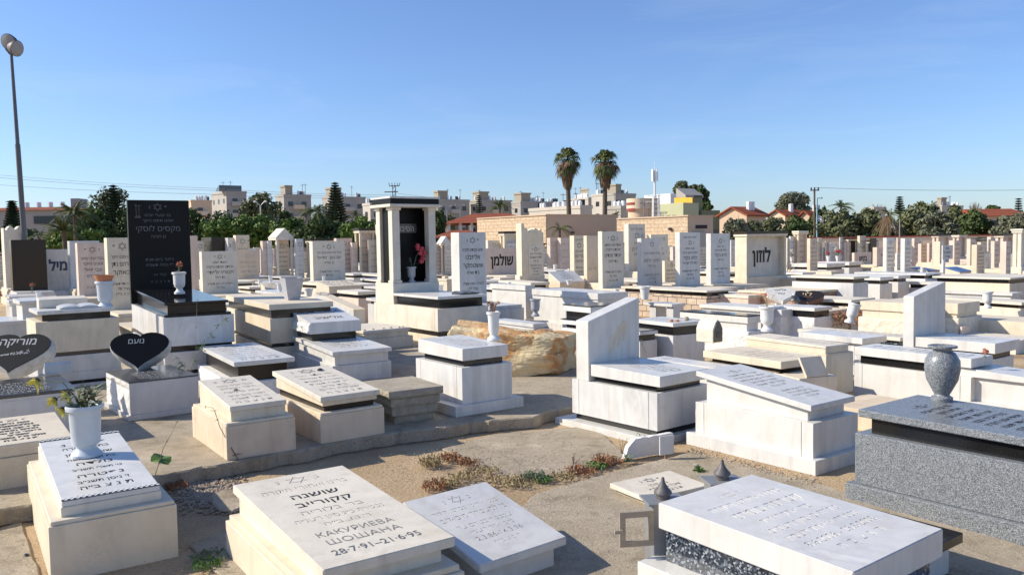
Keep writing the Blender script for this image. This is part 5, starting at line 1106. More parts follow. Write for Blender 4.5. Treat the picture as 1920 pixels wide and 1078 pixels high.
# slim steles on the right  (xl, xs, xr, yt, yb, zb, mat, label)
for i, (xl, xs, xr, yt, yb, zb, mt, lb) in enumerate([
    (1479, 1482, 1490, 443, 492, .8, 'white_marble', 'slim blue white headstone squeezed beside the family tomb behind the white flowers'),
    (1513, 1519, 1533, 447, 508, .74, 'warm_limestone', 'slim tan headstone standing before the first narrow portal'),
    (1533, 1534, 1541, 446, 480, .9, 'cream_limestone', 'cream headstone with dark rows between the slim tan headstone and the pot of red flowers'),
    (1541, 1542, 1554, 464, 488, .8, 'grey_marble', 'low grey headstone with bold rows behind the little red pots'),
    (1546, 1548, 1556, 452, 466, .95, 'warm_limestone', 'short tan headstone seen in a gap above the low grey headstone'),
    (1553, 1557, 1566, 456, 482, .9, 'white_marble', 'slim blue white headstone behind the pink flowers'),
    (1573, 1575, 1583, 445, 482, .9, 'white_marble', 'slim blue white slab left of the small tan portal'),
    (1581, 1586, 1595, 454, 489, .84, 'pink_limestone', 'tan headstone in front of the small tan portal'),
    (1607, 1612, 1623, 442, 474, .95, 'cream_limestone', 'cream headstone with a slanting top and bold dark rows, above the low wall headstone'),
    (1623, 1625, 1631, 456, 472, .95, 'cream_limestone', 'small cream headstone between the slanting topped one and the dark one'),
    (1630, 1632, 1643, 447, 468, .95, 'brown_black_granite', 'small black headstone with a clipped corner in the right distance'),
    (1655, 1662, 1677, 446, 510, .76, 'white_marble', 'tall slim blue white headstone, left one of the bright pair before the tilted blue cover'),
    (1688, 1696, 1708, 447, 511, .76, 'white_marble', 'tall slim white headstone, right one of the bright pair before the tilted blue cover'),
    (1680, 1683, 1690, 446, 476, .9, 'pink_limestone', 'tan headstone peeking between the bright pair'),
    (1678, 1682, 1689, 475, 507, .78, 'white_marble', 'short blue white post headstone between the bright pair'),
    (1709, 1714, 1723, 447, 488, .86, 'pink_limestone', 'brown tan headstone right behind the bright pair'),
    (1721, 1727, 1738, 457, 492, .84, 'pink_limestone', 'grey tan headstone, left of two matching ones with dark tops'),
    (1737, 1742, 1751, 456, 491, .84, 'pink_limestone', 'grey tan headstone, right of two matching ones with dark tops'),
    (1751, 1762, 1769, 453, 495, .84, 'cream_limestone', 'tan headstone just left of the white post sign'),
    (1779, 1789, 1800, 451, 497, .84, 'pink_limestone', 'brown tan headstone just right of the white post sign'),
    (1812, 1819, 1828, 448, 498, .84, 'pink_limestone', 'slim tan headstone, immediately left of the broad one on a black footing'),
    (1821, 1831, 1846, 459, 513, .86, 'warm_limestone', 'broad tan headstone on a black footing near the right edge'),
    (1843, 1846, 1858, 476, 504, .84, 'grey_marble', 'low blue grey headstone behind the broad tan one'),
    (1857, 1864, 1873, 452, 502, .84, 'pink_limestone', 'slim tan headstone with red cap stones near the right edge'),
    (1875, 1886, 1895, 453, 516, .84, 'pink_limestone', 'salmon headstone with rows of lettering near the right edge'),
    (1893, 1896, 1909, 476, 504, .84, 'grey_marble', 'grey headstone with a dark word beside the rightmost canopy'),
    (1899, 1903, 1910, 446, 476, .95, 'cream_limestone', 'small cream arch headstone behind the rightmost canopy'),
    (1850, 1853, 1859, 449, 478, .95, 'cream_limestone', 'thin cream headstone in the gap left of the red capped one'),
    (812, 815, 832, 458, 480, .88, 'pink_limestone', 'pink grey headstone row end before the red roofed hall'),
    (833, 835, 848, 456, 480, .88, 'pale_limestone', 'pale headstone left behind the white headstone with the bold name'),
    (911, 915, 939, 451, 470, .92, 'pale_limestone', 'pale headstone with a star above the wide wall headstone of huge letters'),
    (948, 950, 968, 456, 470, .92, 'white_marble', 'plain white block headstone above the wide wall headstone'),
    (440, 443, 470, 441, 470, .9, 'cream_limestone', 'cream ruin shaped headstone behind the curved white one'),
    (490, 493, 503, 452, 478, .88, 'pink_limestone', 'pink cream headstone left of the gabled canopy'),
    (500, 503, 512, 452, 480, .88, 'white_marble', 'white headstone tucked at the left column of the gabled canopy'),
    (553, 556, 571, 448, 482, .9, 'grey_marble', 'grey headstone with a dark niche right of the gabled canopy'),
    (658, 661, 671, 455, 488, .86, 'pink_limestone', 'pink grey headstone with small rows left of the rusty panelled canopy'),
    (1369, 1371, 1378, 450, 500, .8, 'grey_marble', 'dark gap headstone immediately left of the family tomb'),
    (1474, 1476, 1482, 446, 484, .84, 'cream_limestone', 'thin cream headstone at the right shoulder of the family tomb'),
    (364, 368, 385, 452, 480, .88, 'pale_limestone', 'pale headstone with a white cap right of the tall black headstone'),
]):
    big = (xr - xs) > 11
    A(lb, xl, xs, xr, yt, yb, zb, mt, lorem(5 if big else 4, big, None, 100 + i), lmat='letter_dim' if mt != 'brown_black_granite' else 'letter_grey', blen=.9, name='headstone_grave', bw=.06)
# white sign on a post
t = thing('post_sign', 'white sign board on a tall white post, among the graves at right', 'sign', P(1770, 540, 0.3)); g_ = t
q = t.location.copy(); zt = z_at(q, 460); zm = z_at(q, 486)
t.rotation_euler = (0, 0, R(20)); wd = .36
b = MB(); b.hexa(-.05, .05, 0, .06, -.3, zm - .3); b.build('post', 'white_paint', t, .004)
b = MB(); b.hexa(-.09, wd - .02, -.012, .03, zm - .302, zt - .3); b.build('board', 'white_marble', t, .004)
write([('גוש', 1), ('חלקה 4', 1), ('שורה', 1)], wd * .9, (zt - zm) * .9, front_matrix(-.05, zm - .3 + .02, -.015), 'letter_blue', t, 1, bold=.02)
t.location.z = .3

# ============================================================ VASES AND FLOWERS
URN = [(.09, 0), (.09, .035), (.07, .05), (.05, .085), (.052, .10), (.085, .13), (.098, .19), (.10, .33), (.105, .345), (.12, .355), (.122, .385), (.105, .39), (.098, .36), (.09, .34), (.01, .335)]
TALL = [(.085, 0), (.085, .03), (.065, .05), (.048, .07), (.055, .09), (.065, .12), (.075, .30), (.078, .34), (.092, .35), (.094, .38), (.08, .385), (.07, .36), (.01, .355)]
SUNU = [(.115, 0), (.115, .02), (.09, .045), (.075, .065), (.075, .085), (.10, .10), (.108, .13), (.118, .36), (.122, .37), (.138, .375), (.142, .40), (.136, .415), (.122, .412), (.11, .39), (.01, .38)]
AMPH = [(.095, 0), (.10, .02), (.10, .045), (.075, .06), (.07, .075), (.085, .10), (.145, .22), (.165, .33), (.16, .42), (.12, .49), (.085, .515), (.085, .535), (.135, .545), (.135, .565), (.12, .568), (.07, .53), (.01, .52)]
POT = [(.055, 0), (.055, .01), (.085, .17), (.095, .175), (.095, .20), (.08, .20), (.075, .18), (.01, .175)]
def vase(label, p, prof, h, mat, seg=28, tilt=0, name='urn', cat='urn', wsc=None):
    H_ = max(z for _, z in prof); s_ = h / H_; ws = s_ if wsc is None else wsc
    b = MB(); b.lathe([(r * ws, z * s_) for r, z in prof], seg); o = b.build(name, mat, None, 0, True); o.location = p; o.rotation_euler = (0, tilt, 0); tag(o, label, cat); return o
def hpx(p, yt): return z_at(p, yt) - p.z
def bloom(b, c, r, n, rr):
    for _ in range(n):
        d = Vector((rr.gauss(0, 1), rr.gauss(0, 1), rr.gauss(0, 1))).normalized(); u = d.cross(Vector((0, .3, 1))).normalized(); v = d.cross(u); s_ = r * rr.uniform(.35, .6)
        p = c + d * r * rr.uniform(.5, 1); b.quad(p - u * s_, p - v * s_ * .6 + d * s_ * .3, p + u * s_, p + v * s_ * .6 + d * s_ * .3)
def bouquet(label, p, heads, mat, stem_h, spread, r, seed=0, leaf='leaf_dull', n=14, name='flower_bouquet', cat='flowers', leaves=14):
    rr = random.Random(seed); t = thing(name, label, cat, p)
    s, f, l = MB(), MB(), MB()
    for k in range(heads):
        a = rr.random() * 6.28; q = Vector((math.cos(a) * spread * rr.random(), math.sin(a) * spread * rr.random(), stem_h * rr.uniform(.6, 1)))
        s.tube([(0, 0, -.06), q * .5 + Vector((0, 0, .02)), q], .003, 5); bloom(f, q, r * rr.uniform(.7, 1.1), n, rr)
    for k in range(leaves):
        a = rr.random() * 6.28; q = Vector((math.cos(a) * spread * rr.random(), math.sin(a) * spread * rr.random(), stem_h * rr.uniform(0, .7))); s_ = r * .8
        u = Vector((math.cos(a), math.sin(a), rr.uniform(-.3, .6))); v = Vector((-math.sin(a), math.cos(a), 0)) * .35; l.quad(q, q + u * s_ + v * s_, q + u * s_ * 2, q + u * s_ - v * s_)
    s.build('stems', leaf, t); f.build('blossoms', mat, t)
    if leaves: l.build('leaves', leaf, t)
    return t
def twigs(label, p, n, h, spread, mat, seed=0, name='dry_plant', leaf=None, lr=.012, ln=0, cat='plant', r=.0025, group=None):
    rr = random.Random(seed); s, l = MB(), MB()
    for k in range(n):
        a = rr.random() * 6.28; q = Vector((math.cos(a) * spread * rr.random(), math.sin(a) * spread * rr.random(), h * rr.uniform(.5, 1))); m_ = q * .5 + Vector((rr.gauss(0, .2), rr.gauss(0, .2), .1)) * h * .3
        s.tube([(0, 0, -.02), m_, q], r, 4, r * .4)
        for j in range(3):
            u = rr.uniform(.4, 1); c = m_.lerp(q, u); d = Vector((rr.gauss(0, 1), rr.gauss(0, 1), rr.uniform(0, 1))).normalized() * h * .15; s.tube([c, c + d], r * .6, 4, r * .3)
            for i in range(ln):
                e = c + d * rr.random(); w_ = Vector((rr.gauss(0, 1), rr.gauss(0, 1), rr.gauss(0, .6))).normalized(); v = w_.cross(Vector((0, 0, 1))) * .4; l.quad(e, e + (w_ + v) * lr, e + w_ * 2 * lr, e + (w_ - v) * lr)
    t = thing(name, label, cat, p, 0, group); s.build('stems', mat, t)
    if ln: l.build('leaves', leaf or mat, t)
    return t
p = on_top(G1, 0.46, 0.62); v = vase('pale blue white cracked urn standing on the chequer edged plaque in the left foreground', p, SUNU, hpx(p, 758), 'vase_bluegrey', 36)
h_ = hpx(p, 758); q = p + Vector((0, 0, h_))
t = thing('sunflower_bouquet', 'wilted yellow sunflowers drooping from the cracked urn in the left foreground', 'flowers', q)
st, pe, ds, lv = MB(), MB(), MB(), MB(); rr = random.Random(5)
for (px, py, s_) in ((70, 712, .050), (103, 748, .046), (128, 738, .050), (144, 768, .056), (118, 766, .042), (160, 752, .040)):
    c = PD(px, py, p.y - .02) - q
    st.tube([(0, 0, -.03), c * .45 + Vector((0, 0, .08)), c], .004, 5)
    dr = Vector((-.5 + rr.random() * .4, -.6, -.5)).normalized(); u = dr.cross(Vector((0, 0, 1))).normalized(); v_ = u.cross(dr)
    for k in range(16):
        a = k * 6.283 / 16 + rr.gauss(0, .1); e = u * math.cos(a) + v_ * math.sin(a); w_ = (u * math.sin(a) - v_ * math.cos(a)) * s_ * .28; dd = e * s_ * rr.uniform(.7, 1.25) + dr * s_ * rr.uniform(.1, .9) + Vector((0, 0, -.3 * s_))
        pe.quad(c + e * s_ * .2, c + dd * .6 + w_, c + dd * 1.25, c + dd * .6 - w_)
    ds.lathe([(.001, -.012), (s_ * .42, -.006), (s_ * .45, .004), (.001, .01)], 12, Matrix.Translation(c) @ dr.to_track_quat('Z', 'Y').to_matrix().to_4x4())
for k in range(130):
    a = rr.random() * 6.28; c = Vector((math.cos(a) * rr.uniform(.0, .12), math.sin(a) * rr.uniform(0, .1), rr.uniform(-.01, .11))); s_ = rr.uniform(.025, .06); w_ = Vector((rr.gauss(0, 1), rr.gauss(0, 1), rr.gauss(0, .7))).normalized(); v_ = w_.cross(Vector((0, 0, 1))) * .35
    lv.quad(c, c + (w_ + v_) * s_, c + w_ * 2 * s_, c + (w_ - v_) * s_)
for k in range(26):
    a = rr.uniform(-.6, 1.6); l_ = rr.uniform(.12, .24); st.tube([(0, 0, 0), (math.cos(a) * l_ * .5, 0, l_ * .4), (math.cos(a) * l_, rr.gauss(0, .04), l_ * rr.uniform(.3, .9))], .0022, 4, .0008)
st.build('stems', 'leaf_dull', t); pe.build('petals', 'flower_yellow', t); ds.build('seed_heads', 'twig', t); lv.build('leaves', 'leaf_dull', t)

p = on_top(A1, .93, .22); vase('grey white stone urn holding a terracotta pot, on the grave with the open book', p, SUNU, hpx(p, 527), 'vase_bluegrey')
b = MB(); h_ = hpx(p, 527); b.lathe([(.09, -.04), (.095, 0), (.125, .06), (.13, .085), (.12, .085), (.09, .02), (.01, .02)], 24); o = b.build('flower_pot', 'terracotta', None, 0, True); o.location = p + Vector((0, 0, h_)); tag(o, 'terracotta pot sitting in the top of the grey white urn at left', 'flower pot')
x0, x1, y0, y1, zf, zb = A5.tops[-1]
p = A5.p0 + A5.D2 * (x1 * .64) + A5.D1 * (y1 - .34) + Vector((0, 0, zb + .0)); p = P(337, 551, A5.tops[-1][5]); v = vase('white urn in front of the tall black headstone', p, URN, hpx(p, 510), 'vase_white')
bouquet('orange dried flowers in the white urn before the tall black headstone', p + Vector((0, 0, hpx(p, 511))), 9, 'flower_orange', .16, .06, .03, 3)
p = P(548, 562, A6.tops[-1][4]); h_ = hpx(p, 521)
t = thing('square_planter', 'square tapering grey planter standing on the wide cream topped grave', 'planter', p, YAW - R(4))
b = MB(); r0, r1 = .095, .155; b.add([(-r0, -r0, 0), (r0, -r0, 0), (r0, r0, 0), (-r0, r0, 0), (-r1, -r1, h_), (r1, -r1, h_), (r1, r1, h_), (-r1, r1, h_), (-r1 + .02, -r1 + .02, h_), (r1 - .02, -r1 + .02, h_), (r1 - .02, r1 - .02, h_), (-r1 + .02, r1 - .02, h_), (-r0, -r0, .05), (r0, -r0, .05), (r0, r0, .05), (-r0, r0, .05)],
    [(0, 3, 2, 1)] + [(i, (i + 1) % 4, 4 + (i + 1) % 4, 4 + i) for i in range(4)] + [(4 + i, 4 + (i + 1) % 4, 8 + (i + 1) % 4, 8 + i) for i in range(4)] + [(8 + i, 8 + (i + 1) % 4, 12 + (i + 1) % 4, 12 + i) for i in range(4)] + [(12, 13, 14, 15)]); b.build('body', 'vase_grey', t, .003)
b = MB(); b.hexa(-r0 * .99, r0 * .99, -r0 * .99, r0 * .99, .051, h_ * .8); b.build('soil', 'clod', t)
p = P(579, 556, .98); vase('small white plastic pot right of the square planter', p, POT, hpx(p, 541), 'vase_white', name='flower_pot', cat='flower pot', wsc=1.0)
p = A9.p0 + A9.D2 * (A9.W * .5) + A9.D1 * (py0 + .2); p.z = PZ; h_ = hpx(p, 500); vase('grey urn standing on the pedestal inside the columned canopy', p, URN, h_, 'vase_grey')
bouquet('large pink red artificial peonies drooping from the urn inside the columned canopy', p + Vector((.02, 0, h_)), 3, 'flower_red', .20, .10, .06, 9, n=50)
q = PD(788, 470, p.y - .03) - (p + Vector((.02, 0, h_)))
t = bpy.data.objects[[o.name for o in bpy.data.objects if o.name.startswith('flower_bouquet') and not o.parent][-1]]
rr = random.Random(4); f = MB()
for (a, c) in ((784, 466), (791, 467), (788, 475), (793, 484), (783, 461), (796, 474), (790, 490)): bloom(f, PD(a, c, p.y - .03) - t.location, .055, 50, rr)
for o in [c for c in t.children if c.name.startswith('blossoms')]: bpy.data.objects.remove(o)
f.build('blossoms', 'flower_pink', t)
s = MB(); s.tube([(0, 0, -.1), q * .5 + Vector((.0, 0, .05)), q], .006, 6); s.build('main_stem', 'leaf_dull', t)
p = on_top(G7, .80, .50); p = P(926, 638, G7.p0.z + G7.tops[-1][4] + .015); h_ = hpx(p, 584); vase('tall white stone urn with dead flowers on the veined marble grave beside the boulder', p, TALL, h_, 'vase_white')
bouquet('dead brown flowers in the tall white urn beside the boulder', p + Vector((0, 0, h_)), 16, 'dry_plant', .11, .09, .02, 12, 'dry_plant')
p = P(1004, 593, .57); vase('small grey stone urn on the grey stepped grave behind the boulder', p, URN, hpx(p, 560), 'vase_grey')
p = P(1438, 621, .66); h_ = hpx(p, 574); vase('big white stone urn with a few dry stalks, in the middle of the right half', p, URN, h_, 'vase_white', 36)
t = twigs('thin dry stalks with one red bud in the big white urn', p + Vector((0, 0, h_)), 9, .26, .14, 'dry_straw', 5)
f = MB(); bloom(f, PD(1436, 552, p.y) - t.location, .025, 20, random.Random(2)); f.build('bud', 'flower_red', t); s = MB(); s.tube([(0, 0, 0), PD(1436, 555, p.y) - t.location], .003); s.build('bud_stem', 'dry_straw', t)
p = P(1592, 607, .55); vase('white stone urn leaning to the right, over the dried red brown leaves', p + Vector((0, 0, .01)), URN, .34, 'vase_white', 32, R(16))
p = on_top(G8, .5, .83); p = P(1766, 752, .70); vase('speckled grey granite amphora urn on the granite grave at the right edge', p, AMPH, hpx(p, 647), 'grey_granite', 48)
b = MB(); b.lathe([(.08, 0), (.085, .01), (.078, .035), (.01, .036)], 20); 
p = P(1851, 578, .50); vase('pale pink stone urn standing before the rough sided white grave near the right edge', p, URN, hpx(p, 546), 'vase_white')
p = P(1209, 561, .7); vase('pale pink pot at the corner of the split stone tomb, left of the white bench', p, POT, hpx(p, 537), 'vase_white', wsc=1.3, name='flower_pot', cat='flower pot')
p = P(1067, 534, .85); vase('small white saucer pot on the big plain white marble grave', p, POT, hpx(p, 525), 'vase_white', wsc=.9, name='flower_pot', cat='flower pot')
p = P(1730, 516, .82); vase('small white urn on the long white tomb near the blue covered plaque', p, URN, hpx(p, 501), 'vase_white')
p = P(1485, 495, .82); h_ = hpx(p, 482); vase('white swan necked pot with white flowers beside the first narrow portal', p, URN, h_, 'vase_white'); bouquet('white and cream flowers in the pot beside the first narrow portal', p + Vector((0, 0, h_)), 14, 'flower_white', .30, .12, .05, 21)
p = P(1553, 493, .88); h_ = hpx(p, 480); vase('white pot with a round pink flower head, behind the long white slabs', p, POT, h_, 'vase_white', wsc=.9, name='flower_pot', cat='flower pot'); bouquet('round pink flowers on a thin stem in the white pot', p + Vector((0, 0, h_)), 8, 'flower_pink', .16, .1, .05, 22)
p = P(1571, 492, .88); h_ = hpx(p, 480); vase('white pot full of red and white flowers, behind the long white slabs', p, POT, h_, 'vase_white', wsc=1.1, name='flower_pot', cat='flower pot'); bouquet('red and white flowers spilling right from the white pot', p + Vector((0, 0, h_)), 12, 'flower_red', .22, .16, .05, 23); bouquet('cream white blossoms rising above the red flowers', p + Vector((-.05, .05, h_)), 8, 'flower_white', .34, .08, .05, 24)
for k, (x, lb) in enumerate(((1540, 'left little red pot plant beside the pink flowers'), (1547, 'right little red pot plant beside the pink flowers'))):
    p = P(x, 494, .85); vase(lb, p, POT, .10, 'flower_red', wsc=.7, name='flower_pot', cat='flower pot')
p = P(60, 545, .82); bouquet('small pink and red flowers at the foot of the dark brown headstone', p, 9, 'flower_orange', .22, .09, .03, 25)
p = P(1253, 505, .85); vase('white pot with a dead plant behind the grey headstone of middling height', p, POT, hpx(p, 496), 'vase_white', wsc=1.2, name='flower_pot', cat='flower pot'); twigs('dead dark twigs in the white pot behind the grey headstone', p + Vector((0, 0, .2)), 12, .3, .15, 'twig', 6)
twigs('bare dark branching bush before the family tomb', P(1475, 515, .5), 12, .55, .5, 'twig', 8, r=.008)
# lantern on a grave in the middle left
t = thing('small_lantern', 'tiny brass and black candle lantern on the white slab left of the broad white headstone', 'lantern', P(563, 506, .86))
b = MB(); b.lathe([(.07, 0), (.08, .02), (.06, .03), (.06, .15), (.001, .15)], 8); b.build('glass', 'flower_white', t)
b = MB(); b.lathe([(.10, .15), (.05, .21), (.03, .24), (.001, .25)], 8); b.build('cap', 'lead', t)
# candle house
t = thing('candle_house', 'arched cream stone candle house with a dark pointed metal door, on the cream slab', 'candle house', P(1346, 642, .62), R(24))
b = MB(); n = 8; w2, hh, dp = .10, .30, .28
poly = [(-w2, 0), (w2, 0), (w2, hh * .6), (w2 * .55, hh * .86), (0, hh * 1.02), (-w2 * .55, hh * .86), (-w2, hh * .6)]
SW = Matrix(((1, 0, 0, 0), (0, 0, 1, 0), (0, 1, 0, 0), (0, 0, 0, 1)))
b.prism(poly, 0, dp, SW); b.build('house', 'rough_cream_stone', t, .006)
b = MB(); b.prism([(x * .86, .012 + z * .92) for x, z in poly], -.012, -.001, SW); b.build('door', 'dark_grey_granite', t, .002)
b = MB(); b.hexa(-.04, .04, -.016, -.0125, .06, .15); b.build('door_glass', 'dark_glass', t); t.rotation_euler = (0, 0, R(38))

# pebbles left on graves: each a thing
def stone(p, s_, mat, label, seed, group='memorial pebbles'):
    bm = bmesh.new(); bmesh.ops.create_icosphere(bm, subdivisions=2, radius=1)
    for v in bm.verts: v.co = Vector((v.co.x * s_, v.co.y * s_ * .75, v.co.z * s_ * .5)) * (1 + .25 * noise.noise(v.co * 1.5 + Vector((seed, 0, 0))))
    me = bpy.data.meshes.new('pebble'); bm.to_mesh(me); bm.free(); me.materials.append(M[mat])
    for f_ in me.polygons: f_.use_smooth = True
    o = bpy.data.objects.new('pebble', me); COL.objects.link(o); o.location = p + Vector((0, 0, s_ * .35)); o.rotation_euler = (0, 0, seed); tag(o, label, 'pebble', group)
stone(on_top(G5, .72, .83), .033, 'lead', 'larger dark pebble on the overhanging tilted plaque', 1)
stone(on_top(G5, .50, .70), .018, 'lead', 'smaller pebble on the overhanging tilted plaque', 2)
stone(on_top(G4, .40, .50), .026, 'pebble', 'single tan pebble in the middle of the weathered tilted lid', 3)
for k, u in enumerate((.08, .28, .48, .66, .82, .92)): stone(on_top(A8, u, .08 + .03 * (k % 2)), .025, 'pebble', 'pebble in the row along the edge of the cream slab behind the pillow block grave', 10 + k, 'pebbles along the cream slab edge')
for k, (u, v_) in enumerate(((.25, .22), (.36, .17), (.70, .20), (.84, .30))): stone(on_top(B5, u, v_), .04 if k != 3 else .055, 'terracotta' if k < 2 else 'pebble', ['left brown pebble of the close pair on the white slab with the black band', 'right brown pebble of the close pair on the white slab with the black band', 'upright brown pebble near the corner of the white slab with the black band', 'biggest pale pebble at the far corner of the white slab with the black band'][k], 20 + k)
stone(P(1305, 874, .03), .026, 'pebble', 'pale round pebble alone on the paving above the small cream slab', 31, 'loose stones on the ground')
stone(P(50, 1041, .02), .018, 'blue_granite', 'dark shiny pebble on the ground at the lower left', 32, 'loose stones on the ground')

# ============================================================ WEEDS, DIRT
def tuft(label, px, mat, r_, h_, n, seed, z=0.02, group='dry weeds along the paving joints', name='dry_weed'):
    rr = random.Random(seed); b = MB()
    for _ in range(n):
        a = rr.random() * 6.28; o = Vector((math.cos(a), math.sin(a), 0)) * r_ * rr.random() ** .5; d = Vector((rr.gauss(0, .45), rr.gauss(0, .45), 1)).normalized() * h_ * rr.uniform(.4, 1)
        w_ = Vector((math.cos(a * 3), math.sin(a * 3), 0)) * .003; b.add([o - w_, o + w_, o + d * .6 + w_, o + d, o + d * .6 - w_], [(0, 1, 2, 3, 4)])
        for j in range(2):
            c = o + d * rr.uniform(.4, 1); w2_ = Vector((rr.gauss(0, 1), rr.gauss(0, 1), rr.gauss(0, 1))) * .009; b.quad(c, c + w2_, c + w2_ + Vector((0, 0, .008)), c + Vector((0, .004, .012)))
    o = b.build(name, mat); q = P(px[0], px[1], z); o.location = q; tag(o, label, 'weed', group)
for k, (x, y, mt, r_, h_, n, lb) in enumerate([
    (808, 872, 'dry_straw', .10, .12, 130, 'upright straw coloured weed tuft by the kerb shadow'), (843, 862, 'dry_plant', .09, .08, 110, 'rusty weed tuft in the shade edge of the kerb'),
    (878, 870, 'dry_plant', .10, .06, 90, 'low rusty weeds where the kerb shadow ends'), (815, 915, 'dry_plant', .11, .08, 100, 'rusty weed clump above the corner of the bluish white plaque'),
    (840, 908, 'dry_straw', .11, .06, 120, 'pale straw weeds beside the rusty clump'), (905, 885, 'dry_straw', .14, .05, 120, 'straw weeds at the corner of the paving joint'),
    (940, 905, 'dry_straw', .17, .04, 150, 'dense straw coloured ground weeds in the paving joint'), (1000, 897, 'leaf_dull', .10, .07, 130, 'green grey weed clump at the joint crossing'),
    (1050, 895, 'dry_straw', .14, .03, 110, 'low pale weeds right of the green grey clump'), (1090, 885, 'dry_plant', .13, .05, 150, 'brown weeds along the joint below the dry twigs'),
    (1120, 875, 'leaf_fresh', .10, .04, 110, 'small green weeds at the end of the joint'), (1140, 868, 'dry_plant', .13, .08, 150, 'rusty weeds left of the broken white stone'),
    (975, 905, 'dry_straw', .15, .03, 120, 'matted pale weeds at the right of the paving joint crossing'), (1020, 902, 'leaf_fresh', .08, .04, 90, 'fresh green sprigs in the paving joint'),
    (330, 915, 'dry_plant', .10, .05, 80, 'dry leaves at the edge of the dug earth'), (245, 797, 'leaf_fresh', .05, .04, 70, 'small green weed at the foot of the rough sided grave'),
    (390, 1060, 'leaf_fresh', .10, .03, 90, 'green moss like weeds in the shade left of the large plaque'), (395, 1045, 'leaf_dull', .12, .03, 90, 'dull weeds beside the base of the large plaque'),
    (1310, 885, 'leaf_fresh', .04, .05, 50, 'tiny green tuft beside the right lantern'), (870, 895, 'dry_straw', .12, .05, 110, 'thin straw weeds above the plaque corner')]):
    tuft(lb, (x, y), mt, r_, h_, n, k)
# agave like green plant by the broken stone
def blades(label, p, n, l_, w_, mat, seed, name='green_plant', up_=.6):
    rr = random.Random(seed); b = MB()
    for k in range(n):
        a = rr.random() * 6.28; d = Vector((math.cos(a), math.sin(a), 0)); s_ = Vector((-math.sin(a), math.cos(a), 0)) * w_; e = rr.uniform(.6, 1) * l_; u = rr.uniform(.3, 1) * up_
        pts = [Vector((0, 0, 0)), d * e * .35 + Vector((0, 0, e * u)), d * e * .75 + Vector((0, 0, e * u * 1.2)), d * e + Vector((0, 0, e * u * .9))]
        ws = (1, 1, .7, .05)
        for i in range(3): b.quad(pts[i] - s_ * ws[i], pts[i] + s_ * ws[i], pts[i + 1] + s_ * ws[i + 1], pts[i + 1] - s_ * ws[i + 1])
    o = b.build(name, mat); o.location = p; tag(o, label, 'plant')
blades('pale green spiky plant growing beside the broken white stone', P(1175, 866, .02), 26, .11, .006, 'leaf_dull', 3)
blades('upright green blades behind the broken white stone', P(1203, 838, .02), 12, .10, .006, 'leaf_fresh', 4, up_=1.6)
twigs('dry dark twig standing in the weeds left of the broken white stone', P(1165, 850, .02), 4, .16, .12, 'twig', 31)
twigs('thorny dry twig bundle on the sand', P(1075, 868, .02), 8, .09, .12, 'twig', 32)
# tall thin weeds
def sprout(label, pts, leaves, mat='leaf_dull', lm='leaf_fresh', r=.004, z=SH, seed=0, ls=.03):
    rr = random.Random(seed); p0 = P(*pts[0], z); t = thing('tall_weed', label, 'weed', p0); s, l = MB(), MB(); q = [PD(x, y, p0.y) - p0 for x, y in pts]
    s.tube(q, r, 5, r * .4)
    for (i, u, n, spread) in leaves:
        c = q[i].lerp(q[i + 1], u)
        for k in range(n):
            w_ = Vector((rr.gauss(0, 1), rr.gauss(0, 1), rr.gauss(0, .6))).normalized(); v_ = w_.cross(Vector((0, 0, 1))) * .45; e = c + w_ * spread * rr.random(); s_ = ls * rr.uniform(.5, 1); s.tube([c, e], r * .4, 4); l.quad(e, e + (w_ + v_) * s_, e + w_ * 2 * s_, e + (w_ - v_) * s_)
    s.build('stem', mat, t); l.build('leaves', lm, t); return t
sprout('tall thin weed with small leaves leaning right before the veined marble grave', [(357, 696), (366, 665), (382, 648), (398, 625), (412, 606), (424, 597)], [(0, .6, 10, .07), (1, .8, 14, .07), (2, .8, 14, .06), (3, .7, 10, .05), (4, .8, 12, .05)], seed=1, z=.6)
sprout('straight thin dry stalk with small buds before the veined marble grave', [(368, 660), (366, 620), (369, 585), (369, 560)], [(2, .95, 10, .06), (1, .2, 4, .03)], 'dry_straw', 'twig', .0025, seed=2, z=.7, ls=.012)
sprout('bright green weed by the upright heart stone', [(347, 690), (338, 678), (330, 668)], [(0, .5, 14, .05), (0, .9, 12, .05), (1, .8, 6, .04)], seed=3, z=.55)
sprout('slender weed with one large round leaf, on the earth left of the cream box graves', [(291, 890), (300, 862), (306, 840), (322, 812), (333, 788)], [(0, .8, 4, .02), (2, .5, 5, .03), (3, .9, 5, .02)], 'leaf_dull', 'leaf_fresh', .004, seed=4, ls=.02)
b = MB(); q = PD(302, 860, P(291, 890, SH).y)
vs = [(0, 0, 0)] + [(.085 * math.cos(a / 12 * 6.283), .06 * math.sin(a / 12 * 6.283), .02 * math.sin(a / 12 * 6.283 * 3)) for a in range(12)]
b.add(vs, [(0, 1 + k, 1 + (k + 1) % 12) for k in range(12)]); o = b.build('large_leaf', 'leaf_fresh'); tr = [x for x in bpy.data.objects if x.get('label', '').startswith('slender weed')][0]; o.parent = tr; o.location = q - tr.location; o.rotation_euler = (R(25), R(12), 0)
sprout('long dry stalk leaning against the front corner of the left cream box grave', [(447, 862), (428, 830), (412, 800), (404, 775), (400, 765), (384, 761)], [(3, .5, 8, .03), (2, .5, 8, .03), (4, .9, 5, .02), (0, .3, 10, .05)], 'twig', 'twig', .004, seed=5, ls=.012)
sprout('rose stem with one pink bloom rising from the gap behind the granite urn', [(1838, 752), (1842, 715), (1846, 680), (1848, 662)], [(2, .6, 10, .05), (1, .2, 5, .05)], 'leaf_dull', 'leaf_dull', .004, seed=6, z=.2, ls=.02)
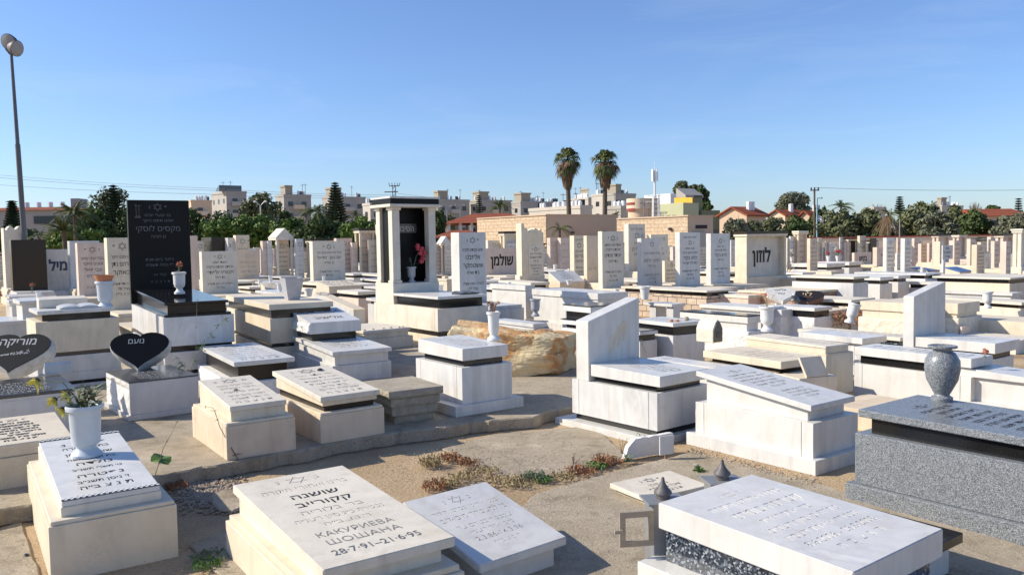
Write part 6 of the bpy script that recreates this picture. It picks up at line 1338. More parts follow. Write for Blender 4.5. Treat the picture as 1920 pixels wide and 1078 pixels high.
tr = [x for x in bpy.data.objects if x.get('label', '').startswith('rose stem')][0]; f = MB(); bloom(f, PD(1848, 659, tr.location.y) - tr.location, .035, 50, random.Random(3)); f.build('bloom', 'flower_orange', tr)
sprout('small pale green sprig growing between the wing headstone and the shadowed slab', [(1210, 660), (1204, 645), (1200, 638)], [(0, .8, 8, .05), (1, .8, 12, .06)], 'leaf_dull', 'leaf_dull', .003, seed=7, z=.5, ls=.02)
# dried leaf heap with gourds
rr = random.Random(11); b = MB(); q0 = P(1615, 600, .3)
for k in range(900):
    c = P(rr.uniform(1562, 1652), rr.uniform(590, 612), .3) + Vector((0, 0, rr.uniform(0, .22) )); w_ = Vector((rr.gauss(0, 1), rr.gauss(0, 1), rr.gauss(0, 1))).normalized(); v_ = w_.orthogonal().normalized() * .4; s_ = rr.uniform(.02, .05)
    b.quad(c - q0, c - q0 + (w_ + v_) * s_, c - q0 + w_ * 2 * s_, c - q0 + (w_ - v_) * s_)
o = b.build('dried_leaves', 'dry_plant'); o.location = q0; tag(o, 'heap of dried red brown leaves on the grave behind the leaning white urn', 'dried leaves', kind='stuff')
# clods and pebbles
rr = random.Random(3); b = MB()
bmc = bmesh.new(); bmesh.ops.create_icosphere(bmc, subdivisions=1, radius=1); cv = [v.co.copy() for v in bmc.verts]; cf = [tuple(v.index for v in f_.verts) for f_ in bmc.faces]; bmc.free()
def clod(c, s_):
    k = rr.random() * 50; b.add([c + Vector((v.x * s_, v.y * s_, v.z * s_ * .7)) * (1 + .45 * noise.noise(v * 1.3 + Vector((k, 0, 0)))) for v in cv], cf)
for k in range(1500):
    x, y = rr.gauss(385, 42), rr.gauss(918, 19)
    if not (318 < x < 462 and 884 < y < 965): continue
    clod(P(x, y, .01 + .0), rr.uniform(.004, .02) * (1.3 if rr.random() < .1 else 1))
tag(b.build('dirt_clods', 'clod'), 'heap of loose brown earth clods left of the large cream plaque', 'earth', kind='stuff')
b = MB()
for k in range(2600):
    x, y = rr.uniform(-20, 1920), rr.uniform(800, 1078); q = P(x, y, .0)
    if rr.random() < .5: x, y = rr.gauss(900, 120), rr.gauss(870, 25); q = P(x, y, 0)
    if 250 < x < 900 and y < 893 - (x - 295) * .17: q.z = SH
    else: q.z = .025
    clod(q, rr.uniform(.0015, .0065))
for k in range(260):
    u = rr.random(); x = 1290 + (1530 - 1290) * u; y = 842 + (905 - 842) * u + rr.gauss(0, 4); q = P(x, y, .032); clod(q, rr.uniform(.003, .012))
tag(b.build('gravel', 'pebble'), 'scattered small gravel on the sandy ground and paving', 'gravel', kind='stuff')

# dry leaf litter caught along the kerb and paving joints
rr = random.Random(44); b = MB()
for k in range(1100):
    u = rr.random(); m_ = rr.random()
    if m_ < .5: x = 300 + 760 * u; y = 893 - (x - 295) * .17 + abs(rr.gauss(0, 7)) + 4; z = .004
    elif m_ < .8: x = 900 + 260 * u; y = 905 - 45 * u + rr.gauss(0, 9); z = .024
    else: x = 1290 + 240 * u; y = 840 + 62 * u + rr.gauss(0, 5); z = .034
    c = P(x, y, z) + Vector((0, 0, rr.uniform(.002, .012))); w_ = Vector((rr.gauss(0, 1), rr.gauss(0, 1), rr.gauss(0, .35))).normalized(); v_ = w_.cross(Vector((0, 0, 1))) * .4; s_ = rr.uniform(.004, .014)
    b.quad(c, c + (w_ + v_) * s_, c + w_ * 2 * s_, c + (w_ - v_) * s_)
tag(b.build('leaf_litter', 'dry_plant'), 'tiny dry brown leaf litter along the kerb and the paving joints', 'leaf litter', kind='stuff')

# ============================================================ DISTANT ROWS OF GRAVES
protos = []
def proto(label, group, mat, w_, ln, h_, head=None, band=False, hmat=None, cap=False):
    t = thing('distant_grave', label, 'grave', (0, 0, -50), YAW, group)
    b = MB(); b.hexa(0, w_, 0, ln, 0, h_); b.build('body', mat, t)
    if band: b = MB(); b.hexa(.06, w_ - .06, .06, ln - .06, h_, h_ + .09); b.build('recess', 'brown_black_granite', t)
    z = h_ + (.09 if band else 0); b = MB(); b.hexa(-.03, w_ + .03, -.03, ln + .03, z + .001, z + .07); b.build('slab', hmat or mat, t)
    if head:
        b = MB(); y = ln - .22; b.hexa(.04, w_ - .04, y, y + .17, z + .071, z + head); b.build('headstone', hmat or mat, t)
        write(lorem(4, True, None, int(head * 100)), w_ * .8, (head - .07) * .9, front_matrix(w_ * .1, z + .1, y - .003), 'letter_dim', t, 1)
        if cap: b = MB(); b.hexa(-.03, w_ + .03, y - .05, y + .22, z + head + .001, z + head + .07); b.build('cap', 'brown_black_granite', t)
    protos.append((t, w_, ln, bool(head))); return t
LB = [('cream limestone grave with a cream headstone in the dense distant rows', 'cream headstone graves in the distant rows', 'cream_limestone', .75, 1.5, .55, 1.15, False, None, False),
      ('pinkish tan grave with a tall headstone in the dense distant rows', 'tan headstone graves in the distant rows', 'pink_limestone', .7, 1.5, .5, 1.3, False, None, False),
      ('white grave with a narrow white headstone in the dense distant rows', 'white headstone graves in the distant rows', 'white_marble', .6, 1.4, .55, 1.2, True, None, False),
      ('cream grave with a dark capped headstone in the dense distant rows', 'dark capped graves in the distant rows', 'warm_limestone', .8, 1.5, .55, 1.15, True, 'cream_limestone', True),
      ('white slab grave without a headstone in the dense distant rows', 'flat white slab graves in the distant rows', 'grey_marble', .8, 1.7, .6, None, True, 'white_marble', False),
      ('cream slab grave without a headstone in the dense distant rows', 'flat cream slab graves in the distant rows', 'cream_limestone', .8, 1.6, .55, None, False, None, False),
      ('pale stone slab grave with a dark joint in the dense distant rows', 'dark jointed slab graves in the distant rows', 'pale_limestone', .75, 1.6, .6, None, True, None, False)]
for a in LB: proto(*a)
rr = random.Random(21); used = set(); cnt = 0
D2g = Vector((math.cos(YAW), math.sin(YAW), 0)); D1g = Vector((-math.sin(YAW), math.cos(YAW), 0))
for i in range(-90, 90):
    for j in range(-60, 60):
        c = D2g * (i * 1.12) + D1g * (j * 2.35) + Vector((rr.uniform(-.1, .1), rr.uniform(-.1, .1), 0)); r1, r2, r3 = rr.random(), rr.random(), rr.random()
        d = c.y + .8
        if d < 13.2 or d > 56: continue
        a = proj((c.x, c.y, .7))
        if not (-40 < a[0] < 1960): continue
        if d < 30: pr = .93
        elif d < 44: pr = .62
        else: pr = .16
        if a[0] < 420 and d > 30: pr *= .5
        if r1 > pr or cnt >= 296: continue
        ctr = c + D2g * .4 + D1g * .8
        if any((ctr - o).xy.length < r_ + .42 for o, r_ in OCC): continue
        heady = r2 < (.22 if d < 17 else .5 if d < 24 else .75)
        ax, bx = proj((c.x - .1, c.y, .7))[0] - 6, proj(c + D2g * .9 + Vector((0, 0, .7)))[0] + 6; tw = proj(ctr + D1g * .6 + Vector((0, 0, 1.85)))[1]; tl = proj((ctr.x, ctr.y, .72))[1]
        ov = [q for q in PXB if q[4] > c.y - .3 and q[0] < bx and q[1] > ax - 14]
        if heady and any(tw < q[3] - 3 for q in ov): heady = False
        if not heady and any(tl < q[3] - 5 for q in ov): continue
        k = int(r3 * 4) if heady else 4 + int(r3 * 3)
        src = protos[k][0]
        o = src if k not in used else copy_tree(src); used.add(k)
        o.location = c; o.rotation_euler = (R(rr.gauss(0, .6)), R(rr.gauss(0, .6)), YAW + R(rr.uniform(-2.5, 2.5))); s_ = rr.uniform(.9, 1.06); o.scale = (rr.uniform(.78, 1.15), rr.uniform(.85, 1.05), s_ * rr.uniform(.85, 1.04)); cnt += 1
FILL = [o for o in bpy.data.objects if o.name.startswith('distant_grave') and not o.parent and o.location.z > -10]
rr2 = random.Random(77); pots = []
for o in FILL:
    if rr2.random() < .30 and o.location.y < 34:
        q = o.matrix_basis @ Vector((rr2.uniform(.15, .5), rr2.uniform(.1, .8), 0)); q.z = (.66 if any(c.name.startswith('recess') for c in o.children) else .63) * o.scale.z + .05
        if pots: v_ = pots[0].copy(); COL.objects.link(v_)
        else: v_ = vase('small white stone urn on one of the distant graves', q, URN, .27, 'vase_white', 14); v_['group'] = 'small white urns on the distant graves'
        v_.location = q; v_.scale = [rr2.uniform(.7, 1.1)] * 3; pots.append(v_)
print('distant graves', cnt, 'urns', len(pots))
for k in range(len(protos)):
    if k not in used:
        for c in list(protos[k][0].children): bpy.data.objects.remove(c)
        bpy.data.objects.remove(protos[k][0])

# ============================================================ BUILDINGS
def prism_px(name, label, cat, xl, xs, xr, yt, d, mat, zb=0.0, yaw=YAW, thick=None, ys=None, group=None, side=None):
    g = G(); y_ = yaw; D2 = Vector((math.cos(y_), math.sin(y_), 0)); D1 = Vector((-math.sin(y_), math.cos(y_), 0))
    top = PD(xs, yt, d); g.H = top.z - zb; p0 = Vector((top.x, top.y, top.z)); g.W = along(p0, D2, xr); g.T = thick or along(p0, D1, xl)
    g.root = thing(name, label, cat, (top.x, top.y, zb), y_, group); g.D1, g.D2, g.p0 = D1, D2, Vector((top.x, top.y, zb))
    b = MB(); b.hexa(0, g.W, 0, g.T, 0, g.H); g.wall = b.build('wall', mat, g.root); return g
def windows(g, face, rows, cols, w_, h_, z0, dz, x0, dx, mat='dark_glass', frame=None, name='window', depth=.06):
    for r_ in range(rows):
        for c in range(cols):
            x = x0 + c * dx; z = z0 + r_ * dz; b = MB()
            if face == 'f': b.hexa(x, x + w_, -depth, .02, z, z + h_)
            else: b.hexa(-depth, .02, x, x + w_, z, z + h_)
            b.build(name, mat, g.root)
def roofbits(g, n, seed, tank=True, h=1.2):
    rr = random.Random(seed)
    for k in range(n):
        x, y = rr.uniform(.5, max(.6, g.W - 1)), rr.uniform(.5, max(.6, g.T - 1)); b = MB()
        if rr.random() < .65: b.lathe([(.3, 0), (.3, h * rr.uniform(.6, 1)), (.01, h)], 8, Matrix.Translation((x, y, g.H))); b.build('water_tank', 'white_paint', g.root)
        elif rr.random() < .5: b.tube([(x, y, g.H), (x, y, g.H + h * 2.5)], .06, 4); b.tube([(x - .5, y, g.H + h * 2.2), (x + .5, y, g.H + h * 2.2)], .04, 4); b.build('aerial', 'grey_steel', g.root)
        else: b.hexa(x, x + 1.2, y, y + .1, g.H, g.H + .9, g.H, g.H + .9); b.build('solar_panel', 'dark_glass', g.root)
# stone clad cemetery buildings
g = prism_px('stone_building', 'flat roofed building clad in yellow stone with one plain tan end wall, before the palms', 'building', 897, 1026, 1158, 404, 50, 'tan_plaster'); S1 = g
b = MB(); b.hexa(-.12, -.002, 0, g.T, 0, g.H - .05); b.build('stone_cladding', 'stone_cladding', g.root)
b = MB(); b.hexa(-.15, g.W + .05, -.05, g.T, g.H, g.H + .08); b.build('parapet', 'tan_plaster', g.root)
for x in (g.W * .33, g.W * .80): b = MB(); b.lathe([(.08, 0), (.14, .12), (.05, .16), (.01, .17)], 10, Matrix.Translation((x, -.12, g.H - 1.15))); b.build('wall_lamp', 'lead', g.root)
b = MB(); b.hexa(g.W * .45, g.W * .74, -.5, -.01, 0, g.H - 1.55); b.build('porch', 'grey_plaster', g.root)
for k in range(2):
    b = MB(); y = g.T * (.12 + .09 * k); b.hexa(-.2, -.125, y, y + .8, .6, 1.7); b.lathe([(.4, -.02), (.4, .02), (.01, .02)], 16, Matrix.Translation((-.16, y + .4, 1.7)) @ Matrix.Rotation(R(90), 4, 'Y')); b.build('arched_window', 'white_paint', g.root)
    b = MB(); b.hexa(-.215, -.201, y + .12, y + .68, .7, 1.65); b.lathe([(.28, -.007), (.28, .007), (.01, .007)], 16, Matrix.Translation((-.208, y + .4, 1.65)) @ Matrix.Rotation(R(90), 4, 'Y')); b.build('window_pane', 'dark_glass', g.root)
g = prism_px('stone_building', 'second stone clad flat building, with a slit vent in its tan end wall', 'building', 1159, 1292, 1337, 406, 46, 'tan_plaster')
b = MB(); b.hexa(-.12, -.002, 0, g.T, 0, g.H - .05); b.build('stone_cladding', 'stone_cladding', g.root)
b = MB(); b.hexa(-.15, g.W + .05, -.05, g.T, g.H, g.H + .08); b.build('parapet', 'tan_plaster', g.root)
b = MB(); b.hexa(g.W * .26, g.W * .74, -.02, .02, g.H - .68, g.H - .48); b.build('vent', 'dark_void', g.root)
b = MB(); b.hexa(g.W * .1, g.W * .62, -.3, -.01, 0, g.H - .9); b.build('door_canopy', 'grey_plaster', g.root)
b = MB(); b.lathe([(.08, 0), (.14, .12), (.05, .16), (.01, .17)], 10, Matrix.Translation((-.2, g.T * .22, g.H - .75))); b.build('wall_lamp', 'lead', g.root)
# red roofed hall
def hip(b, x0, x1, y0, y1, z0, z1, ov, rx=None):
    rx = (y1 - y0) / 2 if rx is None else rx; ym = (y0 + y1) / 2; v = [(x0 - ov, y0 - ov, z0), (x1 + ov, y0 - ov, z0), (x1 + ov, y1 + ov, z0), (x0 - ov, y1 + ov, z0), (x0 + rx, ym, z1), (x1 - rx, ym, z1)]
    b.add(v, [(0, 1, 5, 4), (1, 2, 5), (2, 3, 4, 5), (3, 0, 4), (0, 3, 2, 1)])
def hall(name, label, cx0, cx1, y_eave, y_ridge, d, depth, yaw, wallm, zlow=0, roofm='roof_tiles', ov=.7, gable=False, wall_open=False):
    a = PD(cx0, y_eave, d); D2 = Vector((math.cos(yaw), math.sin(yaw), 0)); W_ = along(a, D2, cx1); zr = z_at(a + D2 * W_ * .5, y_ridge)
    t = thing(name, label, 'building', (a.x, a.y, 0), yaw)
    b = MB(); b.hexa(0, W_, 0, depth, 0, a.z - (.8 if wall_open else .01)); b.build('wall', wallm, t)
    if wall_open:
        b = MB()
        for k in range(9): x = W_ * k / 8; b.hexa(x - .12, x + .12, 0, .25, a.z - .8, a.z); b.hexa(x - .12, x + .12, depth - .25, depth, a.z - .8, a.z)
        b.build('posts', 'white_paint', t)
    b = MB()
    if gable:
        v = [(-ov, -ov, a.z), (W_ + ov, -ov, a.z), (W_ + ov, depth + ov, a.z), (-ov, depth + ov, a.z), (-ov, depth / 2, zr), (W_ + ov, depth / 2, zr)]
        b.add(v, [(0, 1, 5, 4), (2, 3, 4, 5), (0, 3, 2, 1), (0, 4, 3), (1, 2, 5)])
    else: hip(b, 0, W_, 0, depth, a.z, zr, ov, min(W_ * .3, depth / 2))
    b.build('roof', roofm, t); t2 = G(); t2.root, t2.W, t2.T, t2.H = t, W_, depth, zr; t2.eave = a.z; return t2
hall('red_roofed_hall', 'hall with a broad red tiled hip roof rising behind the stone building', 842, 1010, 419, 397, 72, 9, R(6), 'pale_plaster', wall_open=True)
hall('red_roofed_hall', 'lower red roofed wing in front of the hall, left of the stone building', 826, 905, 446, 431, 62, 4, R(8), 'pale_plaster')
# boundary wall on the right, tree line behind
wl = thing('boundary_wall', 'long low yellow cemetery wall with a red brown coping across the right side', 'wall', (0, 0, 0)); a, c = PD(1395, 449, 60), PD(1990, 444, 57); d_ = c - a; ang = math.atan2(d_.y, d_.x); wl.location = (a.x, a.y, 0); wl.rotation_euler = (0, 0, ang)
b = MB(); b.hexa(0, d_.xy.length, 0, .25, 0, 1.84); b.build('wall', 'cream_plaster', wl); b = MB(); b.hexa(0, d_.xy.length, -.05, .3, 1.84, 1.92); b.build('coping', 'brick_red', wl)
wl = thing('boundary_wall', 'low cream wall with a dark coping running behind the left headstones', 'wall', (0, 0, 0)); a, c = PD(-60, 466, 55), PD(840, 452, 62); d_ = c - a; ang = math.atan2(d_.y, d_.x); wl.location = (a.x, a.y, 0); wl.rotation_euler = (0, 0, ang)
b = MB(); b.hexa(0, d_.xy.length, 0, .25, 0, 1.7); b.build('wall', 'grey_plaster', wl); b = MB(); b.hexa(0, d_.xy.length, -.05, .3, 1.7, 1.8); b.build('coping', 'tan_plaster', wl)
# left house
g = hall('long_house', 'long grey house with red roof and dark strip window behind the floodlight pole', -120, 172, 397, 385, 80, 9, R(2), 'grey_plaster', ov=.3)
windows(g, 'f', 1, 2, 2.1, .75, g.eave - 1.35, 3, along(Vector((g.root.location.x, g.root.location.y, 4)), Vector((1, 0, 0)), 61), 2.3)
b = MB(); b.hexa(g.W * .80, g.W * .85, 2, 4, g.eave, g.H + .7); b.build('stair_tower', 'grey_plaster', g.root); roofbits(g, 0, 1)
for k in range(6):
    b = MB(); x = g.W * (.42 + .08 * k); b.lathe([(.25, 0), (.25, .8), (.01, .85)], 8, Matrix.Translation((x, 4.5, g.H - .3))); b.build('water_tank', 'white_paint', g.root)
# apartment blocks
apt = [
    ('peach coloured apartment block beside the tall black headstone', 352, 358, 397, 379, 190, 'peach_plaster', 0, 4),
    ('cream and grey apartment block with a blue grey roof shelter', 396, 424, 462, 362, 200, 'grey_plaster', 0, 6),
    ('grey apartment block with a roof tower, left of the tall pine', 517, 532, 583, 368, 200, 'grey_plaster', 1, 5),
    ('grey apartment block half hidden behind the tall pine', 604, 618, 685, 372, 200, 'grey_plaster', 1, 4),
    ('pale low apartment block directly left of the canopy monument', 680, 694, 716, 385, 170, 'pale_plaster', 0, 3),
    ('dark grey apartment block with a tower just right of the canopy monument', 810, 820, 880, 377, 210, 'grey_plaster', 1, 7),
    ('grey apartment block with a square tower above the red hall roof', 879, 897, 960, 378, 215, 'grey_plaster', 1, 7),
    ('long grey apartment block crowded with roof tanks, left of the left palm', 959, 976, 1052, 381, 210, 'grey_plaster', 1, 16),
    ('light grey apartment block immediately right of the left palm trunk', 1070, 1103, 1112, 374, 200, 'pale_plaster', 1, 10),
    ('tall pale apartment block between the two palms', 1109, 1131, 1136, 367, 190, 'pale_plaster', 0, 4),
    ('large grey apartment block right of the right palm, with paired round windows', 1130, 1154, 1192, 366, 195, 'grey_plaster', 1, 7),
    ('small far apartment block with a satellite dish above the right trees', 1755, 1766, 1806, 388, 230, 'pale_plaster', 1, 6),
    ('low tan roofed block crowded with white tanks behind the stone building', 992, 1088, 1110, 391, 120, 'pale_plaster', 0, 14),
    ('low pale block with tanks behind the right palm', 1136, 1164, 1184, 392, 120, 'grey_plaster', 0, 8),
    ('pale house wall glimpsed between the trees at right', 1632, 1638, 1660, 396, 95, 'pale_plaster', 0, 0),
]
for k, (lb, xl, xs, xr, yt, d, mt, tw, nb) in enumerate(apt):
    g = prism_px('apartment_block', lb, 'apartment block', xl, xs, xr, yt, d, mt)
    nf = max(1, min(9, int(g.W / 2.9))); ns = max(1, min(6, int(g.T / 3.2)))
    nr = 4 if d > 150 else 1
    if k != 14:
        windows(g, 'f', nr, nf, 1.2, 1.1, g.H - 2.4 - 2.8 * (nr - 1), 2.8, g.W / nf * .3, g.W / nf)
        windows(g, 'l', nr, ns, 1.1, 1.1, g.H - 2.4 - 2.8 * (nr - 1), 2.8, g.T / ns * .35, g.T / ns)
    if k not in (12, 13, 14) and g.W > 4:
        for r_ in range(nr):
            for c_ in range(max(1, int(g.W / 6))):
                b = MB(); x = g.W * (c_ + .5) / max(1, int(g.W / 6)) - 1.2; z = g.H - 3.1 - 2.8 * r_; b.hexa(x, x + 2.6, -1.0, -.03, z, z + 1.0); b.build('balcony', 'pale_plaster' if k % 2 else 'cream_plaster', g.root)
    b = MB(); b.hexa(-.1, g.W + .1, -.1, g.T + .1, g.H, g.H + .5); b.build('parapet', mt, g.root); g.H += .5
    if tw: b = MB(); b.hexa(.6, min(g.W * .35, 3.6), .5, min(3.5, g.T), g.H, g.H + 1.8); b.hexa(.4, min(g.W * .35, 3.8), .3, min(3.7, g.T), g.H + 1.8, g.H + 2.2); b.build('roof_tower', 'old_concrete', g.root)
    if k == 1: b = MB(); b.hexa(-1.5, g.W * .8, .5, 3, g.H, g.H + 1.4, g.H, g.H + .4); b.build('roof_shelter', 'blue_granite', g.root)
    roofbits(g, int(nb * 1.6), 50 + k, h=1.1 if d > 150 else .8)
# clinic group
g = prism_px('green_building', 'pale green flat roofed building with small square windows, above the second stone building', 'building', 1232, 1281, 1310, 380, 95, 'green_plaster')
windows(g, 'l', 1, 3, g.T * .13, 1.2, g.H - 2.6, 3, g.T * .28, g.T * .22); windows(g, 'f', 1, 3, .6, 1.0, g.H - 2.5, 3, g.W * .5, 1.0)
write([('פרטון', 1)], 1.9, .7, Matrix(((0, 0, -1, -.05), (-1, 0, 0, g.T * .98), (0, 1, 0, g.H - 1.4), (0, 0, 0, 1))), 'letter_grey', g.root, 1, 'lettering', .03)
g = prism_px('white_building', 'plain white box building behind the green one', 'building', 1208, 1257, 1280, 363, 112, 'white_paint'); windows(g, 'l', 1, 1, .6, 1.6, g.H - 3.4, 3, g.T * .3, 3)
g = prism_px('orange_roof_box', 'bright orange rooftop box beside the white building', 'building', 1264, 1298, 1305, 369, 104, 'orange_panel')
g = prism_px('olive_building', 'dark olive building with a slanted roof edge, right of the orange box', 'building', 1299, 1301, 1317, 366, 100, 'olive_plaster'); b = MB(); b.hexa(-1.5, g.W + .2, 0, 1.5, g.H - .3, g.H, g.H - .2, g.H + .9); b.build('slanted_roof', 'grey_plaster', g.root)
g = prism_px('olive_building', 'low olive wing with a long window band beside the gabled house', 'building', 1312, 1316, 1350, 394, 100, 'olive_plaster'); windows(g, 'f', 1, 2, g.W * .4, 1.2, g.H - 3.6, 3, .3, g.W * .48)
# round peach building
t = thing('round_building', 'round fronted peach building with red window stripes, left of the antenna mast', 'building', PD(1204, 420, 90) * Vector((1, 1, 0)) if False else (PD(1204, 420, 90).x, 92, 0))
zt, z1_ = z_at(Vector((t.location.x, 90, 0)), 371), z_at(Vector((t.location.x, 90, 0)), 391); r_ = 1.35
b = MB(); b.lathe([(1.25, 0), (1.25, z1_)], 28); b.build('lower_drum', 'peach_plaster', t, 0, True)
b = MB(); b.lathe([(1.42, z1_), (1.42, zt), (1.3, zt)], 28); b.build('upper_drum', 'cream_plaster', t, 0, True)
for z in (.45, 1.1):
    b = MB(); vs = []; fs = []
    for k in range(9): a = R(185 + k * 7); vs += [(1.44 * math.cos(a), 1.44 * math.sin(a), zt - z - .28), (1.44 * math.cos(a), 1.44 * math.sin(a), zt - z)]
    b.add(vs, [(2 * k, 2 * k + 2, 2 * k + 3, 2 * k + 1) for k in range(8)]); b.build('red_window', 'brick_red', t)
b = MB(); b.hexa(.3, 1.9, -.9, 1.2, 0, zt); b.build('side_wall', 'tan_plaster', t)
# antenna mast
t = thing('antenna_mast', 'lattice mobile phone mast with white panel antennas', 'mast', (PD(1230, 400, 86).x, 86, 0)); F = lambda y: z_at(Vector((t.location.x, 86, 0)), y)
b = MB(); zt = F(365); s_ = .42
for sx, sy in ((-s_, -s_), (s_, -s_), (s_, s_), (-s_, s_)): b.tube([(sx, sy, 0), (sx * .7, sy * .7, zt)], .05, 4)
n = 14
for k in range(n):
    z0, z1 = zt * k / n, zt * (k + 1) / n; f = lambda z: s_ * (1 - .3 * z / zt)
    for (ax, ay), (bx, by) in (((-1, -1), (1, -1)), ((1, -1), (1, 1)), ((1, 1), (-1, 1)), ((-1, 1), (-1, -1))): b.tube([(ax * f(z0), ay * f(z0), z0), (bx * f(z1), by * f(z1), z1)], .03, 4)
b.build('lattice', 'white_paint', t)
b = MB(); b.tube([(-.1, 0, zt - .3), (-.12, 0, F(318))], .11, 8); b.tube([(-.12, 0, F(318)), (-.12, 0, F(303))], .02, 5); b.tube([(-1.1, 0, F(378)), (1.1, 0, F(378))], .03, 4); b.tube([(-.9, 0, F(367)), (.6, 0, F(367))], .04, 4); b.build('pole', 'white_paint', t)
for a in (0, 2.1, 4.2): b = MB(); b.hexa(-.12, .12, .22, .34, F(340), F(318), Mx=Matrix.Translation((-.12, 0, 0)) @ Matrix.Rotation(a, 4, 'Z')); b.build('panel_antenna', 'white_paint', t)
# houses on the right
def gable_house(label, xl, xs, xr, y_eave, y_peak, d, wallm, seed, yaw=YAW, tanks=2):
    g = prism_px('gabled_house', label, 'house', xl, xs, xr, y_eave, d, wallm, yaw=yaw); zr = z_at(g.p0 + g.D1 * g.T * .5, y_peak)
    b = MB(); o = .35; T, W = g.T, g.W
    b.add([(-.0, 0, g.H), (0, T, g.H), (0, T / 2, zr)], [(0, 1, 2)]); b.build('gable_wall', wallm, g.root)
    b = MB(); b.add([(-o, -o, g.H - .15), (W + o, -o, g.H - .15), (W + o, T / 2, zr), (-o, T / 2, zr), (-o, T + o, g.H - .15), (W + o, T + o, g.H - .15), (-o, -o, g.H), (W + o, -o, g.H), (W + o, T / 2, zr + .15), (-o, T / 2, zr + .15), (-o, T + o, g.H), (W + o, T + o, g.H)],
        [(0, 1, 2, 3), (3, 2, 5, 4), (6, 9, 8, 7), (9, 10, 11, 8), (0, 6, 7, 1), (4, 5, 11, 10), (0, 3, 9, 6), (3, 4, 10, 9), (1, 7, 8, 2), (2, 8, 11, 5)]); b.build('roof', 'roof_tiles', g.root)
    windows(g, 'f', 1, 2, 1.2, 1.1, g.H - 1.9, 3, W * .2, W * .4)
    for k in range(tanks): b = MB(); b.lathe([(.28, 0), (.28, 1.1), (.01, 1.15)], 10, Matrix.Translation((W * (.55 + .16 * k), T * .3, g.H + (zr - g.H) * .45))); b.build('water_tank', 'white_paint', g.root)
    return g
gable_house('pinkish house with gabled red roof and two water tanks, beside the second stone building', 1349, 1400, 1436, 403, 390, 85, 'tan_plaster', 1)
gable_house('cream gabled house with an orange red roof, below the big eucalyptus', 1442, 1472, 1508, 404, 395, 95, 'cream_plaster', 2, tanks=1)
gable_house('orange red roofed house directly behind the wooden power pole', 1500, 1520, 1546, 407, 397, 92, 'tan_plaster', 3)
g = hall('red_roofed_house', 'house with a broad orange red roof near the right edge', 1840, 1925, 406, 390, 90, 6, R(3), 'tan_plaster', ov=.3, gable=True); windows(g, 'f', 1, 2, 1.0, .8, 2.6, 3, g.W * .2, 2.5)

# ============================================================ POLES AND WIRES
t = thing('floodlight_pole', 'tall grey pole with two round floodlights at the left edge', 'floodlight', (0, 0, 0)); d = 30
pb, pt = PD(46, 455, d), PD(21, 100, d); pb2 = pb + (pb - pt) * (pb.z / (pt.z - pb.z)); t.location = (pb2.x, pb2.y, 0); v = lambda p: p - t.location
b = MB(); pm = pt.lerp(pb2, .36); b.tube([v(pb2), v(pm)], .10, 12, .085); b.build('lower_pole', 'pole_paint', t, 0, True); b = MB(); b.tube([v(pm), v(pt)], .068, 12, .05); b.build('upper_pole', 'pole_paint', t, 0, True)
for (px, py, dirv) in ((18, 79, Vector((-.15, -.9, -.25))), (29, 91, Vector((.95, -.2, -.25)))):
    c = v(PD(px, py, d)); Mx = Matrix.Translation(c) @ dirv.normalized().to_track_quat('Z', 'Y').to_matrix().to_4x4()
    b = MB(); b.lathe([(.07, -.28), (.16, -.22), (.25, -.05), (.29, .04), (.29, .08), (.27, .08)], 24, Mx); b.build('lamp_housing', 'lead', t, 0, True)
    b = MB(); b.lathe([(.27, .081), (.20, .10), (.001, .11)], 24, Mx); b.build('lamp_glass', 'grey_steel', t, 0, True)
b = MB(); b.tube([v(PD(12, 92, d)), v(PD(18, 100, d)), v(PD(30, 98, d))], .06, 8); b.build('bracket', 'lead', t)
def wire(label, pts, d, r=.018):
    b = MB(); q = []
    for (x0, y0), (x1, y1) in zip(pts, pts[1:]):
        for k in range(12): u = k / 12; q.append(PD(x0 + (x1 - x0) * u, y0 + (y1 - y0) * u + 4 * u * (1 - u) * 3, d))
    q.append(PD(*pts[-1], d)); b.tube(q, r, 4); o = b.build('power_line', 'grey_steel'); tag(o, label, 'power line', 'overhead power lines')
wire('top overhead wire of the three at the left', [(-40, 325), (390, 353), (738, 366)], 110); wire('middle overhead wire of the three at the left', [(-40, 330), (390, 357), (738, 370)], 110); wire('lowest overhead wire of the three at the left', [(-40, 344), (380, 364), (738, 372)], 110)
wire('single overhead wire from the canopy monument towards the palms', [(746, 363), (1060, 392)], 130); wire('overhead wire running right from the wooden power pole', [(1528, 352), (1960, 356)], 90, .02)
t = thing('power_pole', 'wooden power pole with three insulators above the right houses', 'utility pole', (PD(1527, 400, 88).x, 88, 0)); F = lambda y: z_at(Vector((t.location.x, 88, 0)), y)
b = MB(); b.tube([(0, 0, 0), (0, 0, F(355))], .13, 8, .10); b.build('pole', 'trunk', t); b = MB(); b.hexa(-.45, .5, -.06, .06, F(358), F(356)); b.build('crossarm', 'trunk', t)
for x in (-.35, 0, .4): b = MB(); b.lathe([(.05, 0), (.09, .1), (.06, .25), (.01, .27)], 8, Matrix.Translation((x, 0, F(356)))); b.build('insulator', 'letter_black', t)
t = thing('pylon_pole', 'steel power pylon top with forked arms, seen over the canopy monument', 'utility pole', (PD(740, 400, 110).x, 110, 0)); F = lambda y: z_at(Vector((t.location.x, 110, 0)), y)
b = MB()
for sx in (-.2, .2): b.tube([(sx, 0, 0), (sx, 0, F(348))], .05, 5)
for k in range(10): z = F(420) + (F(348) - F(420)) * k / 10; b.tube([(-.2, 0, z), (.2, 0, z + .5)], .035, 4)
b.tube([(-1.3, 0, F(360)), (.5, 0, F(360))], .07, 5); b.tube([(-.6, 0, F(349)), (.7, 0, F(349))], .06, 5)
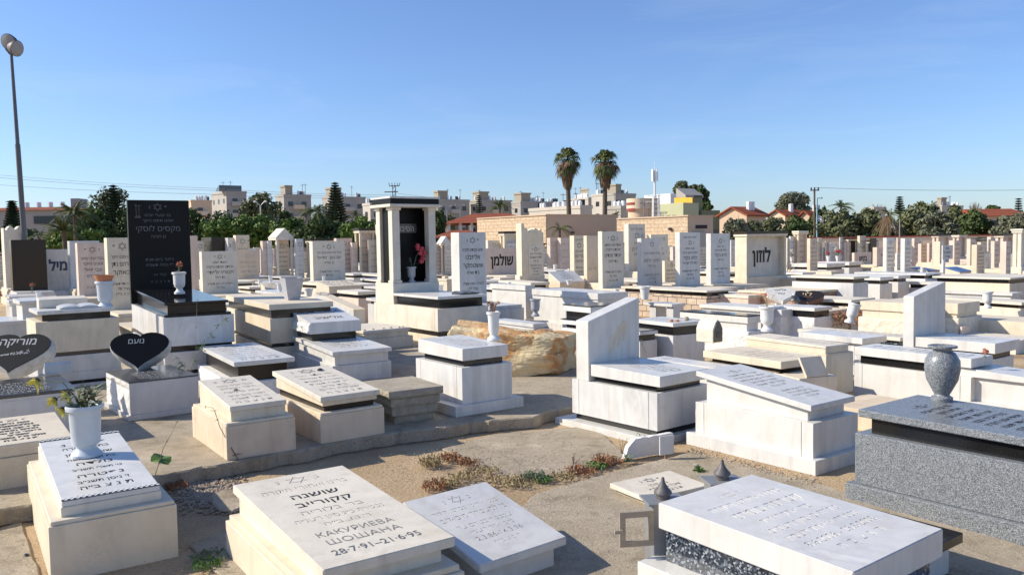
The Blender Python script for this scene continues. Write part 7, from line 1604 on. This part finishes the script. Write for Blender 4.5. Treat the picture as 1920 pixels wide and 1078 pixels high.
for x in (-.6, -.25, .1, .45, .7): b.tube([(x, 0, F(349)), (x * 1.15, 0, F(343))], .045, 5)
b.build('pylon_frame', 'lead', t)
def street_lamp(label, x, yb, yt, d, arms, mat='white_paint', r=.05):
    t = thing('street_lamp', label, 'street lamp', (PD(x, yt, d).x, d, 0)); zt = z_at(Vector((t.location.x, d, 0)), yt); b = MB(); b.tube([(0, 0, 0), (0, 0, zt)], r, 6); b.build('pole', mat, t)
    for (dx, dz) in arms:
        b = MB(); b.tube([(0, 0, zt), (dx, 0, zt + dz)], r * .7, 5); b.build('arm', mat, t); b = MB(); b.lathe([(.001, -.12), (.14, -.08), (.16, 0), (.001, .1)], 8, Matrix.Translation((dx * 1.15, 0, zt + dz))); b.build('lamp_head', mat, t)
street_lamp('white two armed street lamp above the green trees at left', 488, 400, 386, 75, ((-.42, .4), (.42, .4)))
street_lamp('white double street lamp between the canopy monument and the red hall', 838, 420, 388, 90, ((-.45, .05), (.45, .12)), 'grey_steel')
street_lamp('grey double street lamp right of the white one, before the apartment blocks', 863, 420, 386, 100, ((-.45, .1), (.45, .1)), 'grey_steel')
street_lamp('small double headed lamp in front of the round peach building', 1208, 420, 382, 80, ((-.3, .1), (.3, .05)), 'grey_steel')
street_lamp('pale blue lamp post beside the wooden power pole', 1532, 445, 372, 80, ((.35, .05),), 'cyan_pole', .07)
street_lamp('slim bare lamp post rising above the tree line wall at right', 1687, 445, 412, 58, (), 'grey_steel', .04)
t = thing('flag', 'small white and blue flag hanging by the pale blue lamp post', 'flag', (PD(1534, 405, 79).x, 79, 0)); F = lambda y: z_at(Vector((t.location.x, 79, 0)), y)
b = MB(); vs = []
for k in range(7): vs += [(k * .09, .05 * math.sin(k * 1.3), F(403) - k * .05), (k * .09, .05 * math.sin(k * 1.3), F(414) - k * .05)]
b.add(vs, [(2 * k, 2 * k + 2, 2 * k + 3, 2 * k + 1) for k in range(6)]); b.build('cloth', 'white_paint', t)
for s_ in (.15, .75):
    b = MB(); hh = F(403) - F(414); vs = []
    for k in range(7): z = F(403) - k * .05 - hh * s_; vs += [(k * .09, .05 * math.sin(k * 1.3) - .01, z), (k * .09, .05 * math.sin(k * 1.3) - .01, z - .08)]
    b.add(vs, [(2 * k, 2 * k + 2, 2 * k + 3, 2 * k + 1) for k in range(6)]); b.build('stripe', 'blue_paint', t)

# ============================================================ TREES
import numpy as np
rng = np.random.default_rng(5)
def quads_mesh(name, C, U, V, mat, parent):
    n = len(C); vs = np.stack([C - U, C - V * .6, C + U, C + V * .6], 1).reshape(-1, 3)
    me = bpy.data.meshes.new(name); me.vertices.add(4 * n); me.vertices.foreach_set('co', vs.ravel()); me.loops.add(4 * n); me.loops.foreach_set('vertex_index', np.arange(4 * n)); me.polygons.add(n); me.polygons.foreach_set('loop_start', np.arange(n) * 4); me.polygons.foreach_set('loop_total', np.full(n, 4)); me.update()
    me.materials.append(M[mat]); o = bpy.data.objects.new(name, me); COL.objects.link(o); o.parent = parent; return o
def crown(parent, c, rx, ry, rz, n, leaf, mat, clumps=34, cr=.34, low=-.85, name='crown'):
    d = rng.normal(size=(clumps, 3)); d /= np.linalg.norm(d, axis=1)[:, None]; d[:, 2] = np.maximum(d[:, 2], low)
    cc = d * (rng.uniform(.35, .80, (clumps, 1))); rad = rng.uniform(.6, 1.15, clumps) * cr
    k = rng.integers(0, clumps, n); e = rng.normal(size=(n, 3)); e /= np.linalg.norm(e, axis=1)[:, None]
    p = cc[k] + e * (rad[k] * rng.uniform(.55, 1.05, n))[:, None]; p = p * np.array([rx, ry, rz]) + np.array(c)
    nrm = e + rng.normal(size=(n, 3)) * .6; nrm /= np.linalg.norm(nrm, axis=1)[:, None]
    a = np.cross(nrm, rng.normal(size=(n, 3))); a /= np.linalg.norm(a, axis=1)[:, None]; b_ = np.cross(nrm, a); s_ = (leaf * rng.uniform(.6, 1.3, n))[:, None]
    return quads_mesh(name, p, a * s_, b_ * s_, mat, parent)
def tree(label, x0, x1, yt, yb, d, mat, n=2600, leaf=.2, clumps=34, cr=.34, trunk=True, group=None, cat='tree', name='tree'):
    pt, pb = PD((x0 + x1) / 2, yt, d), PD((x0 + x1) / 2, yb, d); w_ = (x1 - x0) / CF * d / 2 * (1.14 if d < 80 else 1.0); h_ = (pt.z - pb.z) / 2; n = int(n * 1.35); t = thing(name, label, cat, (pt.x, d, 0), 0, group)
    z0 = max(pb.z, .3); 
    crown(t, (0, 0, (pt.z + pb.z) / 2), w_, w_ * .9, h_, n, leaf, mat, clumps, cr)
    if d < 80: crown(t, (0, 0, (pt.z * .3 + pb.z * .7)), w_ * 1.05, w_ * .9, h_ * .62, n // 3, leaf, mat, 20, cr, name='lower_crown')
    if trunk:
        b = MB(); zc = (pt.z + pb.z) / 2; b.tube([(0, 0, 0), (.05, 0, zc * .5), (0, 0, zc)], .06 * h_ + .1, 7, .05)
        for k in range(6):
            a = k * 1.05; b.tube([(0, 0, zc * .6), (math.cos(a) * w_ * .4, math.sin(a) * w_ * .4, zc), (math.cos(a) * w_ * .65, math.sin(a) * w_ * .65, zc + h_ * .4)], .05 * h_ + .03, 5, .02)
        b.build('trunk', 'trunk', t)
    return t
T_ = [
    ('tall leafy tree with pale green foliage behind the dark spruce at left', 168, 262, 345, 470, 75, 'foliage_olive', 5200, .17),
    ('dark bushy tree filling the gap left of the tall black headstone', 215, 262, 390, 475, 66, 'foliage_dark', 2600, .16),
    ('dark green tree directly right of the tall black headstone', 345, 402, 382, 470, 68, 'foliage_dark', 2600, .17),
    ('yellow green bush beneath the cream and grey apartment block', 372, 436, 402, 470, 62, 'foliage_green', 2600, .15),
    ('big round dark olive tree beside the cream and grey apartment block', 444, 526, 356, 440, 85, 'foliage_olive', 4200, .2),
    ('bright green spreading tree under the two armed street lamp', 428, 520, 398, 472, 64, 'foliage_green', 4200, .15),
    ('green tree between the two armed lamp and the feathery palm', 505, 572, 400, 474, 62, 'foliage_green', 3000, .15),
    ('small dark cypress like tree before the grey apartment block', 522, 547, 386, 450, 72, 'foliage_dark', 1500, .15),
    ('dark green tree mass behind the broad white headstone', 555, 640, 408, 474, 60, 'foliage_dark', 3600, .15),
    ('bright green bush right of the tall pine', 630, 712, 405, 474, 60, 'foliage_green', 3600, .15),
    ('dark tree at the left side of the canopy monument', 690, 740, 392, 470, 64, 'foliage_dark', 2200, .16),
    ('dark low bush behind the scrolled headstone at the far left', -30, 62, 425, 478, 62, 'foliage_dark', 2600, .14),
    ('green bush below the left feathery palm', 85, 190, 425, 478, 60, 'foliage_green', 3600, .14),
    ('narrow dark tree at the right side of the canopy monument', 808, 836, 386, 462, 70, 'foliage_dark', 1600, .15),
    ('grey green tree behind the red hall, right of the canopy monument', 828, 856, 400, 440, 92, 'foliage_olive', 1500, .16),
    ('broad dark tree mass at the far left behind the long house wall corner', 120, 215, 398, 475, 64, 'foliage_dark', 3600, .15),
    ('olive green tree between the long house and the tall leafy tree', 150, 205, 385, 470, 70, 'foliage_green', 2600, .15),
    ('dark tree right behind the feathery slim trunked palm', 575, 640, 396, 474, 66, 'foliage_dark', 3400, .16),
    ('mid green tree between the yellow green bush and the round olive tree', 398, 452, 394, 474, 66, 'foliage_dark', 3000, .15),
    ('wide dark tree rising behind the orange roof box', 1253, 1318, 339, 392, 120, 'foliage_olive', 4200, .24),
    ('smaller dark tree at the right shoulder of the wide one behind the orange box', 1300, 1334, 345, 396, 118, 'foliage_dark', 2400, .22),
    ('little dark tree above the olive wing', 1314, 1338, 378, 402, 108, 'foliage_dark', 1200, .2),
    ('olive tree before the pinkish gabled house', 1357, 1404, 405, 462, 62, 'foliage_grey', 2600, .13),
    ('grey green tree right of the olive before the gabled house', 1392, 1432, 412, 460, 62, 'foliage_olive', 2000, .13),
    ('dense tree below the cream gabled house', 1420, 1472, 406, 458, 64, 'foliage_olive', 2800, .14),
    ('dark tree below the big eucalyptus left of the power pole', 1462, 1520, 404, 462, 66, 'foliage_dark', 3000, .14),
    ('big eucalyptus with a pale airy crown above the orange red roofs', 1452, 1530, 352, 410, 120, 'foliage_grey', 5200, .2),
    ('dark tree right of the wooden power pole', 1516, 1556, 382, 462, 90, 'foliage_dark', 2200, .18),
    ('broad dark tree in the tree line right of the pale blue lamp post', 1540, 1608, 392, 465, 66, 'foliage_olive', 4200, .15),
    ('second broad tree in the tree line, left of the ragged palm', 1590, 1652, 388, 465, 66, 'foliage_olive', 3800, .15),
    ('dark shrub under the pale house wall between the trees', 1640, 1692, 425, 465, 64, 'foliage_dark', 2400, .13),
    ('tree with a slightly bluish crown right of the ragged palm', 1684, 1745, 383, 465, 66, 'foliage_olive', 4000, .15),
    ('tallest rounded tree of the right tree line', 1700, 1766, 374, 450, 72, 'foliage_olive', 4000, .16),
    ('grey green tree in front of the tallest rounded tree of the right tree line', 1720, 1790, 392, 465, 62, 'foliage_grey', 3600, .14),
    ('dark tree under the far block with the satellite dish', 1765, 1830, 386, 465, 66, 'foliage_olive', 4000, .15),
    ('dark tree left of the broad orange red roof', 1800, 1858, 392, 465, 64, 'foliage_dark', 3400, .15),
    ('pale grey green tree at the right edge before the red roofed house', 1868, 1945, 396, 465, 62, 'foliage_grey', 4200, .14),
    ('small round dark tree above the broad orange red roof', 1850, 1874, 383, 398, 120, 'foliage_dark', 900, .2),
]
for a in T_: tree(*a[:9])
for (lb, x0, x1, yt, yb, d) in (('bare leafless tree behind the right tree line, above the pale house wall', 1618, 1668, 381, 410, 100), ('bare leafless tree above the dark tree near the broad orange red roof', 1812, 1844, 377, 410, 100)):
    c = PD((x0 + x1) / 2, yb, d); t = thing('bare_tree', lb, 'tree', (c.x, d, 0)); b = MB(); rr = random.Random(int(x0)); w_ = (x1 - x0) / CF * d / 2; zt = PD(x0, yt, d).z; z0 = c.z
    b.tube([(0, 0, 0), (0, 0, z0)], .15, 6)
    for k in range(90):
        a = rr.random() * 6.28; q = Vector((math.cos(a) * w_ * rr.random(), math.sin(a) * w_ * rr.random(), 0)); q.z = z0 + (zt - z0) * rr.uniform(.6, 1) * (1 - .4 * (q.xy.length / w_) ** 2); m_ = Vector((q.x * .4, q.y * .4, z0 + (q.z - z0) * .4)); b.tube([(0, 0, z0 - .3), m_, q], .04, 4, .012)
    b.build('branches', 'foliage_bare', t)
def conifer(label, x, w_px, yt, yb, d, mat='foliage_pine', tiers=14, n=9, droop=.12, name='pine_tree'):
    top = PD(x, yt, d); bot = PD(x, yb, d); t = thing(name, label, 'tree', (top.x, d, 0)); H = top.z - bot.z; w_ = w_px / CF * d / 2
    b = MB(); b.tube([(0, 0, 0), (0, 0, top.z)], .14, 6, .02); b.build('trunk', 'trunk', t)
    C, U, V = [], [], []; rr = random.Random(int(x))
    for i in range(tiers):
        u = i / (tiers - 1); z = top.z - H * (.04 + .96 * u); r_ = w_ * (.08 + .92 * u ** .7)
        for k in range(n):
            a = k * 6.283 / n + i * .7 + rr.gauss(0, .1); dv = np.array([math.cos(a), math.sin(a), 0.0]); sd = np.array([-math.sin(a), math.cos(a), 0.0]); m_ = max(4, int(r_ / .09)); R_ = r_ * rr.uniform(.85, 1.05)
            for j in range(m_):
                f = (j + .5) / m_; c = dv * R_ * f + np.array([0, 0, z + R_ * (.28 * f * f - droop * f)])
                for s_ in (-1, 1): C.append(c + sd * s_ * .07); U.append((dv * .5 + sd * s_) * .26 * (1.4 - f)); V.append(dv * .10 + np.array([0, 0, .17]))
    quads_mesh('crown', np.array(C), np.array(U), np.array(V), mat, t); return t
conifer('tall tiered araucaria pine standing above the left trees', 628, 62, 340, 450, 80, tiers=22, n=9)
conifer('small tiered pine at the far left beside the floodlight pole', 22, 38, 376, 440, 62, tiers=14)
conifer('dark spruce in front of the tall leafy tree at left', 212, 52, 345, 460, 70, tiers=22, n=10)
conifer('little dark spruce above the red hall roof', 898, 16, 366, 398, 115, tiers=9)
conifer('pointed conifer tip in the middle of the right tree line', 1687, 22, 369, 400, 90, tiers=8)
conifer('pointed conifer at the right edge above the pale tree', 1910, 18, 372, 410, 95, tiers=9)
def fan_palm(label, x, xb, wd, yt, y_crown, y_skirt, yb, d, seed):
    """washingtonia: green fans over a skirt of dead ones"""
    r_ = lambda y: z_at(Vector((PD(x, 350, d).x, d, 0)), y); t = thing('fan_palm', label, 'palm tree', (PD(x, 350, d).x, d, 0)); rr = random.Random(seed); xo = PD(xb, yb, d).x - t.location.x
    zc, zs, zt = r_(y_crown), r_(y_skirt), r_(yt); b = MB(); pts = [(xo * (1 - k / 12) , 0, zc * k / 12) for k in range(13)]; b.tube(pts, .24, 12, .17); b.build('trunk', 'trunk', t, 0, True)
    C = []; W2 = wd / CF * d / 2 * 1.12
    def fan(b, o, d_, L_, spread, nseg=11, droop=.25):
        d_ = d_.normalized(); s_ = d_.cross(Vector((0, 0, 1))); s_ = s_.normalized() if s_.length > .05 else Vector((1, 0, 0)); n_ = s_.cross(d_); q = o + d_ * L_ * .45
        for k in range(nseg):
            a = (k / (nseg - 1) - .5) * spread; e = (d_ * math.cos(a) + s_ * math.sin(a)) * L_ * .55 * rr.uniform(.85, 1.1); w_ = e.cross(n_).normalized() * .045 * L_ / 1.2
            m_ = q + e * .6; tip = q + e + Vector((0, 0, -droop * L_ * abs(math.sin(a)) - .12 * L_ - rr.random() * .15)); b.quad(q, m_ + w_, tip, m_ - w_)
        w_ = s_ * .02; b.quad(o - w_, q - w_, q + w_, o + w_)
    g_, dd = MB(), MB()
    for k in range(46):
        el = rr.uniform(-.25, 1.45); a = rr.random() * 6.28; dv = Vector((math.cos(a) * math.cos(el), math.sin(a) * math.cos(el), math.sin(el))); fan(g_, Vector((0, 0, zc)), dv, (zt - zc) * rr.uniform(.85, 1.0) if el > .7 else W2 * rr.uniform(.9, 1.15), 2.0)
    for k in range(34):
        el = rr.uniform(-1.0, -.1); a = rr.random() * 6.28; dv = Vector((math.cos(a) * math.cos(el), math.sin(a) * math.cos(el), math.sin(el))); fan(dd if rr.random() < .6 else g_, Vector((0, 0, zc - .1)), dv, W2 * rr.uniform(.85, 1.15), 1.7, droop=.45)
    sk = W2 * .42
    for k in range(520):
        a = rr.random() * 6.28; u = rr.random(); z = zc - .1 - (zc - zs) * u * .9; r2 = sk * (1.0 - .25 * abs(u - .4) - .35 * max(0, u - .7)) * rr.uniform(.75, 1.05); p = Vector((math.cos(a) * r2, math.sin(a) * r2, z)); s_ = Vector((-math.sin(a), math.cos(a), 0)) * .05; dn = Vector((math.cos(a) * -.06, math.sin(a) * -.06, -rr.uniform(.35, .7)))
        dd.quad(p - s_, p + s_, p + dn + s_ * .3, p + dn - s_ * .3)
    dd.lathe([(.2, zs), (sk * .72, zs + .3), (sk * .8, zc - (zc - zs) * .45), (sk * .6, zc)], 14)
    g_.build('green_fronds', 'foliage_palm', t); dd.build('dead_skirt', 'palm_skirt', t); return t
fan_palm('left one of the two tall fan palms, with a thick skirt of dead brown fronds', 1064, 1069, 50, 268, 302, 347, 420, 70, 1)
fan_palm('right one of the two tall fan palms, slightly wider and greener crown', 1135, 1133, 54, 272, 304, 346, 420, 69, 2)
def feather_palm(label, x, yt, yc, yb, d, wd, mat='foliage_palm', n=22, seed=0, dead=0, trunk_r=.14):
    t = thing('feather_palm', label, 'palm tree', (PD(x, yt, d).x, d, 0)); rr = random.Random(seed); q0 = Vector((t.location.x, d, 0)); zc = z_at(q0, yc); zt = z_at(q0, yt); W2 = wd / CF * d / 2
    b = MB(); b.tube([(0, 0, 0), (0, 0, zc)], trunk_r, 8, trunk_r * .8); b.build('trunk', 'trunk', t)
    C, U, V = [], [], []; C2, U2, V2 = [], [], []
    for k in range(n + dead):
        isd = k >= n; a = rr.random() * 6.28; el = rr.uniform(.1, 1.35) if not isd else rr.uniform(-1.0, -.2); L_ = W2 * 1.25 if el < .9 else (zt - zc) * 1.05; pts = []
        for j in range(13):
            f = j / 12; rad = L_ * f * math.cos(el * (1 - .2 * f)); z = zc + L_ * f * math.sin(el) - L_ * .75 * f * f * (math.cos(el)) ; pts.append(np.array([math.cos(a) * rad, math.sin(a) * rad, z]))
        sd = np.array([-math.sin(a), math.cos(a), 0])
        for j in range(1, 13):
            tg = pts[j] - pts[j - 1]; tg = tg / (np.linalg.norm(tg) + 1e-6)
            for s_ in (-1, 1):
                for h_ in (0, .5):
                    lf_ = L_ * .22 * (1 - .6 * abs(j / 12 - .45)); c = pts[j] * (1 - h_) + pts[j - 1] * h_; u = (sd * s_ * .8 + tg * .5 + np.array([0, 0, -.45])) * lf_ * .5
                    (C2 if isd else C).append(c + u); (U2 if isd else U).append(u); (V2 if isd else V).append(tg * .03 * L_)
    quads_mesh('fronds', np.array(C), np.array(U), np.array(V), mat, t)
    if dead: quads_mesh('dead_fronds', np.array(C2), np.array(U2), np.array(V2), 'palm_skirt', t)
    return t
feather_palm('bushy feathery palm left of the tall leafy tree', 138, 368, 400, 455, 58, 75, n=34, seed=1)
feather_palm('low drooping palm at the foot of the bushy feathery palm', 118, 400, 432, 460, 52, 70, n=26, seed=2)
feather_palm('little palm behind the scrolled headstone', 72, 424, 440, 460, 50, 40, n=20, seed=3)
feather_palm('feathery palm with a pale slim trunk left of the tall pine', 594, 378, 396, 455, 60, 58, mat='foliage_palm', n=26, seed=4, trunk_r=.10)
feather_palm('dark palm right of the tall pine before the grey block', 667, 392, 405, 450, 70, 34, n=22, seed=5)
feather_palm('palm crown above the ridge of the red hall', 937, 368, 388, 420, 95, 44, n=26, seed=6)
feather_palm('small palm growing against the plain end wall of the first stone building', 1049, 413, 428, 445, 44, 46, mat='foliage_palm', n=14, seed=7, trunk_r=.08)
feather_palm('dark spiky palm in the tree line right of the pale blue lamp post', 1577, 372, 388, 440, 80, 42, mat='foliage_dark', n=26, seed=8)
feather_palm('ragged palm with many dead straw fronds between the right trees', 1668, 385, 402, 445, 60, 50, n=12, seed=9, dead=34)
feather_palm('little palm above the low pale block behind the right palm', 1156, 392, 402, 420, 75, 22, n=14, seed=10)
# red leaved bush at the extreme left
b = bouquet('dark red flowering bush at the extreme left edge', P(-6, 575, .4), 30, 'flower_orange', .5, .2, .05, 61)
for t_ in DBG:
    if max([float(x[1:]) for x in str(t_[2]).replace('plaque err ', 'e').split() if x[:1] == 'W']) > 1.6 or 1: print(*t_)
